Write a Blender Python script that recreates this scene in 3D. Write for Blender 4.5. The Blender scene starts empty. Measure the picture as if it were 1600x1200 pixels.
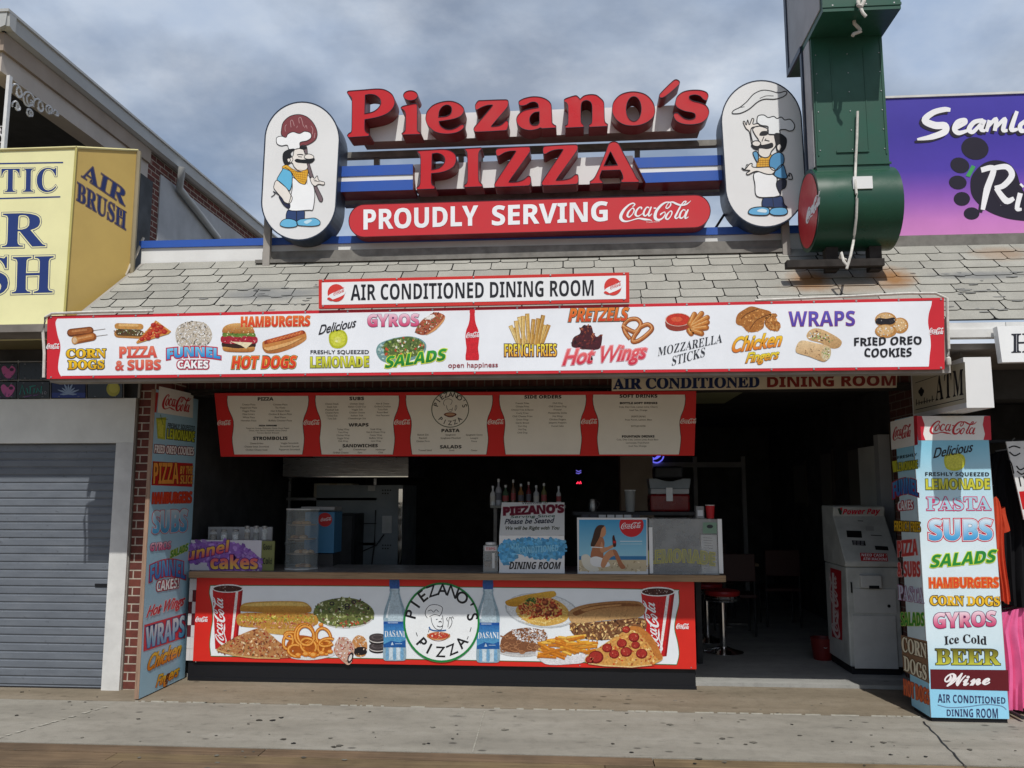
import bpy, math, random
from mathutils import Vector, Matrix
from mathutils.geometry import tessellate_polygon
random.seed(7)
SC = bpy.context.scene
COL = SC.collection
rad = math.radians
F_PX, CX, CY = 1293.0, 800.0, 600.0            # focal length and centre in 1600x1200 photo pixels
YAW, PITCH = rad(-4.4), rad(7.4)
CAM = Vector((0.0, 0.0, 1.6))
FWD = Vector((math.sin(YAW)*math.cos(PITCH), math.cos(YAW)*math.cos(PITCH), math.sin(PITCH)))
RGT = Vector((math.cos(YAW), -math.sin(YAW), 0.0))
UPV = RGT.cross(FWD)
cam = bpy.data.cameras.new('camera')
cam.sensor_width = 36.0
cam.lens = F_PX/1600.0*36.0
cam.clip_end = 2000.0
cam.clip_start = 0.05
camo = bpy.data.objects.new('camera', cam)
COL.objects.link(camo)
m = Matrix((RGT, UPV, -FWD)).transposed().to_4x4()
m.translation = CAM
camo.matrix_world = m
SC.camera = camo
SUN_EL, SUN_AZ = rad(55.6), rad(9.9)           # sun in front of the shop, a little to the right
tosun = Vector((math.sin(SUN_AZ)*math.cos(SUN_EL), -math.cos(SUN_AZ)*math.cos(SUN_EL), math.sin(SUN_EL)))
sun = bpy.data.lights.new('sun', 'SUN')
sun.energy = 3.4
sun.angle = rad(0.5)
sun.color = (1.0, 0.965, 0.91)
suno = bpy.data.objects.new('sun', sun)
COL.objects.link(suno)
suno.rotation_euler = (-tosun).to_track_quat('-Z', 'Y').to_euler()
suno.location = (2, -8, 14)
W = bpy.data.worlds.new("World")
SC.world = W
W.use_nodes = True
nt = W.node_tree
N = nt.nodes
LK = nt.links.new
bg = N['Background']
sky = N.new('ShaderNodeTexSky')
sky.sky_type = 'NISHITA'
sky.sun_disc = False
sky.sun_elevation = SUN_EL
sky.sun_rotation = math.atan2(tosun.x, tosun.y)
sky.air_density = 1.0
sky.dust_density = 1.5
tc = N.new('ShaderNodeTexCoord')
sep = N.new('ShaderNodeSeparateXYZ')
LK(tc.outputs['Generated'], sep.inputs[0])
dn = N.new('ShaderNodeMath'); dn.operation = 'ADD'; dn.inputs[1].default_value = 0.22
LK(sep.outputs['Z'], dn.inputs[0])
dx = N.new('ShaderNodeMath'); dx.operation = 'DIVIDE'
dy = N.new('ShaderNodeMath'); dy.operation = 'DIVIDE'
LK(sep.outputs['X'], dx.inputs[0]); LK(dn.outputs[0], dx.inputs[1])
LK(sep.outputs['Y'], dy.inputs[0]); LK(dn.outputs[0], dy.inputs[1])
cmb = N.new('ShaderNodeCombineXYZ')
LK(dx.outputs[0], cmb.inputs[0]); LK(dy.outputs[0], cmb.inputs[1])
def wnoise(scale, detail, rough, off, dist=0.0):
 mp = N.new('ShaderNodeMapping'); mp.inputs['Location'].default_value = off
 LK(cmb.outputs[0], mp.inputs[0])
 t = N.new('ShaderNodeTexNoise'); t.inputs['Scale'].default_value = scale
 t.inputs['Detail'].default_value = detail; t.inputs['Roughness'].default_value = rough
 t.inputs['Distortion'].default_value = dist
 LK(mp.outputs[0], t.inputs['Vector'])
 return t
def wramp(src, stops):
 r = N.new('ShaderNodeValToRGB')
 e = r.color_ramp.elements
 while len(e) < len(stops): e.new(0.5)
 for el, (p, c) in zip(e, stops):
  el.position = p; el.color = (c[0], c[1], c[2], 1)
 LK(src, r.inputs[0])
 return r
SKY_OFF = (3.3, 13.8, 0)
SHADE_OFF = (12.7, 9.58, 2.0)
n1 = wnoise(2.0, 8, 0.53, SKY_OFF, 0.1)
n2 = wnoise(1.3, 8, 0.58, SHADE_OFF, 0.1)
mask = wramp(n1.outputs['Fac'], [(0.38, (0.35,)*3), (0.48, (0.65,)*3), (0.58, (1,)*3)])
ahead = wramp(sep.outputs['Y'], [(0.0, (0.15,)*3), (0.45, (1,)*3)])      # the cloud bank lies behind the shop
mk = N.new('ShaderNodeMath'); mk.operation = 'MULTIPLY'
LK(mask.outputs['Color'], mk.inputs[0]); LK(ahead.outputs['Color'], mk.inputs[1])
shade = wramp(n2.outputs['Fac'], [(0.34, (4.5, 5.7, 7.8)), (0.48, (6.3, 7.2, 8.6)), (0.62, (9.6, 10.0, 10.6))])
mx = N.new('ShaderNodeMix'); mx.data_type = 'RGBA'
LK(mk.outputs[0], mx.inputs[0]); LK(sky.outputs[0], mx.inputs[6]); LK(shade.outputs['Color'], mx.inputs[7])
LK(mx.outputs[2], bg.inputs['Color'])
bg.inputs['Strength'].default_value = 0.085
SC.view_settings.view_transform = 'Standard'
SC.view_settings.look = 'None'
SC.view_settings.exposure = 0.0
SC.view_settings.gamma = 1.0
SC.cycles.max_bounces = 8
def ray(px, py):
 return FWD + RGT*((px-CX)/F_PX) + UPV*((CY-py)/F_PX)
def atY(px, py, Y):
 d = ray(px, py); return CAM + d*(Y/d.y)
def atX(px, py, X):
 d = ray(px, py); return CAM + d*(X/d.x)
def atZ(px, py, Z):
 d = ray(px, py); return CAM + d*((Z-CAM.z)/d.z)
class Plane:
 def __init__(s, o, u, v):
  s.o, s.u, s.v = Vector(o), Vector(u).normalized(), Vector(v).normalized()
  s.n = s.u.cross(s.v)                      # towards the viewer for u right, v up
 def p3(s, q, h=0.0):
  d = ray(q[0], q[1])
  t = (s.o-CAM).dot(s.n)/d.dot(s.n)
  return CAM + d*t + s.n*h
 def pp(s, a, b, h=0.0):
  return s.o + s.u*a + s.v*b + s.n*h
def YP(y): return Plane((0, y, 0), (1, 0, 0), (0, 0, 1))
def lin(c, k=1.0):
 r = []
 for v in c[:3]:
  v = v/255.0
  r.append((v/12.92 if v <= 0.04045 else ((v+0.055)/1.055)**2.4)*k)
 return (r[0], r[1], r[2], 1.0)
MAT = {}
def newmat(name):
 mt = bpy.data.materials.new(name); mt.use_nodes = True
 MAT[name] = mt
 return mt, mt.node_tree, mt.node_tree.nodes['Principled BSDF']
def ramp(t, src, stops, interp='LINEAR'):
 r = t.nodes.new('ShaderNodeValToRGB'); r.color_ramp.interpolation = interp
 e = r.color_ramp.elements
 while len(e) < len(stops): e.new(0.5)
 for el, (p, c) in zip(e, stops):
  el.position = p
  el.color = (c, c, c, 1) if isinstance(c, (int, float)) else (c[0], c[1], c[2], 1)
 t.links.new(src, r.inputs[0])
 return r
def noise(t, vec, scale, detail=4, rough=0.55, dist=0.0):
 n = t.nodes.new('ShaderNodeTexNoise')
 n.inputs['Scale'].default_value = scale; n.inputs['Detail'].default_value = detail
 n.inputs['Roughness'].default_value = rough; n.inputs['Distortion'].default_value = dist
 if vec is not None: t.links.new(vec, n.inputs['Vector'])
 return n
def mixc(t, fac, a, b, mode='MIX'):
 x = t.nodes.new('ShaderNodeMix'); x.data_type = 'RGBA'; x.blend_type = mode
 for inp, val in ((x.inputs[0], fac), (x.inputs[6], a), (x.inputs[7], b)):
  if hasattr(val, 'is_output'): t.links.new(val, inp)
  elif isinstance(val, (int, float)): inp.default_value = val if inp.type == 'VALUE' else (val, val, val, 1)
  else: inp.default_value = (val[0], val[1], val[2], 1)
 return x.outputs[2]
def objco(t, scale=(1, 1, 1)):
 c = t.nodes.new('ShaderNodeTexCoord'); mp = t.nodes.new('ShaderNodeMapping')
 mp.inputs['Scale'].default_value = scale
 t.links.new(c.outputs['Object'], mp.inputs[0])
 return mp.outputs[0]
def bump(t, b, src, strength=0.3, dist=0.005):
 n = t.nodes.new('ShaderNodeBump'); n.inputs['Strength'].default_value = strength
 n.inputs['Distance'].default_value = dist
 t.links.new(src, n.inputs['Height']); t.links.new(n.outputs[0], b.inputs['Normal'])
def pm(name, col, rough=0.5, metal=0.0, var=0.18, scale=6.0, bmp=0.0, bs=60.0, stretch=(1, 1, 1), spec=0.4):
 """painted / plain surface with worn variation"""
 mt, t, b = newmat(name)
 v = objco(t, stretch)
 n = noise(t, v, scale, 6, 0.6)
 dark = tuple(c*(1-var) for c in col); lite = tuple(min(1, c*(1+var*0.6)) for c in col)
 r = ramp(t, n.outputs['Fac'], [(0.3, dark), (0.7, lite)])
 t.links.new(r.outputs[0], b.inputs['Base Color'])
 rr = ramp(t, n.outputs['Fac'], [(0.3, min(1, rough+0.12)), (0.7, max(0.03, rough-0.08))])
 t.links.new(rr.outputs[0], b.inputs['Roughness'])
 b.inputs['Metallic'].default_value = metal
 b.inputs['Specular IOR Level'].default_value = spec
 if bmp:
  n2 = noise(t, v, bs, 3)
  bump(t, b, n2.outputs['Fac'], bmp, 0.004)
 return mt
def attrmat(name, rough=0.5, spec=0.3, var=0.07, scale=3.0, bmp=0.0, bs=80, fleck=0.0):
 """printed or painted surface whose colour is the 'Col' attribute, slightly soiled"""
 mt, t, b = newmat(name)
 a = t.nodes.new('ShaderNodeAttribute'); a.attribute_name = 'Col'
 v = objco(t)
 n = noise(t, v, scale, 7, 0.62)
 r = ramp(t, n.outputs['Fac'], [(0.32, 1-var*1.6), (0.62, 1.0)])
 c = mixc(t, 1.0, a.outputs['Color'], r.outputs[0], 'MULTIPLY')
 if fleck:
  for sc_, f in ((70, fleck), (230, fleck*0.8)):
   n3 = noise(t, v, sc_, 4, 0.6)
   r3 = ramp(t, n3.outputs['Fac'], [(0.30, 1-fleck), (0.5, 0.97), (0.72, 1+f*0.5)])
   c = mixc(t, 1.0, c, r3.outputs[0], 'MULTIPLY')
 t.links.new(c, b.inputs['Base Color'])
 b.inputs['Roughness'].default_value = rough
 b.inputs['Specular IOR Level'].default_value = spec
 if bmp:
  n2 = noise(t, v, bs, 4)
  bump(t, b, n2.outputs['Fac'], bmp, 0.003)
 return mt
class MB:
 def __init__(s): s.v = []; s.f = []; s.c = []; s.m = []
 def face(s, pts, col=(0.8, 0.8, 0.8, 1), m=0):
  i = len(s.v)
  for k, p in enumerate(pts):
   s.v.append(tuple(p)); s.c.append(col[k] if isinstance(col, list) else col)
  s.f.append(tuple(range(i, i+len(pts)))); s.m.append(m)
 def box(s, x0, y0, z0, x1, y1, z1, col=(0.8, 0.8, 0.8, 1), m=0, skip=''):
  x0, x1 = min(x0, x1), max(x0, x1); y0, y1 = min(y0, y1), max(y0, y1); z0, z1 = min(z0, z1), max(z0, z1)
  q = [(x0, y0, z0), (x1, y0, z0), (x1, y1, z0), (x0, y1, z0), (x0, y0, z1), (x1, y0, z1), (x1, y1, z1), (x0, y1, z1)]
  for n, ix in (('f', (0, 1, 5, 4)), ('r', (1, 2, 6, 5)), ('b', (2, 3, 7, 6)), ('l', (3, 0, 4, 7)), ('t', (4, 5, 6, 7)), ('d', (3, 2, 1, 0))):
   if n not in skip: s.face([q[i] for i in ix], col, m)
 def prism(s, pts, off, col=(0.8, 0.8, 0.8, 1), m=0, mside=None, cside=None, back=True, front=True):
  """closed outline (list of Vector) swept by the vector off; pts is the near face"""
  off = Vector(off); n = len(pts)
  tri = tessellate_polygon([[Vector(p) for p in pts]])
  nn = Vector((0, 0, 0))
  for i in range(n):
   nn += Vector(pts[i]).cross(Vector(pts[(i+1) % n]))
  flip = nn.dot(off) > 0
  for a, b, c in tri:
   A, B, C = (Vector(pts[k]) for k in (a, b, c))
   if (B-A).cross(C-A).dot(off) > 0: A, B = B, A
   if front: s.face([A, B, C], col, m)
   if back: s.face([B+off, A+off, C+off], col, m)
  for i in range(n):
   a, b = Vector(pts[i]), Vector(pts[(i+1) % n])
   q = [a, a+off, b+off, b]
   if flip: q = q[::-1]
   s.face(q, cside or col, m if mside is None else mside)
 def tube(s, path, r, n=8, col=(0.8, 0.8, 0.8, 1), m=0, caps=True):
  path = [Vector(p) for p in path]
  rings = []
  for i, p in enumerate(path):
   d = (path[min(i+1, len(path)-1)]-path[max(i-1, 0)]).normalized()
   a = d.cross(Vector((0, 0, 1)))
   if a.length < 0.05: a = d.cross(Vector((1, 0, 0)))
   a.normalize(); b = d.cross(a)
   rr = r[i] if isinstance(r, (list, tuple)) else r
   rings.append([p+(a*math.cos(2*math.pi*k/n)+b*math.sin(2*math.pi*k/n))*rr for k in range(n)])
  for i in range(len(rings)-1):
   for k in range(n):
    s.face([rings[i][k], rings[i+1][k], rings[i+1][(k+1) % n], rings[i][(k+1) % n]], col, m)
  if caps:
   s.face(rings[0], col, m); s.face(rings[-1][::-1], col, m)
 def lathe(s, prof, c, n=24, col=(0.8, 0.8, 0.8, 1), m=0, axis='z'):
  """prof: (radius, height) pairs round a vertical axis at c"""
  c = Vector(c)
  def P(r, h, k):
   a = 2*math.pi*k/n
   if axis == 'z': return c+Vector((r*math.cos(a), r*math.sin(a), h))
   if axis == 'x': return c+Vector((h, r*math.cos(a), r*math.sin(a)))
   return c+Vector((r*math.cos(a), h, r*math.sin(a)))
  for (r0, h0), (r1, h1) in zip(prof, prof[1:]):
   for k in range(n):
    q = [P(r0, h0, k), P(r0, h0, k+1), P(r1, h1, k+1), P(r1, h1, k)]
    if r0 < 1e-6: q = q[1:]
    elif r1 < 1e-6: q = q[:3]
    s.face(q, col, m)
 def build(s, name, mats, parent=None, smooth=False, bevel=0.0):  # one mesh object
  me = bpy.data.meshes.new(name)
  o = bpy.data.objects.new(name, me)
  org = Vector((0, 0, 0))
  if parent is not None: org = Vector(parent.get('_o', (0, 0, 0)))
  elif s.v:
   xs, ys, zs = zip(*s.v)
   org = Vector(((min(xs)+max(xs))/2, (min(ys)+max(ys))/2, min(zs)))
  me.from_pydata([tuple(Vector(p)-org) for p in s.v], [], s.f)
  ca = me.color_attributes.new('Col', 'FLOAT_COLOR', 'POINT')
  flat = [x for c in s.c for x in (c[0], c[1], c[2], 1.0)]
  ca.data.foreach_set('color', flat)
  if not isinstance(mats, (list, tuple)): mats = [mats]
  for mm_ in mats: me.materials.append(MAT[mm_] if isinstance(mm_, str) else mm_)
  me.polygons.foreach_set('material_index', s.m)
  COL.objects.link(o)
  o['_o'] = tuple(org)
  if smooth or bevel:
   import bmesh
   bm = bmesh.new(); bm.from_mesh(me)
   bmesh.ops.remove_doubles(bm, verts=bm.verts, dist=1e-5)
   if smooth:
    for f in bm.faces: f.smooth = True
    for e in bm.edges:
     if len(e.link_faces) == 2 and e.calc_face_angle(0) > rad(38): e.smooth = False
   bm.to_mesh(me); bm.free()
  if bevel:
   md = o.modifiers.new('bevel', 'BEVEL'); md.width = bevel; md.segments = 2; md.limit_method = 'ANGLE'
  if parent is not None:
   o.parent = parent
  else:
   o.location = org
  me.update()
  return o
def thing(name, label, cat, loc=(0, 0, 0), group=None):
 o = bpy.data.objects.new(name, None); COL.objects.link(o)
 o.location = loc; o.empty_display_size = 0.1
 o['label'] = label; o['category'] = cat; o['_o'] = tuple(loc)
 if group: o['group'] = group
 return o
def tag(o, label, cat, group=None, kind=None):
 o['label'] = label; o['category'] = cat
 if group: o['group'] = group
 if kind: o['kind'] = kind
 return o
def struct_(o): o['kind'] = 'structure'; return o
def part(o, mb, name, mats, **k): return mb.build(name, mats, o, **k)
def copy_tree(o, parent=None):
 c = o.copy(); COL.objects.link(c)
 if parent is not None: c.parent = parent
 for ch in list(o.children): copy_tree(ch, c)
 return c
GLY = {}
GLYPH_DATA = []
GLYPH_SETS = (('b', "!&'?ABCDEFGHIKLMNOPQRSTUVWYZaceklnorsuwy"), ('s', 'ABCDEGHIKLMNOPRSTUZcdelo'), ('c', 'CDFHWacdeghiklnorstu'), ('p', "&',-01ABCDEFGHIJKLMNOPQRSTUVWYZabcdefghiklmnoprstuvwxyz"))
def load_glyphs():
 for (st, chars), rows in zip(GLYPH_SETS, GLYPH_DATA):
  for ch, row in zip(chars, rows):
   loops = []
   for d in row[1:]:
    x = y = 0; l = []
    for k in range(0, len(d), 2):
     x += d[k]; y += d[k+1]; l.append((x/200.0, y/200.0))
    loops.append(l)
   GLY[st+ch] = (row[0]/200.0, loops)
def area(l): return 0.5*sum(l[i][0]*l[(i+1) % len(l)][1]-l[(i+1) % len(l)][0]*l[i][1] for i in range(len(l)))
def inside(p, l):
 c = False; x, y = p; j = len(l)-1
 for i in range(len(l)):
  if (l[i][1] > y) != (l[j][1] > y) and x < (l[j][0]-l[i][0])*(y-l[i][1])/(l[j][1]-l[i][1])+l[i][0]: c = not c
  j = i
 return c
def groups(loops):
 """sort outlines into [outer, hole, hole...] sets, outers counter-clockwise"""
 dep = [sum(1 for k, o in enumerate(loops) if k != i and inside(l[0], o)) for i, l in enumerate(loops)]
 out = []
 for i, l in enumerate(loops):
  if dep[i] % 2 == 0:
   hs = [h for k, h in enumerate(loops) if dep[k] == dep[i]+1 and inside(h[0], l)]
   L = l if area(l) > 0 else l[::-1]
   out.append([L]+[h if area(h) < 0 else h[::-1] for h in hs])
 return out
def offset(l, w):
 """grow a counter-clockwise outline by w (holes, clockwise, shrink)"""
 n = len(l); r = []
 for i in range(n):
  (x0, y0), (x1, y1), (x2, y2) = l[i-1], l[i], l[(i+1) % n]
  ax, ay = x1-x0, y1-y0; bx, by = x2-x1, y2-y1
  la = math.hypot(ax, ay) or 1e-9; lb = math.hypot(bx, by) or 1e-9
  n1x, n1y = ay/la, -ax/la; n2x, n2y = by/lb, -bx/lb
  mx_, my_ = n1x+n2x, n1y+n2y; ml = mx_*mx_+my_*my_
  if ml < 0.35:
   if ax*by-ay*bx > 0:                   # sharp outward corner: two points
    r.append((x1+n1x*w+ax/la*w*0.6, y1+n1y*w+ay/la*w*0.6)); r.append((x1+n2x*w-bx/lb*w*0.6, y1+n2y*w-by/lb*w*0.6))
   else: r.append((x1+(n1x+n2x)*w*0.5, y1+(n1y+n2y)*w*0.5))
  else:
   k = 2*w/ml
   r.append((x1+mx_*k/1.0*1.0 if ml > 1.0 else x1+mx_*w, y1+my_*k if ml > 1.0 else y1+my_*w))
 return r
def smooth(pts, n=5, closed=True):
 """Catmull-Rom through points; a third element 1 keeps that corner sharp"""
 P = [(p[0], p[1]) for p in pts]; S = [len(p) > 2 and p[2] for p in pts]
 N_ = len(P); out = []
 for i in range(N_ if closed else N_-1):
  a, b = P[i], P[(i+1) % N_]
  pa = P[i-1] if (closed or i > 0) else a
  pb = P[(i+2) % N_] if (closed or i < N_-2) else b
  t0 = (0, 0) if False else ((b[0]-pa[0])/2, (b[1]-pa[1])/2)
  t1 = ((pb[0]-a[0])/2, (pb[1]-a[1])/2)
  d = (b[0]-a[0], b[1]-a[1]); L = math.hypot(*d) or 1e-9
  if S[i]: t0 = (d[0]*0.8, d[1]*0.8)
  if S[(i+1) % N_]: t1 = (d[0]*0.8, d[1]*0.8)
  for q, tt in ((0, t0), (1, t1)):
   l = math.hypot(*tt)
   if l > L*1.1:
    tt = (tt[0]*L*1.1/l, tt[1]*L*1.1/l)
   if q == 0: t0 = tt
   else: t1 = tt
  k_ = max(2, min(n, int(L/1.2)+1)) if n <= 5 else n
  for k in range(k_):
   u = k/k_; u2 = u*u; u3 = u2*u
   h = (2*u3-3*u2+1, u3-2*u2+u, -2*u3+3*u2, u3-u2)
   out.append((h[0]*a[0]+h[1]*t0[0]+h[2]*b[0]+h[3]*t1[0], h[0]*a[1]+h[1]*t0[1]+h[2]*b[1]+h[3]*t1[1]))
 if not closed: out.append(P[-1])
 return out
class Surf:
 """flat print on a plane; everything is given in photo pixels and lands on the plane"""
 def __init__(s, plane, parent, h0=0.0012, step=0.0006, mat='print', k=1.0):
  s.pl, s.par, s.h0, s.step, s.mat, s.k = plane, parent, h0, step, mat, k
  s.mb = None; s.cnt = 0
 def begin(s, name): s.mb = MB(); s.nm = name; return s
 def photo(s, m='print_photo'): return m if s.nm.endswith('_picture') and s.mat == 'print' and 'chef' not in s.nm else s.mat
 def end(s, label=None):
  o = s.mb.build(s.nm, s.photo(), s.par) if s.mb.f else None
  if o and label: o['label'] = label
  s.mb = None
  return o
 def H(s, L): return s.h0+s.step*L
 def cc(s, col, q):
  if callable(col): col = col(q[0], q[1])
  return lin(col, s.k)
 def add(s, loops, col, L=0.0):
  flat = [p for l in loops for p in l]
  try: tri = tessellate_polygon([[Vector((p[0], p[1], 0)) for p in l] for l in loops])
  except Exception: return
  P = [s.pl.p3(p, s.H(L)) for p in flat]
  C = [s.cc(col, p) for p in flat] if callable(col) else None
  c0 = None if C else s.cc(col, (0, 0))
  for a, b, c in tri:
   if a == b or b == c or a == c: continue
   if (P[b]-P[a]).cross(P[c]-P[a]).dot(s.pl.n) < 0: b, c = c, b
   s.mb.face([P[a], P[b], P[c]], [C[a], C[b], C[c]] if C else c0)
 def poly(s, pts, col, L=0, sm=False, line=None, lw=1.0, n=5):
  q = smooth(pts, n) if sm else [(p[0], p[1]) for p in pts]
  if line is not None:
   s.stroke([(p[0], p[1], lw) for p in q]+[(q[0][0], q[0][1], lw)], line, L+0.5)
  s.add([q], col, L)
 def ell(s, cx, cy, rx, ry, col, L=0, rot=0.0, n=20, ring=None, a0=0, a1=360):
  c, sn = math.cos(rot), math.sin(rot)
  def E(k, f=1.0):
   a = rad(a0+(a1-a0)*k/n); x, y = rx*f*math.cos(a), ry*f*math.sin(a)
   return (cx+x*c-y*sn, cy+x*sn+y*c)
  if ring: s.add([[E(k) for k in range(n)], [E(k, ring) for k in range(n)][::-1]], col, L)
  else: s.add([[E(k) for k in range(n)]], col, L)
 def stroke(s, pts, col, L=0, w=None, cap=True):
  """polyline of (x, y, width)"""
  p = [(q[0], q[1], (w if w is not None else q[2])) for q in pts]
  A, B = [], []
  for i in range(len(p)):
   a, b = p[max(i-1, 0)], p[min(i+1, len(p)-1)]
   dx_, dy_ = b[0]-a[0], b[1]-a[1]; l = math.hypot(dx_, dy_) or 1e-9
   nx, ny = -dy_/l*p[i][2]/2, dx_/l*p[i][2]/2
   A.append((p[i][0]+nx, p[i][1]+ny)); B.append((p[i][0]-nx, p[i][1]-ny))
  for i in range(len(p)-1):
   h = s.H(L)+0.000006*i
   q = [s.pl.p3(z, h) for z in (A[i], A[i+1], B[i+1], B[i])]
   c = s.cc(col, (p[i][0], p[i][1]))
   s.mb.face(q[::-1] if (q[1]-q[0]).cross(q[2]-q[0]).dot(s.pl.n) < 0 else q, c)
 def blob(s, x, y, r, col, L, asp=1.0, rot=None, n=7, jag=0.3):
  rot = random.uniform(0, 6.28) if rot is None else rot
  c, sn = math.cos(rot), math.sin(rot); q = []
  for k in range(n):
   a = 2*math.pi*k/n; rr = r*random.uniform(1-jag, 1+jag)
   u, v = rr*math.cos(a), rr*asp*math.sin(a)
   q.append((x+u*c-v*sn, y+u*sn+v*c))
  s.add([q], col, L)
 def scatter(s, pts, n, r, cols, L=1.0, asp=0.6, rot=None, sm=True, jag=0.3):
  q = smooth(pts) if sm else pts
  x0, x1 = min(p[0] for p in q), max(p[0] for p in q); y0, y1 = min(p[1] for p in q), max(p[1] for p in q)
  k = 0; tries = 0
  while k < n and tries < n*20:
   tries += 1
   x, y = random.uniform(x0, x1), random.uniform(y0, y1)
   if inside((x, y), q):
    c = random.choice(cols); j = random.uniform(0.85, 1.12)
    c = tuple(max(0, min(255, v*j)) for v in c)
    s.blob(x, y, random.uniform(*r), c, L+k*0.9/n, asp, None if rot is None else rot+random.uniform(-.4, .4), jag=jag); k += 1
 def text(s, t, st, ll, lr, ht, col, out=(), L=1.0, up=None, fat=0.0, warp=None, track=0.0, col2=None, shear=0.0, fitw=None):
  """lettering from ll to lr (baseline ends) with cap height ht, all in photo pixels"""
  if up is None: up = (ht*0.0, -ht)
  pen = 0.0; gl = []
  for ch in t:
   if ch == ' ': pen += 0.28+track; continue
   g = GLY.get(st+ch) or GLY.get('p'+ch) or GLY.get(st+ch.upper())
   if g is None: continue
   gl.append((pen, g[1])); pen += g[0]+track
  if not gl: return
  x0 = min(p[0]+pn for pn, ls in gl for l in ls for p in l); x1 = max(p[0]+pn for pn, ls in gl for l in ls for p in l)
  cap = CAPH[st]; wpx = math.hypot(lr[0]-ll[0], lr[1]-ll[1])
  def Mp(p, pn):
   u = (p[0]+pn-x0)/(x1-x0); v = p[1]/cap
   if warp: u, v = warp(u, v)
   return (ll[0]+(lr[0]-ll[0])*u+up[0]*v+shear*ht*v, ll[1]+(lr[1]-ll[1])*u+up[1]*v)
  for i, (pn, ls) in enumerate(gl):
   jit = 0.12*(i % 3)
   ml = [[Mp(p, pn) for p in l] for l in ls]
   gs = groups([[(x, -y) for x, y in l] for l in ml])
   ys = [p[1] for l in ml for p in l]
   ya, yb = min(ys), max(ys)
   for g in gs:
    for q, (w, oc, *sh) in enumerate(out):
     sx, sy = sh[0] if sh else (0, 0)
     o = [offset(g[0], w)]+[h2 for h2 in (offset(h, w) for h in g[1:]) if area(h2) < 0 and abs(area(h2)) > 0.25*abs(area(g[1]))]
     s.add([[(x+sx, -y+sy) for x, y in l] for l in o], oc, L+jit-0.9*(len(out)-q)*1.0+0.9)
    f = [offset(l, fat) for l in g] if fat else g
    if callable(col): cf = col
    elif col2: cf = (lambda x, y, ya=ya, yb=yb: tuple(a+(b-a)*max(0, min(1, (y-ya)/(yb-ya+1e-6))) for a, b in zip(col, col2)))
    else: cf = col
    s.add([[(x, -y) for x, y in l] for l in f], cf, L+jit+0.9)
 def arctext(s, t, st, cx, cy, r, a0, a1, ht, col, L=1.0, sy=1.0, inward=False, fat=0.0, out=()):
  """letters round a circle, angles in degrees clockwise from the top"""
  n = len(t)
  for i, ch in enumerate(t):
   g = GLY.get(st+ch) or GLY.get('p'+ch)
   if g is None: continue
   a = rad(a0+(a1-a0)*(i/(n-1)))
   ca, sa = math.cos(a), math.sin(a)
   sc = ht/CAPH[st]; w = g[0]
   res = []
   for l in g[1]:
    q = []
    for x, y in l:
     u = (x-w/2)*sc; v = y*sc
     if inward:   # bottom arc, letters upright
      px_, py_ = u*ca*-1, 0
      X = cx+(r-v)*sa-u*ca*1.0; Y = cy-(r-v)*ca*sy-u*sa*1.0*sy
     else:
      X = cx+(r+v)*sa+u*ca; Y = cy-(r+v)*ca*sy+u*sa*sy
     q.append((X, Y))
    res.append(q)
   for g2 in groups([[(x, -y) for x, y in l] for l in res]):
    for w_, oc in out:
     s.add([[(x, -y) for x, y in offset(l, w_)] for l in g2[:1]], oc, L-0.5)
    f = [offset(l, fat) for l in g2] if fat else g2
    s.add([[(x, -y) for x, y in l] for l in f], col, L+0.1*(i % 2))
SCRIPT_LOGO = [
 [(360,268,10),(384,256,16),(396,232,22),(372,214,20),(312,240,24),(242,310,36),(197,390,46),(188,445,48),(215,490,40),(265,506,24),(330,495,15),(400,472,16),(460,460,22),(520,470,32),(560,477,32),(610,482,20),(655,497,5)],
 [(350,300,12),(302,360,28),(287,415,30),(315,436,20),(362,390,12),(388,330,20),(374,295,22),(345,302,12)],
 [(492,312,22),(500,285,20),(468,281,18),(425,330,28),(408,395,34),(440,424,22),(490,400,10),(530,365,8)],
 [(612,292,20),(580,280,18),(543,330,26),(528,392,32),(555,420,22),(592,382,10),(622,310,12)],
 [(645,272,20),(602,390,30),(612,422,22),(655,385,8)],
 [(680,297,22),(716,297,22)],
 [(775,410,12),(788,392,24),(820,368,14),(846,362,14),(850,400,15),(812,458,20),(760,485,30),(712,470,46),(700,420,48),(722,340,42),(785,258,34),(850,210,24),(910,202,16),(935,226,20),(920,270,18),(880,303,18),(862,288,15),(882,240,12),(915,206,12),(962,202,24),(1010,225,32),(1060,246,28),(1120,251,22),(1170,236,20),(1210,206,13),(1235,180,3)],
 [(918,350,12),(874,410,28),(860,458,30),(892,476,20),(932,430,14),(952,375,20),(942,346,22),(915,352,12)],
 [(1105,262,12),(1150,218,14),(1162,192,18),(1130,196,16),(1080,270,22),(1022,390,30),(1000,442,30),(1020,465,20),(1062,430,8)],
 [(1152,337,20),(1120,326,16),(1080,380,26),(1068,443,30),(1095,461,22),(1132,428,10),(1165,345,12)],
 [(1195,322,20),(1152,430,30),(1155,466,22),(1200,440,7)]]
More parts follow.
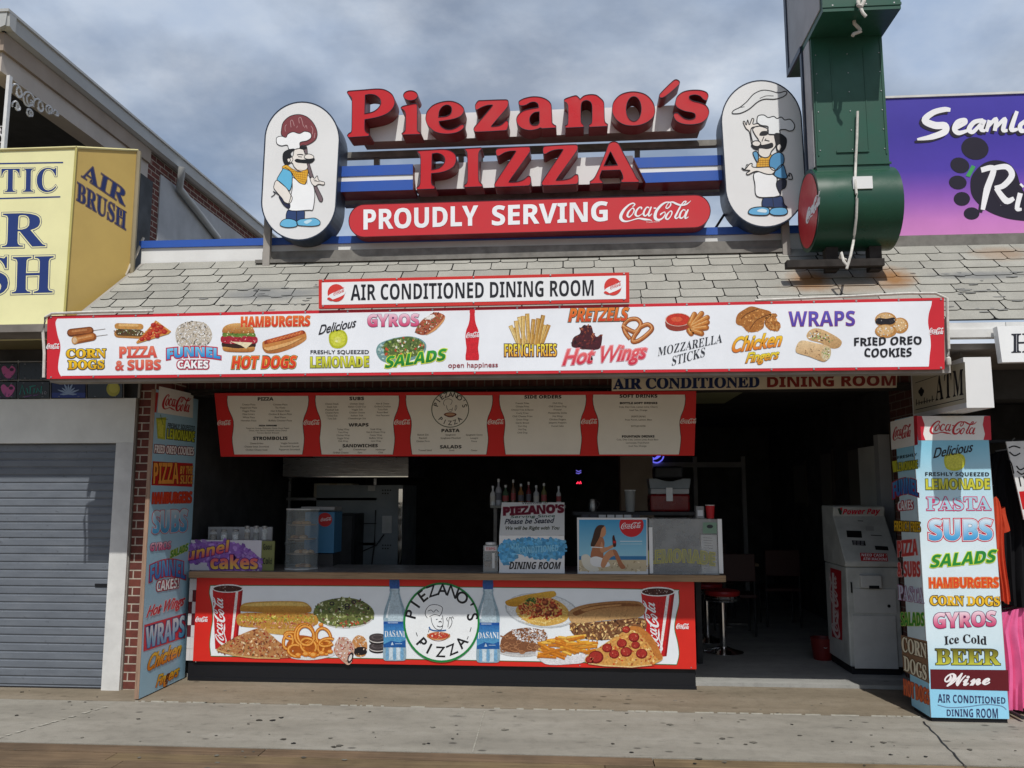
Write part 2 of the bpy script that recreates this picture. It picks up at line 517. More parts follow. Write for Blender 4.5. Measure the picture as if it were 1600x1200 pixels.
def logo(s, ll, lr, col, L=1.0, ht=None, bold=1.0, up=None):
 """the red-and-white script on the drinks signs, from ll to lr"""
 W_ = 1075.0
 ux, uy = (lr[0]-ll[0])/W_, (lr[1]-ll[1])/W_
 k = (ht/340.0) if ht else math.hypot(ux, uy)
 if up is None: vx, vy = 0.0, -k
 else: vx, vy = up[0]/340.0, up[1]/340.0
 for st in SCRIPT_LOGO:
  q = []
  sm_ = smooth([(x, y) for x, y, w in st], 6, False) if len(st) > 2 else [(x, y) for x, y, w in st]
  nseg = max(1, len(sm_)-1)
  for i, (x, y) in enumerate(sm_):
   f = i/nseg*(len(st)-1); a = int(f); b = min(a+1, len(st)-1)
   w = (st[a][2]*(1-(f-a))+st[b][2]*(f-a))*bold
   X = x-165; Yv = 520-(y+(x-165)*0.035)
   q.append((ll[0]+ux*X+vx*Yv, ll[1]+uy*X+vy*Yv, w*(abs(k)+math.hypot(ux, uy))/2))
  s.stroke(q, col, L)
  L += 0.06
def boxpx(mb, Y, x0, y0, x1, y1, depth, col=(0.8, 0.8, 0.8, 1), m=0, skip=''):
 """axis-aligned box whose front face, at distance Y, fills the given pixel rectangle"""
 xm, ym = (x0+x1)/2, (y0+y1)/2
 X0, X1 = atY(x0, ym, Y).x, atY(x1, ym, Y).x
 Z0, Z1 = atY(xm, y1, Y).z, atY(xm, y0, Y).z
 mb.box(X0, Y, Z0, X1, Y+depth, Z1, col, m, skip)
 return X0, X1, Z0, Z1
GLYPH_DATA.append([
[54,[32,136,-5,2,-5,-2,-3,-5,-3,-9,0,-30,7,-45,2,-6,4,0,2,6,7,50,0,25,-3,9],[27,22,5,-1,4,-2,2,-4,1,-5,-1,-4,-2,-4,-4,-3,-5,-1,-4,1,-4,3,-3,4,-1,4,1,5,3,4,4,2]],
[125,[71,132,-14,2,-14,-2,-11,-7,-7,-10,-3,-13,2,-8,3,-9,11,-14,-13,-9,-10,-9,-7,-11,-2,-11,2,-13,8,-10,11,-7,13,-3,10,1,10,4,11,6,12,10,16,-19,25,0,-28,32,14,18,9,18,-20,0,-6,-12,-9,-10,-19,22,12,9,7,9,5,9,1,9,-2,12,-7,9],[51,116,5,1,7,-1,5,-3,3,-4,1,-6,-1,-5,-2,-5,-6,-6,-9,-6,-8,11,-3,6,-1,6,1,5,3,4],[39,51,10,7,22,-26,-14,-11,-8,-4,-7,-1,-6,1,-5,3,-4,5,-2,6,2,7,4,7]],
[38,[28,143,-18,0,0,-23,5,-28,8,0,5,28]],
[67,[41,136,-15,2,-10,-19,9,1,6,-1,4,-3,2,-4,1,-5,-3,-13,-8,-13,-7,-13,-4,-15,3,-11,9,-7,3,16,22,37,5,21,-2,10,-5,9],[31,22,4,-1,4,-2,3,-4,1,-5,-1,-4,-3,-4,-4,-3,-4,-1,-5,1,-4,3,-2,4,-1,4,1,5,2,4,4,2]],
[138,[0,0,50,143,37,0,51,-143,-33,0,-10,34,-52,0,-10,-34],[69,121,-18,-62,37,0]],
[134,[18,0,0,143,44,0,25,-2,19,-6,6,-5,5,-6,2,-8,1,-15,-3,-11,-6,-8,-3,-3,-10,-3,4,-2,9,-4,5,-5,6,-9,2,-9,-1,-15,-3,-8,-4,-7,-6,-6,-8,-5,-9,-3,-10,-2],[64,118,-16,0,0,-32,29,1,7,3,4,6,1,10,-3,6,-6,4],[67,62,-19,0,0,-37,32,1,7,4,4,6,1,12,-5,9,-8,4]],
[127,[79,145,21,-3,20,-7,-9,-25,-21,8,-11,2,-9,-1,-7,-3,-6,-4,-5,-5,-7,-16,-2,-9,0,-22,5,-17,8,-13,6,-4,8,-2,13,-1,13,2,19,6,0,-26,-14,-4,-14,-3,-22,1,-9,1,-16,7,-13,11,-9,15,-5,18,-1,20,2,21,5,17,5,8,11,13,15,10,9,2]],
[148,[18,0,0,143,56,-1,19,-4,16,-8,7,-5,11,-14,4,-8,5,-19,-1,-28,-4,-15,-6,-12,-9,-11,-11,-8,-14,-5,-15,-4],[64,118,-16,0,0,-93,13,0,19,3,14,9,8,14,3,21,-3,21,-3,8,-4,6,-6,5,-7,3]],
[112,[18,0,0,143,82,0,0,-25,-52,0,0,-31,49,0,0,-25,-49,0,0,-37,52,0,0,-25]],
[110,[18,0,0,143,82,0,0,-25,-52,0,0,-37,48,0,0,-25,-48,0,0,-56]],
[145,[86,145,23,-3,20,-6,-10,-24,-11,4,-13,3,-9,1,-12,-2,-15,-8,-11,-13,-4,-12,-1,-14,2,-19,4,-11,6,-8,8,-6,17,-4,19,2,0,30,-27,0,0,25,57,0,0,-74,-23,-6,-28,-2,-15,1,-13,4,-12,6,-9,8,-8,10,-5,13,-3,15,-1,27,2,11,6,17,11,15,7,6,16,9,10,3]],
[153,[18,143,30,0,0,-56,57,0,0,56,30,0,0,-143,-30,0,0,62,-57,0,0,-62,-30,0]],
[78,[6,143,65,0,0,-17,-17,-8,0,-93,17,-8,0,-17,-65,0,0,17,18,8,0,93,-18,8]],
[133,[18,143,30,0,0,-66,12,17,39,49,33,0,-49,-63,50,-80,-35,0,-37,60,-13,-9,0,-51,-30,0]],
[113,[18,143,30,0,0,-118,58,0,0,-25,-88,0]],
[189,[18,0,0,143,41,0,34,-109,36,109,42,0,0,-143,-29,0,2,110,-1,2,-37,-112,-28,0,-35,112,2,-38,0,-74]],
[163,[18,0,0,143,38,0,62,-107,-1,107,28,0,0,-143,-39,0,-62,108,1,-108]],
[159,[80,145,11,-1,19,-4,8,-4,13,-11,5,-7,7,-16,3,-10,2,-20,-2,-21,-3,-9,-7,-17,-5,-7,-13,-11,-8,-4,-19,-4,-11,-1,-11,1,-20,4,-8,4,-13,11,-5,7,-7,17,-3,9,-1,21,1,21,3,9,7,16,5,7,13,11,8,4,20,4],[80,120,-9,-1,-8,-2,-6,-4,-5,-6,-6,-15,-3,-20,3,-20,6,-16,5,-5,6,-4,8,-3,9,-1,9,1,7,3,7,4,4,5,7,16,2,20,-2,20,-7,15,-4,6,-7,4,-7,2]],
[126,[18,0,0,143,58,-1,11,-2,10,-4,7,-5,5,-7,4,-7,4,-19,-2,-12,-7,-16,-4,-5,-10,-8,-14,-5,-32,-1,0,-51],[62,118,-14,0,0,-42,16,0,15,5,3,3,4,8,-1,14,-5,7,-7,4]],
[159,[80,145,11,-1,19,-4,8,-4,13,-11,5,-7,7,-16,3,-10,2,-20,-3,-23,-6,-19,-11,-15,-16,-11,35,-38,-39,0,-26,32,-2,0,-11,1,-20,4,-8,4,-13,11,-5,7,-7,17,-3,9,-1,21,1,21,3,9,7,16,5,7,13,11,8,4,20,4],[80,120,-9,-1,-8,-2,-6,-4,-5,-6,-6,-15,-3,-20,3,-20,6,-16,5,-5,6,-4,8,-3,9,-1,9,1,7,3,7,4,4,5,7,16,2,20,-2,20,-7,15,-4,6,-7,4,-7,2]],
[132,[18,0,0,143,55,-1,12,-2,10,-3,8,-5,6,-6,4,-7,3,-9,0,-15,-3,-12,-10,-12,-13,-9,42,-62,-34,0,-34,55,-16,0,0,-55],[57,118,-9,0,0,-39,23,2,9,3,4,7,2,13,-4,7,-7,5]],
[110,[59,145,22,-3,21,-7,-10,-24,-22,7,-16,1,-9,-3,-3,-5,-2,-6,2,-7,5,-5,31,-16,15,-11,7,-12,2,-14,-1,-9,-2,-8,-5,-8,-5,-6,-8,-5,-9,-3,-22,-3,-22,2,-19,7,0,28,27,-10,11,-2,10,0,8,2,5,5,2,5,0,7,-1,3,-6,6,-31,16,-11,8,-9,12,-2,8,-1,9,3,17,4,7,6,6,15,8]],
[116,[4,143,108,0,0,-25,-39,0,0,-118,-30,0,0,118,-39,0]],
[151,[17,143,30,0,0,-88,2,-15,2,-5,7,-8,11,-3,7,-1,7,1,10,4,4,3,5,10,2,15,0,87,30,0,0,-93,-3,-20,-7,-12,-10,-9,-13,-7,-16,-4,-23,1,-12,3,-10,4,-8,6,-7,8,-4,9,-3,10]],
[130,[0,143,31,0,27,-88,7,-29,0,3,7,29,27,85,31,0,-49,-143,-33,0]],
[193,[0,143,30,0,19,-83,6,-33,7,36,20,80,29,0,22,-84,5,-32,3,16,23,100,29,0,-36,-143,-34,0,-20,76,-6,32,-7,-32,-19,-76,-35,0]],
[125,[0,143,33,0,29,-59,30,59,33,0,-48,-87,0,-56,-30,0,0,55]],
[116,[7,143,102,0,0,-20,-68,-98,70,0,0,-25,-106,0,0,20,68,98,-66,0]],
[121,[60,111,11,0,17,-5,6,-4,5,-5,4,-7,3,-17,0,-73,-21,0,-6,15,-12,-11,-13,-5,-19,0,-12,4,-9,8,-5,13,0,17,2,7,4,6,6,4,15,7,10,2,30,1,-1,12,-6,7,-6,2,-12,0,-23,-8,-9,21,19,7],[76,51,-18,-1,-13,-5,-5,-6,-1,-7,1,-5,3,-4,7,-3,8,0,12,6,2,3,4,8]],
[103,[63,111,15,-1,19,-6,-9,-23,-16,5,-9,1,-11,-2,-7,-6,-4,-10,-2,-15,2,-14,5,-10,7,-6,10,-2,16,3,14,7,0,-26,-10,-5,-8,-2,-15,-1,-12,1,-10,2,-8,5,-8,6,-6,7,-4,10,-2,11,-1,14,2,18,2,8,7,12,4,6,11,7,13,5]],
[118,[61,111,20,-3,8,-4,7,-6,6,-7,4,-8,3,-10,1,-26,-71,0,2,-11,6,-9,4,-3,9,-3,21,0,22,8,0,-23,-8,-4,-13,-3,-17,-1,-22,3,-13,7,-5,4,-9,11,-3,6,-2,8,-2,17,2,17,5,15,7,11,11,8,12,5],[61,90,-8,-1,-6,-5,-5,-7,-2,-10,42,0,-2,9,-4,8,-6,4]],
[124,[16,152,29,0,0,-71,-1,-22,5,7,39,43,33,0,-43,-47,46,-62,-34,0,-32,44,-13,-10,0,-34,-29,0]],
[61,[16,152,29,0,0,-152,-29,0]],
[131,[78,111,8,0,14,-5,10,-10,4,-7,2,-18,0,-71,-29,0,0,64,-1,10,-4,8,-5,4,-8,1,-6,0,-10,-5,-3,-4,-3,-11,-2,-16,0,-51,-29,0,0,109,22,0,4,-14,2,0,6,7,8,5,10,3]],
[124,[62,111,21,-4,12,-6,5,-4,8,-11,3,-7,3,-15,1,-9,-1,-13,-3,-11,-4,-10,-7,-8,-7,-7,-9,-4,-11,-3,-11,-1,-21,4,-12,6,-5,5,-8,11,-3,7,-2,7,-2,17,1,13,3,11,4,10,6,8,8,6,9,5,10,2],[62,87,-10,-2,-7,-6,-4,-10,-2,-14,2,-14,4,-11,7,-6,10,-2,10,2,7,6,4,11,1,14,-1,14,-4,10,-7,6]],
[91,[77,111,10,-1,-3,-28,-12,1,-11,-2,-9,-6,-6,-10,-1,-9,0,-56,-29,0,0,109,22,0,5,-18,1,0,6,8,7,6,9,5]],
[99,[52,111,20,-2,19,-6,-9,-22,-19,7,-11,1,-10,-2,-3,-2,0,-3,1,-4,3,-3,31,-14,10,-7,4,-6,3,-7,0,-16,-6,-13,-11,-9,-18,-4,-21,-1,-13,2,-13,4,0,25,24,-8,17,-1,7,1,3,3,2,3,0,5,-5,6,-27,13,-14,9,-4,6,-2,6,0,16,2,6,9,10,14,5]],
[131,[15,109,30,0,0,-64,1,-10,5,-10,3,-2,8,-1,12,2,4,3,5,9,3,14,0,59,30,0,0,-109,-23,0,-4,14,-2,0,-6,-7,-8,-5,-9,-3,-10,-1,-9,1,-14,4,-10,10,-3,7,-3,18]],
[171,[2,109,30,0,14,-54,4,-30,6,31,13,53,33,0,14,-56,4,-28,2,7,4,26,14,51,29,0,-31,-109,-33,0,-19,86,-21,-86,-32,0]],
[114,[0,109,33,0,21,-63,3,-17,5,19,20,61,32,0,-50,-131,-9,-13,-5,-5,-13,-6,-15,-2,-15,2,0,23,16,-1,8,3,7,9,5,13]],
])
GLYPH_DATA.append([
[130,[61,139,6,0,50,-118,7,-13,8,-3,0,-5,-64,0,0,5,12,2,3,3,1,4,-9,25,-44,0,-8,-18,-1,-7,1,-4,3,-2,4,-2,8,-1,0,-5,-41,0,0,5,6,1,4,3,6,9],[34,48,19,47,19,-47]],
[132,[5,136,61,0,23,-2,16,-6,10,-10,3,-14,-2,-11,-6,-9,-10,-6,-15,-4,18,-5,12,-8,7,-10,3,-12,-1,-9,-3,-7,-4,-7,-6,-6,-8,-4,-9,-3,-23,-3,-66,0,0,5,8,2,6,3,3,9,0,91,-2,15,-5,4,-10,2],[64,129,-7,-1,-2,-5,-1,-48,9,0,12,3,3,3,5,9,2,13,-1,12,-4,8,-3,3,-3,2],[59,69,-5,0,0,-50,2,-7,2,-3,8,-2,6,1,9,3,3,4,4,9,2,14,-2,14,-5,10,-5,3,-5,2]],
[139,[77,139,15,-2,23,-7,6,2,4,7,5,0,0,-47,-5,0,-8,16,-11,13,-13,8,-14,3,-16,-4,-11,-12,-7,-20,-2,-29,2,-26,8,-19,12,-11,18,-4,18,4,17,10,10,11,5,-6,-11,-13,-13,-9,-15,-5,-18,-2,-9,0,-18,5,-15,9,-13,12,-4,8,-7,17,-2,20,2,19,3,9,9,16,12,13,15,8,9,3]],
[148,[4,136,79,-1,15,-4,12,-5,11,-8,8,-10,6,-11,3,-14,1,-15,-4,-30,-13,-21,-23,-13,-31,-4,-62,0,0,5,4,1,9,3,3,9,0,99,-4,10,-5,3,-9,1],[66,129,-6,-1,-4,-2,-2,-7,0,-98,1,-9,3,-3,8,-2,9,1,8,3,7,5,5,6,4,9,5,23,0,14,-2,27,-7,19,-12,11]],
[132,[5,136,114,0,0,-41,-5,0,-4,16,-4,6,-11,7,-7,2,-19,2,-9,0,-4,-3,-2,-7,0,-45,10,1,10,3,6,7,6,19,5,0,0,-68,-5,0,-3,15,-6,10,-5,4,-8,2,-10,0,0,-46,2,-8,5,-3,15,-1,12,2,10,3,12,9,7,9,5,12,6,0,-8,-43,-116,0,0,5,9,1,6,3,2,5,1,9,-1,98,-1,3,-4,4,-11,3]],
[151,[77,139,16,-2,22,-7,6,2,4,7,5,0,0,-47,-5,0,-8,16,-7,9,-8,7,-13,7,-9,1,-16,-4,-12,-12,-6,-20,-3,-28,1,-15,5,-24,5,-9,5,-7,7,-5,7,-3,9,-1,13,2,5,5,2,6,0,25,-2,7,-4,3,-14,2,0,5,67,0,0,-5,-11,-2,-4,-6,-1,-37,-13,-5,-27,-6,-24,0,-19,4,-8,4,-14,10,-6,7,-9,16,-3,9,-2,20,2,20,3,9,9,15,12,13,16,9,17,4]],
[156,[5,136,67,0,0,-5,-13,-3,-4,-6,-1,-47,48,0,0,41,-2,8,-5,5,-11,2,0,5,67,0,0,-5,-9,-2,-5,-3,-3,-9,0,-98,2,-7,3,-4,12,-3,0,-5,-67,0,0,5,12,3,4,3,1,4,1,51,-48,0,1,-51,5,-7,12,-3,0,-5,-67,0,0,5,8,1,6,3,2,6,1,9,0,93,-3,9,-6,3,-8,2]],
[78,[4,136,69,0,0,-5,-12,-2,-4,-4,-3,-10,1,-98,2,-5,2,-3,11,-3,3,-1,0,-5,-69,0,0,5,12,3,4,4,2,10,0,97,-3,8,-6,3,-9,1]],
[152,[5,136,67,0,0,-5,-13,-3,-4,-6,-1,-52,48,49,2,6,-1,2,-9,3,-7,1,0,5,58,0,0,-5,-12,-2,-9,-4,-11,-7,-32,-33,59,-73,7,-5,8,-2,0,-5,-71,0,0,5,2,0,11,2,2,2,0,3,-40,52,-5,-5,1,-44,5,-7,12,-3,0,-5,-67,0,0,5,9,1,5,3,3,6,0,9,0,93,-3,9,-6,3,-8,2]],
[127,[5,136,69,0,0,-5,-14,-3,-3,-2,-2,-7,-1,-101,3,-7,4,-2,16,-1,12,2,9,4,9,6,6,8,9,18,5,0,-7,-46,-115,0,0,5,8,1,6,3,2,6,1,9,0,93,-3,10,-6,2,-8,2]],
[189,[4,136,51,0,39,-94,40,94,50,0,0,-5,-8,-2,-5,-3,-3,-5,-1,-8,0,-95,3,-9,5,-3,9,-1,0,-5,-66,0,0,5,9,2,5,3,3,8,0,101,-49,-119,-6,0,-49,116,1,-97,4,-10,5,-3,9,-1,0,-5,-46,0,0,5,12,3,4,4,2,12,0,96,-2,5,-3,3,-13,3]],
[147,[5,136,42,0,69,-86,0,71,-4,7,-13,3,0,5,44,0,0,-5,-9,-2,-5,-2,-3,-10,0,-120,-6,0,-88,107,0,-85,3,-10,6,-3,9,-1,0,-5,-45,0,0,5,11,2,4,4,3,12,0,93,-11,12,-7,3]],
[156,[79,139,14,-2,13,-3,12,-7,10,-8,9,-11,6,-12,4,-13,1,-15,-1,-15,-4,-13,-6,-12,-9,-11,-10,-8,-12,-7,-14,-4,-14,-1,-15,1,-13,4,-12,7,-10,8,-8,11,-7,12,-3,13,-2,15,2,14,3,14,7,12,8,10,11,9,12,6,13,4],[77,132,-15,-4,-10,-12,-7,-20,-2,-28,3,-28,7,-20,5,-7,6,-5,7,-3,8,-1,15,4,10,12,7,20,2,28,-2,28,-7,20,-6,7,-6,5,-7,3]],
[124,[5,136,70,-1,19,-2,6,-2,9,-5,10,-12,2,-10,0,-13,-2,-8,-10,-11,-7,-5,-8,-3,-10,-2,-30,-1,0,-37,2,-12,4,-4,12,-3,0,-5,-67,0,0,5,8,1,6,3,2,6,1,9,0,93,-3,9,-6,3,-8,2],[64,128,-6,-1,-4,-6,0,-53,13,1,10,3,4,3,4,9,2,14,-1,14,-4,9,-3,3,-9,4]],
[141,[5,136,60,0,26,-3,18,-6,7,-5,5,-6,2,-8,1,-8,-2,-12,-5,-9,-10,-7,-13,-5,38,-56,4,-4,7,-2,0,-5,-42,0,-41,63,-6,0,0,-39,1,-9,3,-6,5,-3,9,-1,0,-5,-67,0,0,5,8,1,6,3,2,6,1,9,0,93,-3,9,-6,3,-8,2],[67,128,-9,-1,-3,-5,-1,-52,14,0,11,4,4,3,6,9,1,14,-1,12,-4,9,-8,6]],
[116,[55,139,13,-2,21,-5,4,2,2,5,6,0,0,-44,-5,0,-6,15,-9,12,-7,6,-8,3,-13,1,-8,-3,-6,-5,-3,-7,0,-8,5,-9,10,-7,40,-21,7,-6,6,-10,3,-16,-3,-18,-10,-13,-10,-7,-13,-4,-16,-1,-10,1,-21,6,-3,-2,-3,-5,-5,0,0,50,6,0,6,-19,4,-7,4,-6,11,-8,15,-3,10,2,8,5,4,7,2,9,-1,6,-3,5,-5,5,-34,18,-12,9,-9,10,-4,12,1,18,7,14,7,7,9,5]],
[126,[3,95,0,41,119,0,0,-42,-5,0,-3,16,-8,10,-11,7,-17,2,1,-110,3,-10,6,-3,10,-1,0,-5,-71,0,0,5,10,1,5,3,4,10,0,110,-16,-2,-11,-7,-7,-11,-3,-14]],
[147,[4,136,68,0,0,-5,-13,-3,-4,-6,-1,-89,4,-13,6,-9,5,-2,13,-2,15,2,11,8,7,13,2,17,0,70,-4,9,-6,3,-9,2,0,5,43,0,0,-5,-10,-4,-4,-7,-2,-80,-2,-13,-4,-10,-6,-7,-7,-6,-9,-4,-11,-3,-12,-1,-24,3,-9,4,-7,6,-5,6,-4,9,-2,10,-2,87,-5,7,-12,3]],
[132,[13,94,4,42,104,0,0,-4,-75,-123,35,0,16,5,13,10,8,15,3,10,5,0,-5,-49,-115,0,0,3,76,125,-30,-1,-14,-4,-10,-8,-5,-9,-5,-12]],
[87,[52,95,13,-2,10,-4,6,-7,1,-4,0,-10,-3,-4,-4,-2,-10,0,-4,2,-2,5,0,12,-2,6,-7,1,-7,-2,-5,-6,-4,-10,-1,-14,2,-19,6,-14,9,-9,5,-2,11,0,10,5,5,4,4,-3,-8,-9,-9,-7,-10,-4,-12,-1,-10,2,-10,4,-8,8,-7,9,-4,12,-1,13,1,13,5,13,7,10,10,7,11,5]],
[110,[52,136,43,0,0,-117,3,-8,7,-3,0,-5,-17,-1,-22,-5,0,15,-4,-7,-6,-4,-7,-3,-12,-1,-10,3,-8,6,-6,9,-5,10,-2,19,1,14,4,13,9,14,13,8,10,2,13,-3,10,-9,0,42,-5,4,-9,2],[52,84,-8,-3,-5,-7,-3,-12,-1,-16,1,-17,3,-12,5,-6,7,-3,5,1,4,3,4,5,2,6,0,49,-1,5,-4,3]],
[90,[47,95,15,-3,12,-9,8,-13,2,-21,-49,0,1,-16,5,-11,8,-7,10,-2,12,3,9,10,5,-4,-8,-11,-9,-8,-11,-4,-11,-2,-16,3,-13,10,-8,16,-3,21,3,19,9,15,13,10],[48,88,-6,-1,-4,-6,-3,-8,0,-16,25,0,0,7,-2,19,-4,4]],
[59,[6,136,38,0,0,-122,3,-7,7,-2,0,-5,-49,0,0,5,5,1,4,2,1,6,1,107,-3,8,-7,2]],
[100,[50,95,18,-4,14,-10,9,-15,3,-20,-3,-20,-9,-15,-14,-11,-18,-3,-18,4,-14,10,-9,16,-3,19,3,19,9,16,14,10],[50,89,-7,-2,-5,-6,-2,-13,-1,-22,1,-22,1,-10,6,-9,7,-2,7,2,6,9,2,10,0,22,0,22,-3,13,-5,6]],
])
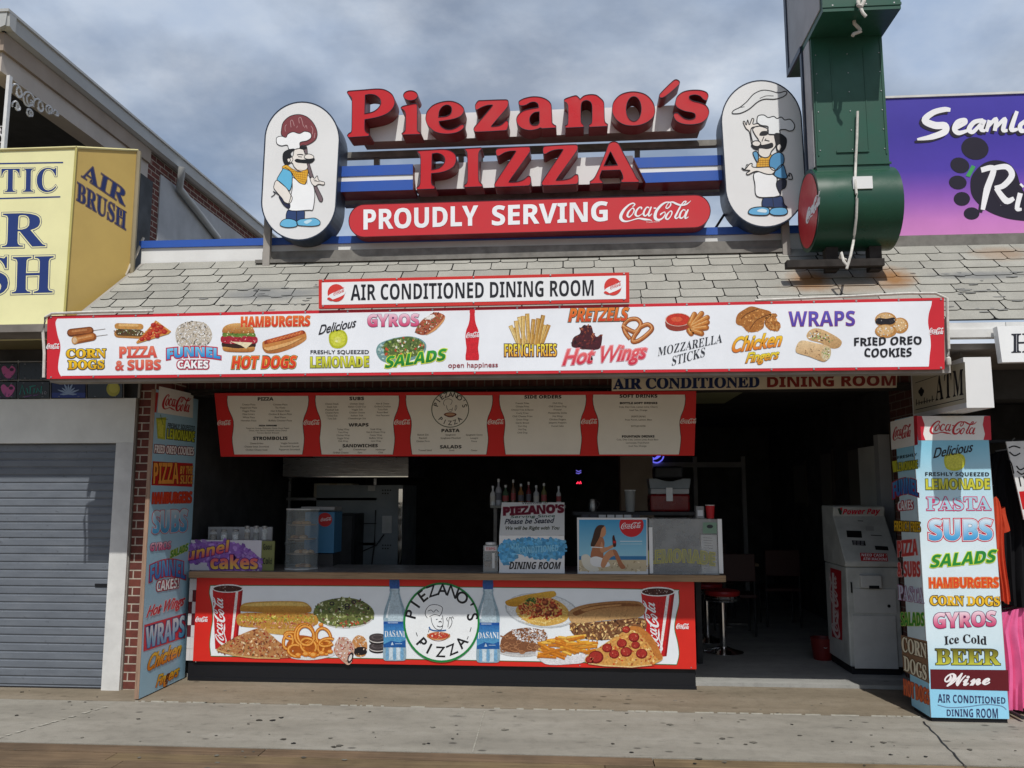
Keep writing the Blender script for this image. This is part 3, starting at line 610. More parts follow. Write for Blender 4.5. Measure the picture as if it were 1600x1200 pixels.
GLYPH_DATA.append([
[139,[93,125,9,-1,2,-3,-27,-7,-15,-9,-12,-11,-9,-18,-1,-14,7,-8,6,-2,18,26,30,27,31,17,22,2,8,-5,2,-9,-2,-9,-7,-11,-16,-15,-15,-10,-23,-11,-19,-4,-9,-23,0,-13,3,-6,13,-4,11,2,14,6,11,9,6,11,-1,8,-3,4,-6,3,-13,-3,-8,-8,-5,-16,-3,-2,-4,5,0,7,2,7,6,8,18,7,15,-2,5,-5,2,-6,-2,-15,-10,-12,-15,-9,-16,-4,-16,1,-14,5,-10,10,-5,17,3,16,-11,3,-7,6,-5,7,-1,11,2,12,12,17,12,10,16,7],[147,120,-10,-5,-16,-13,-18,-21,-17,-26,18,7,18,12,15,14,11,14,4,13,-2,4]],
[150,[96,125,23,-3,19,-10,9,4,7,-1,-12,-8,6,-8,6,-18,1,-17,-4,-17,-13,-27,-19,-16,-21,-5,-25,6,-27,-6,-17,2,-7,5,-1,9,8,6,15,0,24,-6,9,12,31,56,24,25,-15,9,-20,3,-21,-5,-14,-8,-11,-11,-12,-22,-2,-16,3,-7,5,-4,15,1,15,11,12,18,4,23,4,1,2,-4,-1,-14,-9,-20,-9,-10,-11,-8,-17,-4,-19,6,-8,8,-3,7,1,17,10,18,19,15,23,10],[138,102,-26,-66,-9,-13,-18,-13,8,-3,13,0,18,7,10,11,7,14,5,16,2,15,-3,19],[39,17,-9,-2,-3,-4,2,-4,7,-2,13,-1,14,6]],
[147,[122,125,44,-8,18,4,0,-4,-8,-7,-17,-7,-44,12,-17,0,-14,-5,-12,-9,-10,-11,-6,-11,-1,-10,4,-9,6,-2,9,4,9,9,6,9,4,12,0,14,7,0,4,-9,0,-17,-6,-14,-10,-9,-14,-5,-17,3,-5,5,-3,7,2,16,13,18,14,11,26,11],[141,103,3,-2,-8,-17,-5,-27,8,0,5,12,6,6,8,1,4,-6,-5,-9,-12,-8,-4,-18,-14,-3,9,20,-7,-1,-11,-22,-16,-17,-21,-10,-26,-3,-16,1,-16,8,-5,14,5,12,14,5,8,-2,5,-4,1,-7,-2,-3,-16,-8,0,-3,5,-5,16,-3,19,6,11,11,14,26,-13,-4,-17,-10,-3,0,1,3,16,10,18,7,7,14,12,18,12,12],[155,72,-6,-4,-4,-10,2,1,8,8]],
[169,[186,124,10,-2,6,-6,1,-5,-4,-11,-21,-19,-34,-18,-21,-48,0,-6,4,-1,18,5,15,10,33,28,6,3,5,-1,-46,-40,-12,-7,-13,-5,-16,-1,-7,3,-7,11,-1,11,11,30,-13,-4,-11,-23,-16,-16,-9,-7,-20,-7,-25,1,-15,8,-5,9,0,8,3,7,5,5,14,3,9,-5,1,-10,-17,-9,-1,-3,7,-7,9,-2,11,3,9,6,17,29,-19,-9,-3,0,-1,3,27,13,26,37,-21,-11,-11,0,-4,4,-1,6,12,16,-2,2,-14,-8,-17,-18,-5,-2,-3,2,2,3,23,21,15,7,12,-2,4,-8,-5,-14,39,29,8,4,3,-2,-17,-24,-11,-33,14,5,24,33,18,18,17,10],[185,119,-8,-3,-8,-9,-21,-35,22,13,11,11,7,11,1,8]],
[185,[97,125,13,-2,15,-12,5,-11,0,-15,-14,-25,-39,-39,42,33,64,69,4,1,3,-2,-37,-95,19,27,25,29,18,15,5,2,3,-1,-23,-21,-16,-19,-40,-57,-5,-2,-5,4,-4,10,-1,9,5,24,16,29,-34,-34,-30,-23,-38,-20,-5,3,7,10,25,27,19,29,10,24,1,19,-2,4,-10,4,-17,-4,-24,-16,-17,-19,-5,-12,0,-11,6,-7,12,1,12,11,11,16,5,13,2,15,3,1,2,-3,4,-18,-3,-17,-10,-14,-13,-9,-16,-4,-9,2,-7,4,-5,10,1,14,11,19,18,17,20,12]],
[106,[56,62,9,-3,5,-6,4,8,22,1,-24,-51,1,-2,4,1,16,12,4,-4,-15,-11,-12,-7,-7,-1,-7,2,-5,5,-1,6,-12,-10,-17,-3,-11,5,-5,9,2,16,11,15,20,14],[60,56,-9,-3,-14,-16,-10,-18,-2,-13,4,-2,7,2,15,15,14,25,-1,7]],
[77,[55,62,7,-1,8,-5,3,-7,-1,-6,-7,-5,-6,1,-3,8,6,7,-3,1,-4,-2,-16,-19,-10,-20,1,-8,5,-1,12,5,16,12,4,-4,-20,-14,-14,-5,-18,3,-7,9,-1,16,9,15,19,14]],
[121,[130,117,-59,-107,2,-4,4,1,18,15,4,-4,-17,-14,-10,-5,-13,2,-6,5,-1,5,-19,-11,-11,-1,-8,3,-8,8,-1,8,1,8,6,11,14,14,22,10,14,0,5,-1,5,-7,34,62],[64,56,-10,-3,-13,-15,-13,-19,-2,-12,3,-3,6,1,18,17,13,21,1,7]],
[82,[54,62,7,-1,8,-5,3,-8,-2,-6,-15,-13,-26,-9,-4,-11,4,-4,7,0,13,4,9,5,10,8,3,-4,-21,-14,-15,-5,-11,0,-13,6,-6,7,-2,8,5,14,13,14,17,10],[54,55,-9,-6,-8,-12,-6,-11,6,1,10,5,9,10,2,10]],
[105,[97,63,-30,-55,23,14,3,-4,-14,-10,-17,-8,-22,-35,-15,-15,-7,-5,-15,-4,-9,1,-9,5,-3,9,3,12,11,11,17,10,25,10,5,8,-10,-6,-14,-2,-7,3,-7,8,-1,7,2,12,15,18,12,9,13,5,14,0,4,-1,5,-7,4,8],[61,56,-7,-2,-14,-16,-13,-19,-4,-13,4,-2,7,2,14,13,14,26,2,6],[35,-9,-17,-7,-18,-14,-6,-15,2,-6,5,-2,7,2,7,8]],
[113,[90,117,-41,-78,19,17,8,4,13,1,6,-6,2,-13,-21,-35,6,1,16,14,4,-4,-18,-15,-12,-4,-11,4,-4,13,4,11,20,28,-10,-4,-13,-11,-28,-40,-26,-1,26,49,-13,-14,-4,4,23,25,30,52]],
[69,[57,92,9,-3,1,-8,-5,-7,-7,-2,-9,4,-1,7,5,7],[60,62,-29,-54,1,-2,6,2,16,14,4,-4,-23,-17,-10,-2,-11,3,-3,4,0,8,14,30,-10,-10,-4,4,21,22]],
[109,[90,117,-62,-117,-24,-1,27,50,-15,-15,-4,4,5,4,24,29,25,44],[88,62,10,-5,2,-5,-1,-5,-6,-4,-7,0,-3,3,1,7,-2,1,-13,-16,7,-3,4,-5,-2,-18,10,6,5,4,4,-4,-18,-15,-11,-4,-10,1,-4,5,-1,7,9,20,-10,1,-2,3,3,4,11,2,13,15]],
[84,[90,117,-57,-106,0,-4,3,-1,21,17,4,-5,-17,-14,-12,-5,-13,2,-7,9,2,13,9,19,-8,-8,-5,3,20,21,35,57]],
[115,[85,62,10,-5,3,-5,1,-9,-6,-13,-14,-18,-1,-5,8,3,14,12,4,-4,-15,-12,-11,-6,-10,0,-6,6,-3,10,2,9,22,27,0,3,-4,-1,-16,-12,-33,-42,-30,-2,31,48,-3,0,-13,-12,-4,4,22,19,11,4,6,-3,2,-10,-1,-9,19,17]],
[89,[56,62,12,-3,5,-5,3,-6,-2,-15,-11,-16,14,8,4,-5,-18,-10,-10,-2,-19,-9,-11,0,-12,5,-5,11,2,15,10,14,21,14],[60,55,-12,-8,-12,-18,-7,-17,0,-6,3,-1,10,5,1,7,9,4,6,8,7,20,-1,5]],
[82,[32,66,2,-1,2,-8,21,-4,7,-6,-3,-10,-17,-25,0,-5,6,1,13,10,4,5,4,-5,-17,-14,-8,-4,-14,0,-11,8,-1,8,5,12,9,13,10,8,-14,-1,-15,-14,-4,4,13,12,4,14]],
[70,[42,67,3,-3,-3,-8,10,-21,0,-10,-4,-9,10,9,3,-4,-16,-15,-16,-7,-17,0,-8,6,-3,10,4,5,9,1,5,-7,-2,-5,-7,-2,4,-3,5,1,6,5,4,8,3,13,0,19,-18,-16,-3,4]],
[88,[89,113,-14,-25,13,0,-2,-7,-16,0,-39,-69,0,-5,4,-1,22,16,3,-4,-17,-14,-13,-5,-13,2,-5,9,1,12,12,22,-11,-10,-3,4,24,26,29,48]],
[118,[62,62,-24,-42,-2,-11,5,0,14,14,25,37,29,2,-29,-54,5,-1,18,15,4,-4,-18,-15,-10,-4,-14,2,-7,9,1,8,-8,-8,-13,-8,-12,-3,-9,2,-5,6,-1,8,13,28,-10,-9,-3,4,22,22]],
])
GLYPH_DATA.append([
[125,[71,132,-14,2,-14,-2,-11,-7,-7,-10,-3,-13,2,-8,14,-23,-23,-18,-7,-11,-2,-11,2,-13,8,-10,11,-7,13,-3,10,1,21,10,12,10,16,-19,25,0,-28,32,14,18,9,18,-20,0,-15,-22,-19,22,19,18,5,9,1,9,-2,12,-7,9],[51,116,12,0,8,-7,0,-11,-8,-11,-9,-6,-11,17,0,11],[39,51,10,7,22,-26,-14,-11,-15,-5,-11,4,-6,11,2,7]],
[38,[28,143,-18,0,0,-23,5,-28,8,0,5,28]],
[44,[27,23,-11,1,-6,-6,0,-9,5,-6,4,-1,1,-6,-8,-20,10,5,7,7,5,9,0,16]],
[65,[57,53,-49,0,0,-18,49,0]],
[100,[68,133,-18,5,-18,-5,-14,-14,-9,-22,-3,-29,3,-28,9,-23,14,-14,18,-5,18,5,14,14,9,23,3,28,-3,29,-9,22],[40,116,10,4,10,-4,8,-10,5,-16,1,-22,-1,-21,-5,-16,-8,-11,-10,-3,-10,3,-8,11,-5,16,-1,21,1,22,5,16]],
[100,[60,136,-20,0,0,-136,20,0]],
[133,[72,137,-13,0,-59,-137,20,0,17,40,58,0,18,-40,20,0],[65,107,-20,-49,42,0]],
[113,[15,0,0,136,40,0,19,-3,13,-8,7,-11,3,-12,-2,-10,-3,-8,-16,-12,14,-5,10,-7,6,-11,3,-13,-3,-12,-8,-12,-14,-9,-22,-3],[35,119,29,-2,7,-4,4,-6,1,-7,-1,-10,-6,-7,-9,-4,-25,-1],[35,60,37,-1,9,-5,6,-6,1,-9,-1,-7,-5,-7,-9,-5,-38,-2]],
[142,[95,138,-11,0,-30,-5,-23,-15,-16,-23,-5,-29,4,-22,13,-23,23,-16,33,-7,28,4,22,8,0,22,-12,-7,-24,-8,-12,-1,-22,4,-18,11,-11,16,-4,21,4,21,11,16,18,11,21,4,12,-1,11,-2,24,-11,0,21]],
[150,[15,0,0,136,53,0,33,-6,22,-16,14,-22,4,-24,-5,-25,-15,-22,-22,-15,-31,-6],[35,119,30,0,25,-4,17,-11,10,-16,4,-20,-3,-15,-8,-16,-17,-14,-27,-5,-31,0]],
[100,[15,136,0,-136,79,0,0,18,-59,0,0,42,55,0,0,18,-55,0,0,41,57,0,0,17]],
[94,[15,136,0,-136,20,0,0,63,53,0,0,18,-53,0,0,38,53,0,0,17]],
[148,[95,138,-12,0,-29,-5,-23,-15,-15,-23,-6,-28,5,-27,16,-22,23,-15,29,-5,26,3,26,8,0,58,-46,0,0,-17,26,0,0,-28,-7,-3,-23,-3,-22,4,-17,11,-12,16,-4,21,4,21,11,16,17,11,21,4,12,-1,12,-2,25,-10,0,20]],
[146,[35,136,-20,0,0,-136,20,0,0,59,76,0,0,-59,20,0,0,136,-20,0,0,-59,-76,0]],
[50,[35,136,-20,0,0,-136,20,0]],
[50,[35,136,-20,0,0,-146,-3,-10,-7,-5,-17,-2,3,-19,24,3,11,10,7,14,2,17]],
[131,[35,136,-20,0,0,-136,20,0,0,67,69,-67,27,0,-74,72,59,64,-24,0,-57,-62]],
[98,[34,136,-19,0,0,-136,81,0,0,18,-62,0]],
[156,[33,136,-18,0,0,-136,19,0,0,106,43,-53,3,0,42,53,0,-106,20,0,0,136,-18,0,-46,-56]],
[156,[30,136,-15,0,0,-136,18,0,0,105,91,-105,17,0,0,136,-18,0,0,-105]],
[165,[113,133,-31,5,-30,-5,-23,-16,-15,-22,-5,-27,5,-26,15,-23,23,-15,30,-6,31,6,23,15,15,23,5,26,-6,27,-14,22],[61,116,21,4,21,-4,17,-11,11,-16,4,-21,-4,-20,-11,-17,-17,-11,-21,-4,-21,4,-17,11,-11,17,-4,20,4,21,11,16]],
[102,[14,136,0,-136,20,0,0,59,41,3,14,8,8,12,3,15,-3,15,-8,13,-13,8,-19,3],[34,119,34,-2,7,-5,5,-14,-2,-9,-5,-7,-7,-4,-32,-1]],
[165,[113,133,-29,5,-30,-5,-24,-14,-15,-22,-6,-29,4,-24,12,-20,18,-15,23,-9,31,-18,17,-7,19,-3,18,18,-22,0,-30,10,23,9,18,15,12,20,4,24,-5,28,-16,22],[83,120,-25,-5,-17,-13,-9,-17,-3,-17,4,-20,10,-16,17,-12,24,-4,21,4,16,11,11,17,4,20,-4,20,-11,17,-17,11]],
[121,[15,136,0,-136,20,0,0,59,16,-1,7,-4,10,-9,29,-45,24,0,-15,21,-18,28,-16,16,10,5,7,8,4,9,2,11,-4,16,-8,12,-15,8,-18,2],[35,120,25,-2,8,-4,5,-6,1,-9,-1,-8,-4,-7,-8,-5,-26,-2]],
[92,[57,138,-25,-2,-13,-8,-8,-11,-3,-15,9,-23,41,-29,9,-17,-5,-11,-7,-5,-10,-1,-19,5,-17,15,0,-25,18,-10,9,-2,11,-1,15,3,12,8,8,11,3,15,-9,26,-41,28,-9,15,2,7,4,5,16,5,15,-3,17,-12,0,23]],
[121,[117,136,-114,0,0,-17,48,0,0,-119,19,0,0,119,47,0]],
[142,[32,136,-20,0,0,-84,5,-24,13,-17,18,-10,21,-3,27,4,19,11,11,18,4,23,0,82,-20,0,-2,-96,-7,-13,-12,-8,-9,-2,-11,-1,-16,3,-17,14,-4,13]],
[121,[20,136,-20,0,59,-137,4,0,58,137,-20,0,-40,-95]],
[208,[20,136,-20,0,55,-137,4,0,45,111,45,-111,4,0,55,137,-19,0,-37,-94,-38,94,-19,0,-38,-94]],
[121,[24,136,-24,0,51,-64,0,-72,19,0,0,72,51,64,-24,0,-37,-47]],
[129,[126,136,-117,0,0,-17,81,0,-87,-119,123,0,0,18,-87,0]],
[85,[50,90,-22,1,-8,-2,-13,-10,0,-19,7,7,14,7,14,0,9,-8,1,-12,-27,-10,-10,-5,-7,-8,-3,-11,2,-8,4,-7,7,-5,9,-2,12,2,12,7,5,-7,9,-2,8,2,9,5,0,11,-9,-5,-3,3,-1,48,-2,13,-7,9],[41,40,11,4,0,-26,-8,-5,-8,-2,-9,3,-4,9,2,7]],
[100,[30,136,-18,0,0,-131,24,-6,29,3,15,9,10,15,3,21,-3,18,-8,14,-12,9,-16,4,-12,-2,-12,-7],[30,66,15,9,15,-2,8,-6,5,-10,2,-13,-2,-12,-6,-9,-8,-6,-11,-2,-18,3]],
[88,[60,91,-26,-3,-14,-9,-9,-16,-3,-20,4,-18,9,-14,14,-9,19,-4,27,5,0,18,-19,-6,-18,2,-9,6,-6,9,-3,13,2,12,6,10,9,6,17,2,19,-9,0,19]],
[102,[90,136,-18,0,0,-48,-18,4,-18,-4,-15,-9,-9,-14,-3,-18,3,-19,9,-15,13,-10,18,-3,38,0],[60,75,12,-3,0,-57,-31,2,-8,6,-5,10,-1,11,2,13,6,10,9,6]],
[96,[66,89,-16,3,-17,-4,-13,-9,-9,-14,-3,-19,3,-18,9,-15,13,-11,19,-4,10,1,26,10,0,17,-24,-10,-19,1,-9,5,-7,8,-3,12,63,0,-3,22,-7,15],[51,76,8,-1,7,-5,4,-7,2,-9,-46,0,3,9,5,7,7,5]],
[50,[59,136,-19,2,-14,-8,-9,-13,-3,-27,-12,0,0,-16,12,0,0,-74,18,0,0,74,16,0,0,16,-16,0,1,18,3,7,6,4,9,2,8,-2]],
[85,[84,90,-53,-2,-12,-7,-8,-9,-3,-13,3,-13,8,-10,9,-5,-11,-6,-3,-8,2,-5,7,-6,-18,-9,-4,-7,-1,-9,3,-11,9,-8,13,-6,16,-2,18,2,14,6,8,9,3,12,-2,8,-4,7,-8,6,-33,9,-7,6,4,6,22,5,14,10,4,11,1,11,-9,14,18,0],[35,73,13,0,10,-8,0,-13,-9,-9,-14,0,-10,9,0,12],[37,-4,19,-3,8,-5,3,-7,-2,-5,-5,-4,-18,-4,-19,4,-5,4,-1,6,6,10]],
[100,[30,136,-18,0,0,-136,18,0,0,64,6,6,11,7,13,-1,5,-5,4,-6,1,-9,0,-56,18,0,0,55,-3,16,-6,12,-10,6,-12,3,-14,-4,-13,-10]],
[44,[31,90,-18,0,0,-90,18,0],[26,127,-8,0,-6,-6,0,-8,6,-6,8,0,6,6,0,8]],
[96,[92,90,-21,0,-40,-44,45,-46,24,0,-46,46],[30,136,-18,0,0,-136,18,0]],
[44,[31,136,-18,0,0,-136,18,0]],
[154,[64,91,-15,0,-19,-13,0,12,-18,0,0,-90,18,0,0,65,10,9,12,3,11,-5,4,-7,1,-65,18,0,0,65,15,11,12,-1,6,-4,4,-6,2,-9,0,-56,17,0,0,56,-2,15,-6,11,-9,7,-12,3,-17,-5,-13,-12,-6,7]],
[100,[69,89,-19,2,-7,-3,-13,-10,0,12,-18,0,0,-90,18,0,0,64,6,6,5,4,11,3,8,-1,5,-5,5,-15,0,-56,18,0,0,55,-3,16,-6,12]],
[110,[55,92,19,-4,15,-9,11,-15,3,-18,-3,-20,-10,-15,-16,-9,-19,-4,-19,4,-15,10,-10,15,-4,19,4,18,10,14,15,10],[54,76,13,-3,9,-6,7,-9,2,-12,-2,-13,-6,-10,-10,-7,-13,-2,-11,2,-10,7,-5,10,-3,13,3,12,6,9,9,6]],
[100,[11,90,0,-136,18,0,0,48,18,-4,19,4,14,9,9,15,4,18,-3,20,-10,14,-16,9,-22,3],[29,74,29,-2,9,-6,6,-9,2,-13,-3,-12,-5,-9,-10,-7,-11,-2,-17,4]],
[79,[63,91,-11,-1,-7,-4,-13,-17,0,21,-18,0,0,-90,18,0,0,47,1,11,5,9,7,5,12,2,13,-8,9,15]],
[77,[45,91,-19,-1,-9,-5,-6,-8,-2,-10,6,-15,29,-19,7,-9,-1,-4,-7,-5,-11,0,-24,11,0,-20,24,-7,19,1,10,5,6,9,2,11,-1,6,-10,12,-26,18,-5,7,3,6,9,2,12,-2,14,-7,0,17]],
[67,[33,108,0,-18,29,0,0,-16,-29,0,2,-53,3,-4,8,-3,20,7,0,-17,-16,-5,-18,1,-9,6,-6,9,-1,59,-16,0,0,2]],
[100,[30,90,-18,0,0,-56,2,-15,7,-11,9,-7,13,-3,14,4,13,9,0,-11,17,0,0,90,-17,0,0,-64,-10,-10,-12,-3,-8,1,-6,4,-3,6]],
[88,[20,90,-19,0,40,-92,6,0,40,92,-19,0,-24,-55]],
[144,[19,90,-19,0,40,-92,6,0,26,63,27,-63,5,0,40,92,-19,0,-24,-55,-22,55,-14,0,-22,-55]],
[100,[22,90,-22,0,38,-44,-38,-46,22,0,27,32,28,-32,23,0,-40,46,37,44,-22,0,-26,-31]],
[88,[20,90,-20,0,35,-71,-31,-65,20,0,64,136,-20,0,-24,-51]],
[83,[81,90,-77,0,0,-16,46,0,-48,-74,79,0,0,16,-48,0]],
])
load_glyphs()
CAPH = {}
for st_ in 'bscp':
 CAPH[st_] = max(p[1] for l in GLY[st_+'H'][1] for p in l)
attrmat('print', 0.42, 0.35, 0.05)
attrmat('print_photo', 0.42, 0.35, 0.06, 14.0, fleck=0.25)
attrmat('print_gloss', 0.25, 0.45, 0.05)
attrmat('painted', 0.5, 0.35, 0.10)
attrmat('weathered', 0.6, 0.3, 0.22, 5.0, 0.15)
attrmat('cloth', 0.9, 0.1, 0.12, 8.0, 0.25, 300)
attrmat('gum', 0.9, 0.1, 0.2, 20.0)
attrmat('food', 0.7, 0.2, 0.25, 60.0, 0.6, 120)
pm('white_paint', (0.74, 0.745, 0.73), 0.5, 0, 0.10, 3.0)
pm('trim_white', (0.66, 0.66, 0.64), 0.55, 0, 0.16, 5.0, 0.1, 60)
pm('panel_grey', (0.72, 0.73, 0.69), 0.55, 0, 0.12, 3.0)
pm('sign_white', (0.78, 0.785, 0.78), 0.35, 0, 0.06, 2.0)
pm('red_return', (0.22, 0.012, 0.016), 0.4, 0, 0.15, 5.0)
pm('red_face', (0.54, 0.017, 0.022), 0.32, 0, 0.06, 4.0)
pm('red_soft', (0.58, 0.033, 0.04), 0.35, 0, 0.06, 4.0)
pm('trim_navy', (0.012, 0.012, 0.03), 0.4, 0, 0.1, 4.0)
pm('navy_return', (0.03, 0.045, 0.075), 0.35, 0, 0.2, 3.0)
pm('blue_paint', (0.03, 0.10, 0.42), 0.4, 0, 0.08, 4.0)
pm('steel', (0.20, 0.19, 0.17), 0.6, 0.2, 0.3, 9.0)
pm('steel_dark', (0.03, 0.03, 0.032), 0.6, 0.2, 0.3, 9.0)
pm('galv', (0.42, 0.42, 0.42), 0.45, 0.7, 0.2, 14.0)
pm('stainless', (0.26, 0.26, 0.26), 0.30, 0.9, 0.12, 6.0, stretch=(1, 1, 14))
pm('chrome', (0.75, 0.75, 0.75), 0.10, 1.0, 0.05, 6.0)
pm('tower_green', (0.018, 0.085, 0.055), 0.42, 0, 0.22, 3.5)
pm('drum_green', (0.012, 0.065, 0.038), 0.30, 0, 0.18, 4.0)
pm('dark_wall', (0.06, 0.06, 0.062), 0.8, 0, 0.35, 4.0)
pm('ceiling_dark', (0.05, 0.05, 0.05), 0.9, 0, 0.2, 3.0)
pm('soffit', (0.22, 0.20, 0.18), 0.8, 0, 0.3, 3.0)
pm('fascia_grey', (0.33, 0.31, 0.28), 0.7, 0, 0.22, 5.0)
pm('black_trim', (0.006, 0.007, 0.010), 0.5, 0, 0.3, 5.0)
pm('rubber', (0.02, 0.02, 0.022), 0.6, 0, 0.3, 5.0)
pm('tan_trim', (0.36, 0.29, 0.23), 0.7, 0, 0.12, 3.0)
pm('tan_light', (0.52, 0.46, 0.40), 0.7, 0, 0.10, 3.0)
pm('gutter_paint', (0.47, 0.48, 0.47), 0.45, 0, 0.14, 4.0, stretch=(1, 0.3, 1))
pm('aged_white', (0.46, 0.47, 0.48), 0.7, 0, 0.18, 2.2)
pm('iron_white', (0.7, 0.71, 0.72), 0.5, 0, 0.15, 9.0)
pm('counter_top', (0.23, 0.22, 0.21), 0.35, 0, 0.25, 10.0)
pm('vinyl_red', (0.30, 0.015, 0.015), 0.35, 0, 0.15, 6.0)
pm('plastic_grey', (0.50, 0.51, 0.50), 0.45, 0, 0.12, 5.0)
pm('screen', (0.015, 0.016, 0.018), 0.15, 0, 0.2, 8.0)
pm('rope', (0.62, 0.60, 0.55), 0.8, 0, 0.2, 40.0)
pm('slush', (0.20, 0.01, 0.012), 0.25, 0, 0.2, 12.0)
pm('jar_spice', (0.16, 0.10, 0.05), 0.8, 0, 0.4, 60.0)
pm('sand_ground', (0.22, 0.18, 0.14), 0.95, 0, 0.15, 0.6)
pm('rust_bar', (0.03, 0.025, 0.022), 0.8, 0, 0.4, 9.0)
def glassmat(name, col=(0.9, 0.95, 0.95), alpha=0.22, rough=0.06):
 mt, t, b = newmat(name)
 tr = t.nodes.new('ShaderNodeBsdfTransparent'); mx_ = t.nodes.new('ShaderNodeMixShader')
 b.inputs['Base Color'].default_value = (*col, 1); b.inputs['Roughness'].default_value = rough
 n = noise(t, objco(t), 6, 4); r = ramp(t, n.outputs['Fac'], [(0.3, alpha*0.7), (0.7, alpha*1.3)])
 t.links.new(r.outputs[0], mx_.inputs[0])
 t.links.new(tr.outputs[0], mx_.inputs[1]); t.links.new(b.outputs[0], mx_.inputs[2])
 t.links.new(mx_.outputs[0], t.nodes['Material Output'].inputs[0])
glassmat('acrylic', (0.75, 0.82, 0.82), 0.16)
glassmat('acrylic_cloudy', (0.62, 0.64, 0.64), 0.34, 0.2)
glassmat('jar_glass', (0.8, 0.84, 0.82), 0.3)
def brickmat(name, c1, c2, mortar, axis='xz', bw=0.205, rh=0.068, off=0.5):
 mt, t, b = newmat(name)
 c = t.nodes.new('ShaderNodeTexCoord'); sp = t.nodes.new('ShaderNodeSeparateXYZ'); cb = t.nodes.new('ShaderNodeCombineXYZ')
 geo = t.nodes.new('ShaderNodeNewGeometry')
 t.links.new(geo.outputs['Position'], sp.inputs[0])
 ad = t.nodes.new('ShaderNodeMath'); ad.operation = 'ADD'
 t.links.new(sp.outputs['X'], ad.inputs[0]); t.links.new(sp.outputs['Y'], ad.inputs[1])
 if axis == 'soldier':
  t.links.new(sp.outputs['Z'], cb.inputs[0]); t.links.new(ad.outputs[0], cb.inputs[1])
 else:
  t.links.new(ad.outputs[0], cb.inputs[0]); t.links.new(sp.outputs['Z'], cb.inputs[1])
 br = t.nodes.new('ShaderNodeTexBrick')
 br.inputs['Scale'].default_value = 1.0; br.inputs['Mortar Size'].default_value = 0.0055
 br.inputs['Mortar Smooth'].default_value = 0.15; br.inputs['Bias'].default_value = 0.0
 br.inputs['Brick Width'].default_value = bw; br.inputs['Row Height'].default_value = rh
 br.inputs['Color1'].default_value = (*c1, 1); br.inputs['Color2'].default_value = (*c2, 1); br.inputs['Mortar'].default_value = (*mortar, 1)
 br.offset = off
 t.links.new(cb.outputs[0], br.inputs['Vector'])
 n = noise(t, geo.outputs['Position'], 14, 6, 0.65)
 r = ramp(t, n.outputs['Fac'], [(0.3, 0.62), (0.65, 1.08)])
 cc = mixc(t, 1.0, br.outputs['Color'], r.outputs[0], 'MULTIPLY')
 t.links.new(cc, b.inputs['Base Color']); b.inputs['Roughness'].default_value = 0.85
 iv = t.nodes.new('ShaderNodeMath'); iv.operation = 'SUBTRACT'; iv.inputs[0].default_value = 1
 t.links.new(br.outputs['Fac'], iv.inputs[1])
 bump(t, b, iv.outputs[0], 0.7, 0.006)
brickmat('brick', (0.17, 0.042, 0.028), (0.12, 0.032, 0.024), (0.50, 0.44, 0.36))
brickmat('brick_dark', (0.10, 0.03, 0.022), (0.08, 0.026, 0.02), (0.16, 0.13, 0.11))
brickmat('brick_soldier', (0.12, 0.035, 0.026), (0.09, 0.03, 0.024), (0.16, 0.13, 0.11), 'soldier', 0.3, 0.075, 0.0)
def concretemat(name, base, tint, dark=0.5, cracks=True):
 mt, t, b = newmat(name)
 g = t.nodes.new('ShaderNodeNewGeometry'); v = g.outputs['Position']
 mp = t.nodes.new('ShaderNodeMapping'); mp.inputs['Scale'].default_value = (0.6, 2.2, 1); t.links.new(v, mp.inputs[0])
 n1_ = noise(t, mp.outputs[0], 1.6, 8, 0.65, 0.3); n2_ = noise(t, v, 9, 6, 0.7); n3_ = noise(t, v, 160, 2, 0.5)
 c = ramp(t, n1_.outputs['Fac'], [(0.28, tuple(x*0.80 for x in base)), (0.5, base), (0.72, tint)]).outputs[0]
 c = mixc(t, 1.0, c, ramp(t, n2_.outputs['Fac'], [(0.25, 0.78), (0.5, 1.0), (0.75, 1.07)]).outputs[0], 'MULTIPLY')
 c = mixc(t, 1.0, c, ramp(t, n3_.outputs['Fac'], [(0.3, 0.86), (0.6, 1.05)]).outputs[0], 'MULTIPLY')
 mp2 = t.nodes.new('ShaderNodeMapping'); mp2.inputs['Scale'].default_value = (4.2, 9.0, 1); t.links.new(v, mp2.inputs[0])
 vo = noise(t, mp2.outputs[0], 1.0, 5, 0.75)
 c = mixc(t, 1.0, c, ramp(t, vo.outputs['Fac'], [(0.29, dark), (0.40, 1.0)]).outputs[0], 'MULTIPLY')
 mp3 = t.nodes.new('ShaderNodeMapping'); mp3.inputs['Scale'].default_value = (5.0, 8.0, 1); t.links.new(v, mp3.inputs[0])
 vr = t.nodes.new('ShaderNodeTexVoronoi'); vr.inputs['Scale'].default_value = 1.0; t.links.new(mp3.outputs[0], vr.inputs['Vector'])
 sp_ = ramp(t, vr.outputs['Distance'], [(0.10, dark*0.8), (0.17, 1.0)])
 sepc = t.nodes.new('ShaderNodeSeparateColor'); t.links.new(vr.outputs['Color'], sepc.inputs[0])
 pick = ramp(t, sepc.outputs[0], [(0.72, 0.0), (0.80, 1.0)])
 c = mixc(t, pick.outputs[0], c, mixc(t, 1.0, c, sp_.outputs[0], 'MULTIPLY'))
 t.links.new(c, b.inputs['Base Color']); b.inputs['Roughness'].default_value = 0.88
 b.inputs['Specular IOR Level'].default_value = 0.25
 bump(t, b, n3_.outputs['Fac'], 0.35, 0.003)
concretemat('concrete', (0.272, 0.256, 0.218), (0.325, 0.308, 0.268))
concretemat('concrete_brown', (0.215, 0.180, 0.130), (0.270, 0.232, 0.178), 0.5)
concretemat('floor_grey', (0.33, 0.33, 0.31), (0.42, 0.42, 0.40), 0.8)
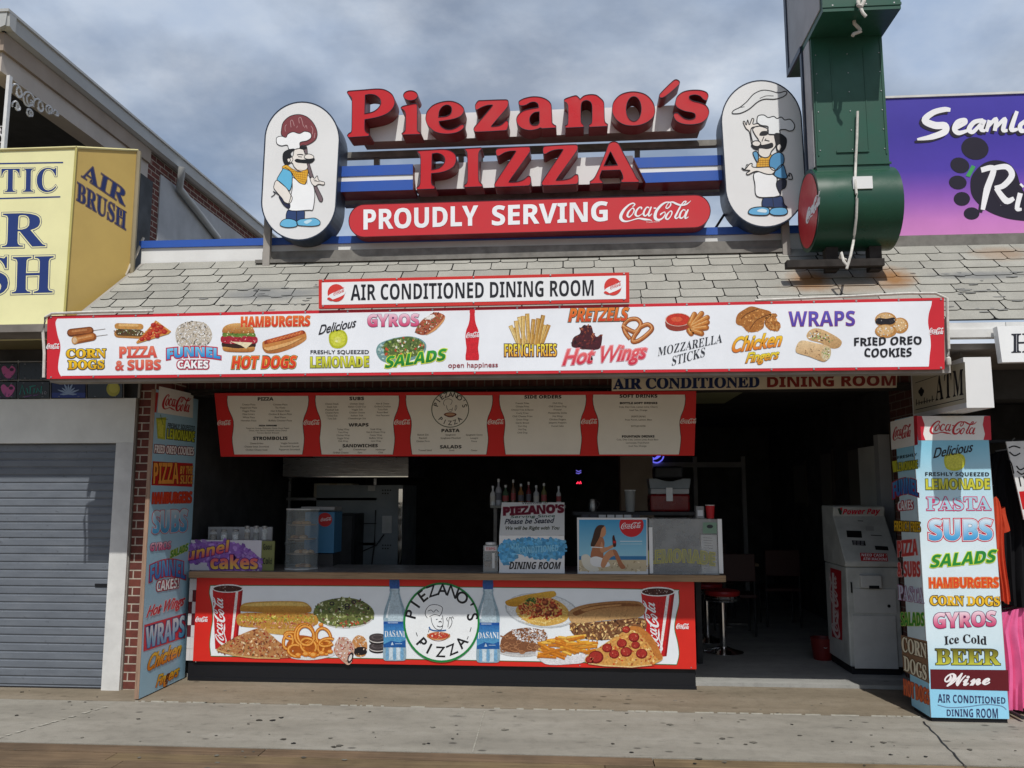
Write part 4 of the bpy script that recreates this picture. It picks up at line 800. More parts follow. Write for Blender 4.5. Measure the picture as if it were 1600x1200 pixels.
def woodmat(name, a, bcol, grain=(0.5, 24, 24), dark=0.5):
 mt, t, b = newmat(name)
 g = t.nodes.new('ShaderNodeNewGeometry')
 at = t.nodes.new('ShaderNodeAttribute'); at.attribute_name = 'Col'
 mp = t.nodes.new('ShaderNodeMapping'); mp.inputs['Scale'].default_value = grain
 t.links.new(g.outputs['Position'], mp.inputs[0])
 n = noise(t, mp.outputs[0], 2.2, 8, 0.68, 0.4); n2_ = noise(t, g.outputs['Position'], 2.4, 5, 0.6); n3_ = noise(t, mp.outputs[0], 9, 3, 0.5)
 c = ramp(t, n.outputs['Fac'], [(0.3, a), (0.7, bcol)]).outputs[0]
 c = mixc(t, 1.0, c, at.outputs['Color'], 'MULTIPLY')
 c = mixc(t, 1.0, c, ramp(t, n2_.outputs['Fac'], [(0.3, dark), (0.6, 1.0)]).outputs[0], 'MULTIPLY')
 c = mixc(t, 1.0, c, ramp(t, n3_.outputs['Fac'], [(0.30, 0.45), (0.46, 1.0)]).outputs[0], 'MULTIPLY')
 t.links.new(c, b.inputs['Base Color']); b.inputs['Roughness'].default_value = 0.8
 bump(t, b, n.outputs['Fac'], 0.4, 0.004)
woodmat('boardwalk_wood', (0.115, 0.075, 0.040), (0.235, 0.168, 0.098), dark=0.6)
woodmat('counter_wood', (0.30, 0.19, 0.10), (0.46, 0.31, 0.18), dark=0.8)
woodmat('edge_wood', (0.36, 0.22, 0.15), (0.48, 0.32, 0.22), (24, 24, 0.6), dark=0.8)
def shinglemat():
 mt, t, b = newmat('shingle')
 a = t.nodes.new('ShaderNodeAttribute'); a.attribute_name = 'Col'
 g = t.nodes.new('ShaderNodeNewGeometry'); v = g.outputs['Position']
 n = noise(t, v, 260, 2, 0.5); n2_ = noise(t, v, 3.0, 7, 0.65)
 c = mixc(t, 1.0, a.outputs['Color'], ramp(t, n.outputs['Fac'], [(0.3, 0.72), (0.68, 1.12)]).outputs[0], 'MULTIPLY')
 c = mixc(t, 1.0, c, ramp(t, n2_.outputs['Fac'], [(0.3, 0.84), (0.6, 1.03)]).outputs[0], 'MULTIPLY')
 for cx_, rx_, cz, rz, amt, stain in (RUST):
  sp = t.nodes.new('ShaderNodeSeparateXYZ'); t.links.new(v, sp.inputs[0])
  def f(out, c0, r0):
   s1 = t.nodes.new('ShaderNodeMath'); s1.operation = 'SUBTRACT'; s1.inputs[1].default_value = c0; t.links.new(out, s1.inputs[0])
   s2 = t.nodes.new('ShaderNodeMath'); s2.operation = 'DIVIDE'; s2.inputs[1].default_value = r0; t.links.new(s1.outputs[0], s2.inputs[0])
   s3 = t.nodes.new('ShaderNodeMath'); s3.operation = 'POWER'; s3.inputs[1].default_value = 2; t.links.new(s2.outputs[0], s3.inputs[0])
   s4 = t.nodes.new('ShaderNodeMath'); s4.operation = 'ABSOLUTE'; t.links.new(s3.outputs[0], s4.inputs[0])
   return s3.outputs[0]
  ad = t.nodes.new('ShaderNodeMath'); ad.operation = 'ADD'
  t.links.new(f(sp.outputs['X'], cx_, rx_), ad.inputs[0]); t.links.new(f(sp.outputs['Z'], cz, rz), ad.inputs[1])
  nn = noise(t, v, 6, 5, 0.6)
  a2 = t.nodes.new('ShaderNodeMath'); a2.operation = 'ADD'
  m3 = t.nodes.new('ShaderNodeMath'); m3.operation = 'MULTIPLY'; m3.inputs[1].default_value = 1.1; t.links.new(nn.outputs['Fac'], m3.inputs[0])
  t.links.new(ad.outputs[0], a2.inputs[0]); t.links.new(m3.outputs[0], a2.inputs[1])
  m4 = t.nodes.new('ShaderNodeMath'); m4.operation = 'MULTIPLY'; m4.inputs[1].default_value = 0.55; t.links.new(a2.outputs[0], m4.inputs[0])
  rr = ramp(t, m4.outputs[0], [(0.34, amt), (0.6, amt*0.5), (0.92, 0.0)])
  c = mixc(t, rr.outputs[0], c, stain)
 t.links.new(c, b.inputs['Base Color']); b.inputs['Roughness'].default_value = 0.92
 b.inputs['Specular IOR Level'].default_value = 0.2
 bump(t, b, n.outputs['Fac'], 0.5, 0.003)
def shuttermat():
 mt, t, b = newmat('shutter')
 g = t.nodes.new('ShaderNodeNewGeometry')
 mp = t.nodes.new('ShaderNodeMapping'); mp.inputs['Scale'].default_value = (1.2, 1, 5); t.links.new(g.outputs['Position'], mp.inputs[0])
 n = noise(t, mp.outputs[0], 2.4, 8, 0.65); n2_ = noise(t, g.outputs['Position'], 26, 4, 0.6)
 c = ramp(t, n.outputs['Fac'], [(0.3, (0.112, 0.128, 0.152)), (0.55, (0.140, 0.158, 0.184)), (0.75, (0.168, 0.184, 0.208))]).outputs[0]
 c = mixc(t, 1.0, c, ramp(t, n2_.outputs['Fac'], [(0.24, 0.6), (0.36, 1.0)]).outputs[0], 'MULTIPLY')
 t.links.new(c, b.inputs['Base Color']); b.inputs['Roughness'].default_value = 0.5
 nd = noise(t, g.outputs['Position'], 2.6, 3, 0.5); bump(t, b, nd.outputs['Fac'], 0.5, 0.03)
shuttermat()
pm('tan_dark', (0.10, 0.075, 0.055), 0.8, 0, 0.25, 3.0)
pm('plastic_blue', (0.20, 0.23, 0.25), 0.4, 0, 0.15, 5.0)
pm('atm_white', (0.46, 0.475, 0.455), 0.45, 0, 0.25, 5.0)
pm('bucket_red', (0.14, 0.01, 0.01), 0.4, 0, 0.15, 6.0)
pm('mortar', (0.40, 0.385, 0.33), 0.9, 0, 0.2, 20.0)
EAVE_Y, TOP_Y = 5.95, 6.88
Z_EAVE = atY(1520, 500, EAVE_Y).z
Z_TOP = atY(800, 400, TOP_Y).z
WING_X = -3.38
CNT_Y = 7.06
BAN_Y = 5.80
PAR_Y = 6.90
tb = atY(1245, 425, 6.6); tb2 = atY(1375, 425, 6.6)
RB, WG = (0.27, 0.135, 0.05), (0.185, 0.19, 0.19)
RUST = [(tb.x+0.05, 0.18, atY(1250, 440, 6.5).z, 0.13, 0.95, RB), (tb2.x+0.03, 0.20, atY(1390, 435, 6.5).z, 0.14, 0.95, RB), (atY(420, 455, 6.3).x, 0.5, atY(420, 455, 6.3).z, 0.08, 0.8, WG), (atY(1530, 432, 6.5).x, 0.45, atY(1530, 432, 6.5).z, 0.05, 0.8, WG),
  (atY(1310, 445, 6.4).x, 0.5, atY(1310, 450, 6.4).z, 0.08, 0.35, RB), (atY(1560, 405, 6.8).x, 0.25, atY(1560, 400, 6.8).z, 0.10, 0.45, RB)]
shinglemat()
g = MB(); g.box(-150, -60, -0.42, 150, 200, -0.40)
struct_(g.build('ground', 'sand_ground'))
g = MB()
y = 5.315
k = 0
while y > -3.0:
 w = 0.138
 x = -9.0+random.uniform(-2, 0)
 while x < 9:
  L_ = random.choice((2.4, 3.0, 3.6))
  sh = random.uniform(0.78, 1.12); dz = random.uniform(-0.003, 0.002)
  g.box(x, y-w, -0.05, x+L_-0.006, y, dz-0.002, (sh, sh*random.uniform(.95, 1.02), sh*random.uniform(.9, 1.03), 1))
  x += L_
 y -= w+0.007; k += 1
struct_(g.build('boardwalk', 'boardwalk_wood', bevel=0.003))
g = MB()
def slab(x0, x1, y0f, y1f, z=0.0, d=0.3):
 q = [(x0, y0f(x0)), (x1, y0f(x1)), (x1, y1f(x1)), (x0, y1f(x0))]
 top = [Vector((x, y, z)) for x, y in q]
 g.face(top);
 for i in range(4):
  a, b2 = top[i], top[(i+1) % 4]
  g.face([a-Vector((0, 0, d)), b2-Vector((0, 0, d)), b2, a])
fy = lambda x: 5.322
sy = lambda x: 6.385-0.02*(x+0.5)*0.3
JX = [-9, -5.6, -3.62, -0.9+0.36, 2.44, 5.4, 9]
joints = [-9.0, -6.2, -3.52, -0.66, 3.6, 9.0]
for a, b2 in zip(joints, joints[1:]):
 slab(a, b2, fy, lambda x: 6.375)
struct_(g.build('pavement', 'concrete'))
g = MB()
for a, b2 in zip([-9.0, -3.52, 2.43], [-3.52, 2.43, 9.0]):
 slab(a+0.0015, b2-0.0015, lambda x: 6.381, lambda x: 7.22, 0.003 if a == -3.52 else 0.0)
struct_(g.build('apron', 'concrete_brown'))
g = MB()
x = -3.5
while x < 2.4:
 l = random.uniform(0.015, 0.11)
 w = random.uniform(0.003, 0.007)
 if random.random() < 0.7: g.box(x, 6.377-w/2, -0.01, x+l, 6.377+w/2, 0.006+random.uniform(0, .002))
 x += l+random.uniform(0, 0.03)
for (xa, ya, xb, yb) in ((-3.80, 5.34, -3.52, 6.2),):
 n = 26
 for i in range(n):
  if random.random() < 0.75:
   t = i/n; xx = xa+(xb-xa)*t; yy = ya+(yb-ya)*t; w = random.uniform(0.006, 0.02)
   g.face([(xx-w, yy, 0.0045), (xx+w, yy, 0.0045), (xx+w+0.011, yy+0.035, 0.0045), (xx-w+0.011, yy+0.035, 0.0045)])
pa_, pb_ = atZ(757, 1112, 0), atZ(738, 1177, 0)
for i in range(24):
 a, b2 = pa_.lerp(pb_, i/24), pa_.lerp(pb_, (i+random.uniform(.6, 1))/24); w = random.uniform(.001, .004)
 g.face([b2+Vector((-w, 0, .004)), b2+Vector((w, 0, .004)), a+Vector((w, 0, .004)), a+Vector((-w, 0, .004))])
struct_(g.build('mortar_line', 'mortar'))
g = MB()
p = atZ(1442, 1128, 0); q = atZ(1510, 1200, 0)
pts = []
for i in range(15):
 t = i/14; v = p.lerp(q, t); pts.append(v+Vector((random.uniform(-.008, .008), 0, 0)))
for a, b2 in zip(pts, pts[1:]):
 w = random.uniform(.003, .007)
 g.face([a+Vector((-w, 0, .004)), a+Vector((w, 0, .004)), b2+Vector((w, 0, .004)), b2+Vector((-w, 0, .004))])
struct_(g.build('pavement_crack', 'rubber'))
g = MB()
def spot(x, y, r, z=0.0032):
 n = 11; c = random.choice([(0.03, 0.03, 0.03, 1), (0.07, 0.065, 0.055, 1), (0.12, 0.112, 0.095, 1), (0.17, 0.16, 0.135, 1), (0.2, 0.19, 0.16, 1)])
 ph = random.uniform(0, 6.28)
 pr = [(x+r*1.25*random.uniform(.45, 1.3)*math.cos(ph+2*math.pi*i/n), y+r*random.uniform(.45, 1.3)*math.sin(ph+2*math.pi*i/n)) for i in range(n)]
 g.prism([Vector((a, b2, z+0.002)) for a, b2 in pr][::1], Vector((0, 0, -0.002)), c)
for px, py, r in ((405, 1126, .022), (427, 1126, .02), (440, 1122, .014), (443, 1156, .017), (459, 1162, .015), (516, 1154, .012), (530, 1166, .022), (522, 1168, .017), (128, 1153, .01), (338, 1150, .008),
                  (676, 1137, .016), (788, 1141, .022), (663, 1163, .010), (707, 1155, .009), (1047, 1133, .017), (1130, 1155, .018), (1092, 1186, .016), (979, 1115, .010), (952, 1127, .014), (957, 1163, .010), (1177, 1161, .017), (1380, 1161, .016), (1363, 1167, .012), (1392, 1180, .009), (1446, 1183, .01), (1516, 1172, .016), (860, 1147, .012), (1250, 1150, .011), (1215, 1115, .01), (900, 1100, .01), (700, 1090, .008), (560, 1092, .008)):
 v = atZ(px, py, 0); spot(v.x, v.y, r)
for _ in range(80):
 spot(random.uniform(-4.5, 3.6), random.uniform(5.35, 6.9), random.choice((.004, .006, .008, .011)), 0.0036)
for _ in range(40):
 spot(random.uniform(-4.5, 3.6), random.uniform(4.7, 5.3), random.choice((.006, .009, .013)), 0.001)
tag(g.build('chewing_gum', 'gum'), 'trodden dark chewing gum spots scattered on the pale concrete pavement', 'gum spots', kind='stuff')
shop = thing('pizza_shop', 'open-fronted pizza shop with grey shingled awning roof and dark interior', 'shop building', (0, 7.1, 0))
R_X0, R_X1 = -3.72, 6.6
def shingles(x0t, x0b, x1, rows, seed):
 random.seed(seed); g = MB()
 dY = (TOP_Y-EAVE_Y); dZ = (Z_TOP-Z_EAVE)
 L_ = math.hypot(dY, dZ); uy, uz = dY/L_, dZ/L_; ny, nz = -uz, uy
 ex = L_/rows
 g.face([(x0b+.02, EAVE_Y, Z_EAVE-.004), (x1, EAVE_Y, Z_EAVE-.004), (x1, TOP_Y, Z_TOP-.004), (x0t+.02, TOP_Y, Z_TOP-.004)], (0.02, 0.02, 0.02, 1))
 for r in range(rows):
  s0, s1 = r*ex-0.002, (r+1)*ex+0.012
  xl = x0b+(x0t-x0b)*(r/rows)
  x = xl-random.uniform(0, .12)+(0.14 if r % 2 else 0)*0
  off = (r % 3)*0.09
  x -= off
  while x < x1:
   w = random.choice((0.26, 0.30, 0.31, 0.33)); a, b2 = max(x, xl), min(x+w, x1)
   if b2-a > 0.02:
    t = random.uniform(0.0075, 0.0115); gp = random.uniform(0.005, 0.011); sag = random.uniform(-.004, .004)
    tone = random.uniform(0.88, 1.05); c = (0.375*tone, 0.368*tone, 0.325*tone, 1)
    if random.random() < 0.05: c = tuple(v*0.84 for v in c[:3])+(1,)
    def P(xx, s, h): return Vector((xx, EAVE_Y+uy*s+ny*h, Z_EAVE+uz*s+nz*h))
    e0, e1 = s0+sag*.5, s0-sag*.5
    lo = [(a+gp, e0+.012), (a+gp+.014, e0), (b2-.03, e1), (b2-.008, e1+.010), (b2-.001, e1+.03)]
    hi = [(b2-gp*.2, s1), (a+gp, s1)]
    top = [P(xx, s, t if i < 5 else 0.003) for i, (xx, s) in enumerate(lo+hi)]
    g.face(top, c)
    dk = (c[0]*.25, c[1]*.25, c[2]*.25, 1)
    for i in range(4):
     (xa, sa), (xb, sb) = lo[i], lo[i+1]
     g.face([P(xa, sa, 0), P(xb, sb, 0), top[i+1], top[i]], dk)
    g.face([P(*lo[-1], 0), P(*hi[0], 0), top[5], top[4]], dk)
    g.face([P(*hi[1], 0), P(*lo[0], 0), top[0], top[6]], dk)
   x += w
 for _ in range(120):
  cx_ = random.choice([-2.55, -2.2, -1.9, -1.6, -2.0, 2.9, 3.1, 3.5])+random.gauss(0, .22)
  if not (x0b+.1 < cx_ < x1-.2): continue
  s = random.choice([1, 2, 3, 4, 5])*ex+random.uniform(-.05, .05); l = random.uniform(.015, .10); h = random.uniform(.0, .0015)
  def P(xx, ss, hh): return Vector((xx, EAVE_Y+uy*ss+ny*hh, Z_EAVE+uz*ss+nz*hh))
  tone = random.uniform(.8, 1.15); c = (.25*tone, .25*tone, .235*tone, 1)
  q = [P(cx_, s+random.uniform(-.006, .006), .010+h), P(cx_+l*.5, s-.006, .012+h), P(cx_+l, s+random.uniform(-.006, .006), .010+h), P(cx_+l, s+.016, .0095), P(cx_, s+.013, .0095)]
  g.face(q, c)
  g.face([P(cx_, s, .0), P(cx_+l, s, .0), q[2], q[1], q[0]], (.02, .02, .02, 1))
 random.seed(seed+1)
 return g
x0t = atY(226, 400, TOP_Y).x; x0b = atY(92, 488, EAVE_Y).x
RIDGE_X1 = 2.98
PAR_X1 = atY(1376, 380, PAR_Y).x
part(shop, shingles(x0t, x0b, 7.5, 9, 11), 'roof', 'shingle')
g = MB()
g.prism([Vector((x0b-.03, EAVE_Y, Z_EAVE-.06)), Vector((x0b-.03, EAVE_Y, Z_EAVE+.005)), Vector((x0t-.03, TOP_Y, Z_TOP+.005)), Vector((x0t-.03, TOP_Y, Z_TOP-.06))], Vector((.03, 0, 0)))
part(shop, g, 'rake_board', 'fascia_grey')
g = MB()
zb_ = Z_TOP-0.03; zw = atY(320, 386, PAR_Y).z; zc = atY(320, 375, PAR_Y).z
xL = atY(221, 390, PAR_Y).x
g.box(xL, PAR_Y, zb_, PAR_X1, PAR_Y+.30, zw)
part(shop, g, 'parapet', 'white_paint')
g = MB(); g.box(xL-.015, PAR_Y-.018, zw+.0, PAR_X1, PAR_Y+.34, zc); part(shop, g, 'parapet_cap', 'blue_paint')
FZ0 = atY(760, 590.5, BAN_Y+.04).z; SZ = atY(700, 587, 7.0).z-.02
AX0, AX1 = atY(78, 540, BAN_Y).x, atY(1473, 520, BAN_Y).x
g = MB(); g.box(AX0, BAN_Y+.03, FZ0, AX1+.05, EAVE_Y, Z_EAVE-.012)
part(shop, g, 'awning_fascia', 'fascia_grey')
g = MB(); g.box(AX0, EAVE_Y+.002, SZ+.02, RIDGE_X1, 7.3, SZ+.06); part(shop, g, 'soffit', 'soffit')
g = MB()
g.prism([Vector((AX0, EAVE_Y+.01, SZ+.02)), Vector((AX0, EAVE_Y+.01, Z_EAVE-.01)), Vector((x0t, TOP_Y, Z_TOP-.02)), Vector((x0t, 7.3, Z_TOP-.02)), Vector((AX0, 7.3, SZ+.02))], Vector((.03, 0, 0)))
part(shop, g, 'awning_cheek', 'fascia_grey')
gz0, gz1 = atY(1510, 527, 5.86).z, atY(1510, 503, 5.86).z
g = MB(); g.box(AX1+.055, 5.86, gz0, RIDGE_X1, 5.945, gz0+(gz1-gz0)*.52); g.box(AX1+.055, 5.885, gz0+(gz1-gz0)*.52+.001, RIDGE_X1, 5.945, gz1)
part(shop, g, 'eave_board', 'trim_white')
zb1, zb2, zb3 = atY(700, 613, 7.0).z, atY(700, 605, 7.0).z, SZ+.02
OP_X0, OP_X1 = -3.42, 2.80
g = MB(); g.box(OP_X0, 7.0, zb2, OP_X1, 7.25, zb3-.001); part(shop, g, 'brick_header', 'brick_soldier')
g = MB(); g.box(OP_X0, 6.97, zb1+.02, OP_X1, 7.25, zb2-.001); g.box(OP_X0, 7.02, zb1, OP_X1, 7.2, zb1+.018); part(shop, g, 'steel_beam', 'rust_bar')
JX1_ = atY(206, 750, 6.71).x
g = MB(); g.box(JX1_+.010, 6.74, -.02, -3.421, 7.17, SZ+.018); part(shop, g, 'brick_pillar', 'brick')
g = MB(); g.box(2.80, 7.02, -.02, 3.05, 7.6, SZ+.018); part(shop, g, 'brick_pillar', 'brick_dark')
IX0, IX1, IY1, CZ = -3.70, 3.05, 13.4, 2.62
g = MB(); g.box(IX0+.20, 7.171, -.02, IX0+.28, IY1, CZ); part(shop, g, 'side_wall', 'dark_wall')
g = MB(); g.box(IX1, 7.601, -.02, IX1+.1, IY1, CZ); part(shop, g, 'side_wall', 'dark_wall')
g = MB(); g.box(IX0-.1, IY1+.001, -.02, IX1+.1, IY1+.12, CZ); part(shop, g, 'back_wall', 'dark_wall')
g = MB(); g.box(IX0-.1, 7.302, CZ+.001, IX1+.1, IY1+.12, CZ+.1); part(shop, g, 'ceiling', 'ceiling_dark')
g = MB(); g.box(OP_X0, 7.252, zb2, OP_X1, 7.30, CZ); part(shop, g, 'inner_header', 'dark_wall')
g = MB()
g.box(.55, 10.4, 0.02, .95, 10.8, CZ-.002); part(shop, g, 'inner_post', 'tan_trim')
g = MB()
for x in (1.05, 1.85, 2.6): g.box(x, 13.33, .03, x+.06, 13.395, 2.15)
g.box(1.05, 13.325, 1.98, 2.66, 13.39, 2.06)
part(shop, g, 'door_frame', 'aged_white')
g = MB(); g.box(OP_X0+.001, 7.225, -.05, OP_X1-.001, 7.601, 0.030); g.box(IX0+.29, 7.602, -.05, IX1-.002, IY1-.001, 0.030); f = g.build('floor', 'floor_grey'); struct_(f)
g = MB()
zc0, zc1 = .17, .855
nrow = 7; CX0_ = WING_X+.11
for r in range(nrow):
 for c in range(2):
  xa = CX0_-.064+c*.0315; za = zc0+(zc1-zc0)*r/nrow
  dk = (r in (2, 4)) and c == 0 or (r in (3, 5)) and c == 1
  g.box(xa, 7.068, za+.001, xa+.0305, 7.10, za+(zc1-zc0)/nrow-.001, (0.10, .012, .018, 1) if dk else (.62, .62, .62, 1))
part(shop, g, 'checker_tiles', 'painted')
cnt = thing('serving_counter', 'long serving counter with wooden top edge and black kick plate', 'counter', (-1.1, 7.3, 0))
CX0, CX1 = WING_X+.11, atY(1087, 1000, CNT_Y).x
zt0, zt1 = atY(700, 906, 6.99).z, atY(700, 896, 6.99).z
g = MB(); g.box(CX0, 7.072, .168, CX1-.01, 7.66, zt0-.002); part(cnt, g, 'body', 'dark_wall')
g = MB(); g.box(CX0-.05, 7.085, .004, CX1-.005, 7.60, .166); g.box(CX0-.03, 7.075, .004, CX1, 7.084, .030); part(cnt, g, 'kick_plate', 'black_trim')
TX1 = atY(1134, 900, 6.99).x
g = MB(); g.box(CX0-.035, 6.99, zt0, TX1, 7.03, zt1); part(cnt, g, 'wooden_edge', 'counter_wood')
g = MB(); g.box(CX0-.06, 7.031, zt0, TX1, 7.80, zt1-.003); part(cnt, g, 'worktop', 'counter_top')
CT = zt1-.003
D_Y = 6.75
nb = thing('airbrush_shop', 'older shop next door with upstairs porch, long gutter and closed shutter', 'shop building', (-5, 7, 0))
JX0, JX1 = atY(183, 750, D_Y).x, atY(206, 750, D_Y-.04).x
DX1 = JX0
DZ1 = atY(100, 693, D_Y).z
g = MB(); g.box(JX0, D_Y-.05, 0, JX1, D_Y+.3, DZ1); part(nb, g, 'door_jamb', 'trim_white')
LZ1 = atY(100, 624, D_Y).z
g = MB(); g.box(-9, D_Y-.05, DZ1+.001, JX1+.0, D_Y+.3, LZ1); part(nb, g, 'lintel_panel', 'panel_grey')
g = MB(); g.box(JX1+.001, D_Y-.03, LZ1+.002, JX1+.02, D_Y+.3, SZ+.018); g.box(JX1+.001, D_Y-.03, 0, JX1+.008, D_Y+.3, LZ1); part(nb, g, 'corner_trim', 'fascia_grey')
g = MB()
z = 0.012; pit = .066
while z < DZ1-.01:
 z2 = min(z+pit, DZ1)
 for (za, ya, zb, yb) in ((z, 0.0, z+.005, .006), (z+.005, .006, z+.009, .006), (z+.009, .006, z+.02, -.001), (z+.02, -.001, z2, 0.0)):
  g.face([(-9, D_Y+ya, za), (DX1-.02, D_Y+ya, za), (DX1-.02, D_Y+yb, zb), (-9, D_Y+yb, zb)])
 z += pit
part(nb, g, 'roller_shutter', 'shutter')
g = MB()
boxpx(g, D_Y-.006, 148, 912, 168, 917, .01, (0, 0, 0, 1)); part(nb, g, 'lock_slot', 'black_trim')
g = MB(); g.box(-9, D_Y-.005, -.01, DX1-.02, D_Y+.02, .012); part(nb, g, 'shutter_foot', 'rubber')
g = MB(); g.box(-9, D_Y+.02, LZ1+.001, JX1, D_Y+.3, 2.95); part(nb, g, 'front_wall', 'dark_wall')
zs = atY(40, 532, 6.25).z
g = MB(); g.box(-9, 6.0, zs+.02, AX0-.01, D_Y+.2, zs+.08); part(nb, g, 'soffit', 'soffit')
GUT_Y = 6.55
gp = atY(15, 14, GUT_Y); GX = gp.x
GZ = gp.z
gb = atY(8, 42, GUT_Y).z
BACK = 13.5
g = MB()
prof = [(0, GZ), (.0, GZ-.025), (-.02, GZ-.03), (-.03, gb+.02), (-.075, gb), (-.11, gb), (-.11, GZ)]
g.prism([Vector((GX+a, GUT_Y, z)) for a, z in prof], Vector((0, BACK-GUT_Y, 0)))
prof2 = [(0, GZ+.001), (0, GZ-.025), (.02, GZ-.03), (.03, gb+.02), (.07, gb), (.11, gb), (.11, GZ+.001)]
g.prism([Vector((-12, GUT_Y-.01+a, z)) for a, z in prof2], Vector((GX+12-.001, 0, 0)))
part(nb, g, 'gutter', 'gutter_paint')
g = MB(); g.box(-12, GUT_Y+.1, GZ-.03, GX-.112, BACK, GZ+.02); part(nb, g, 'roof', 'steel')
BX = GX-.09
SWX = BX-.05; PW_Y = atX(216, 300, SWX).y
z1_ = gb-.002; z2_ = atY(8, 76, GUT_Y+.06).z; z3_ = atY(0, 112, GUT_Y+.12).z
g = MB(); g.box(BX-.2, GUT_Y+.08, z2_, BX, PW_Y+.15, z1_); g.box(-12, GUT_Y+.08, z2_, BX-.201, GUT_Y+.28, z1_); part(nb, g, 'upper_beam', 'tan_trim')
g = MB(); g.box(BX-.22, GUT_Y+.11, z3_, BX-.03, PW_Y+.149, z2_-.001); g.box(-12, GUT_Y+.11, z3_, BX-.221, GUT_Y+.28, z2_-.001); part(nb, g, 'lower_beam', 'tan_light')
SWX = BX-.05
PW_Y = atX(216, 300, SWX).y
g = MB(); g.box(-12, GUT_Y+.281, z3_+.05, BX-.221, PW_Y, z3_+.1); part(nb, g, 'porch_ceiling', 'ceiling_dark')
g = MB(); g.box(-12, PW_Y, 2.4, BX-.045, PW_Y+.15, z3_+.049); part(nb, g, 'porch_wall', 'tan_dark')
g = MB(); g.box(-12, 6.76, 3.0, BX-.05, PW_Y-.001, 3.1); part(nb, g, 'porch_floor', 'fascia_grey')
g = MB(); g.box(SWX-.12, PW_Y+.151, 1.0, SWX, BACK, z1_); part(nb, g, 'side_wall', 'brick')
pa = atX(236, 300, SWX+.012).y; pb = atX(250, 300, SWX+.012).y
g = MB(); g.box(SWX+.001, PW_Y-.02, 2.5, SWX+.03, pa, z3_-.002); part(nb, g, 'corner_post', 'black_trim')
zt_a = atX(252, 274, SWX).z
g = MB(); g.box(SWX+.001, pb, 2.4, SWX+.012, BACK-.3, zt_a); part(nb, g, 'wall_panel', 'aged_white')
d0 = atX(272, 255, SWX+.05); d1 = atX(276, 278, SWX+.05); d2 = atX(340, 372, SWX+.05)
g = MB()
g.tube([Vector((SWX+.16, d0.y, gb+.01)), Vector((SWX+.14, d0.y+.02, gb-.10)), Vector((SWX+.07, d1.y+.05, gb-.22)), Vector((SWX+.055, d2.y, d2.z)), Vector((SWX+.055, d2.y+.5, d2.z-.5))], .045, 10)
part(nb, g, 'downspout', 'gutter_paint', smooth=True)
g = MB()
ppx = atY(6, 200, GUT_Y+.2)
Xp = ppx.x
def scroll(cx, cz, r, t0, t1, turns=1.0, yy=GUT_Y+.2):
 pts = []
 for i in range(17):
  u = i/16; a = t0+(t1-t0)*u; rr = r*(1-u*.75*turns)
  pts.append(Vector((cx+rr*math.cos(a), yy, cz+rr*math.sin(a))))
 g.tube(pts, .008, 5)
g.box(Xp-.0, GUT_Y+.18, 3.1, Xp+.03, GUT_Y+.22, z3_-.002)
g.box(Xp-.30, GUT_Y+.18, 3.1, Xp-.27, GUT_Y+.22, z3_-.002)
for i in range(12):
 zc_ = 3.15+i*.15
 for sx in (-.20, -.07):
  for tt in ((0, 5.5), (3.1, 9.0)):
   scroll(Xp-.135+(sx+.135)*1.0, zc_+(.04 if tt[0] else -.04), .065, tt[0], tt[1])
 g.tube([Vector((Xp-.27, GUT_Y+.2, zc_+.075)), Vector((Xp, GUT_Y+.2, zc_+.075))], .006, 4)
def scrY(cy, cz, r, t0, t1):
 pts = []
 for i in range(17):
  u = i/16; a = t0+(t1-t0)*u; rr = r*(1-u*.7)
  pts.append(Vector((Xp+.015, cy+rr*math.cos(a), cz+rr*math.sin(a))))
 g.tube(pts, .009, 5)
for k, (cy, cz, r) in enumerate(((.12, -.10, .09), (.27, -.11, .10), (.43, -.09, .09), (.57, -.06, .06), (.12, -.24, .06), (.30, -.22, .05), (.68, -.04, .04))):
 scrY(GUT_Y+.2+cy, z3_+cz, r, .5 if k % 2 else 3.6, 6.5 if k % 2 else -2.6)
 scrY(GUT_Y+.2+cy+.03, z3_+cz+.01, r*.6, 2.0, 7.6)
part(nb, g, 'iron_post', 'iron_white')
rb = thing('clothes_shop', 'souvenir clothes shop with deep dark front under the same grey shingles', 'shop building', (4.6, 7.2, 0))
g = MB(); g.box(RIDGE_X1+.004, 5.86, gz0, 7.5, 5.945, gz0+(gz1-gz0)*.52); g.box(RIDGE_X1+.004, 5.885, gz0+(gz1-gz0)*.52+.001, 7.5, 5.945, gz1); part(rb, g, 'eave_board', 'trim_white')
g = MB(); g.box(RIDGE_X1+.004, EAVE_Y+.002, SZ+.02, 7.5, 7.3, SZ+.06); part(rb, g, 'soffit', 'soffit')
g = MB(); g.box(PAR_X1+.004, PAR_Y+.02, zb_, 7.5, PAR_Y+.20, zw-.035); part(rb, g, 'parapet', 'steel')
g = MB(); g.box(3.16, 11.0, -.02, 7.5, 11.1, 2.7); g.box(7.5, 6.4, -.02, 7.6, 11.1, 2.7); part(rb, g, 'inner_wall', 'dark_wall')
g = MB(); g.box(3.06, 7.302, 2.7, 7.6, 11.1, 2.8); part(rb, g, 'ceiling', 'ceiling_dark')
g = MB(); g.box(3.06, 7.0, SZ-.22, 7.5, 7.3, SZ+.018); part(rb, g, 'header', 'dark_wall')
RED = (214, 40, 40); WHT = (240, 243, 246); BLK = (28, 28, 34)
def zc(ox, oy, s): return lambda x, y: (ox+x/s, oy+y/s)
rs = thing('rooftop_sign', 'big rooftop sign with raised red letters between two white ovals with chefs', 'rooftop sign', (0, 6.85, 3.5))
LET_Y = 6.72
LP = YP(LET_Y)
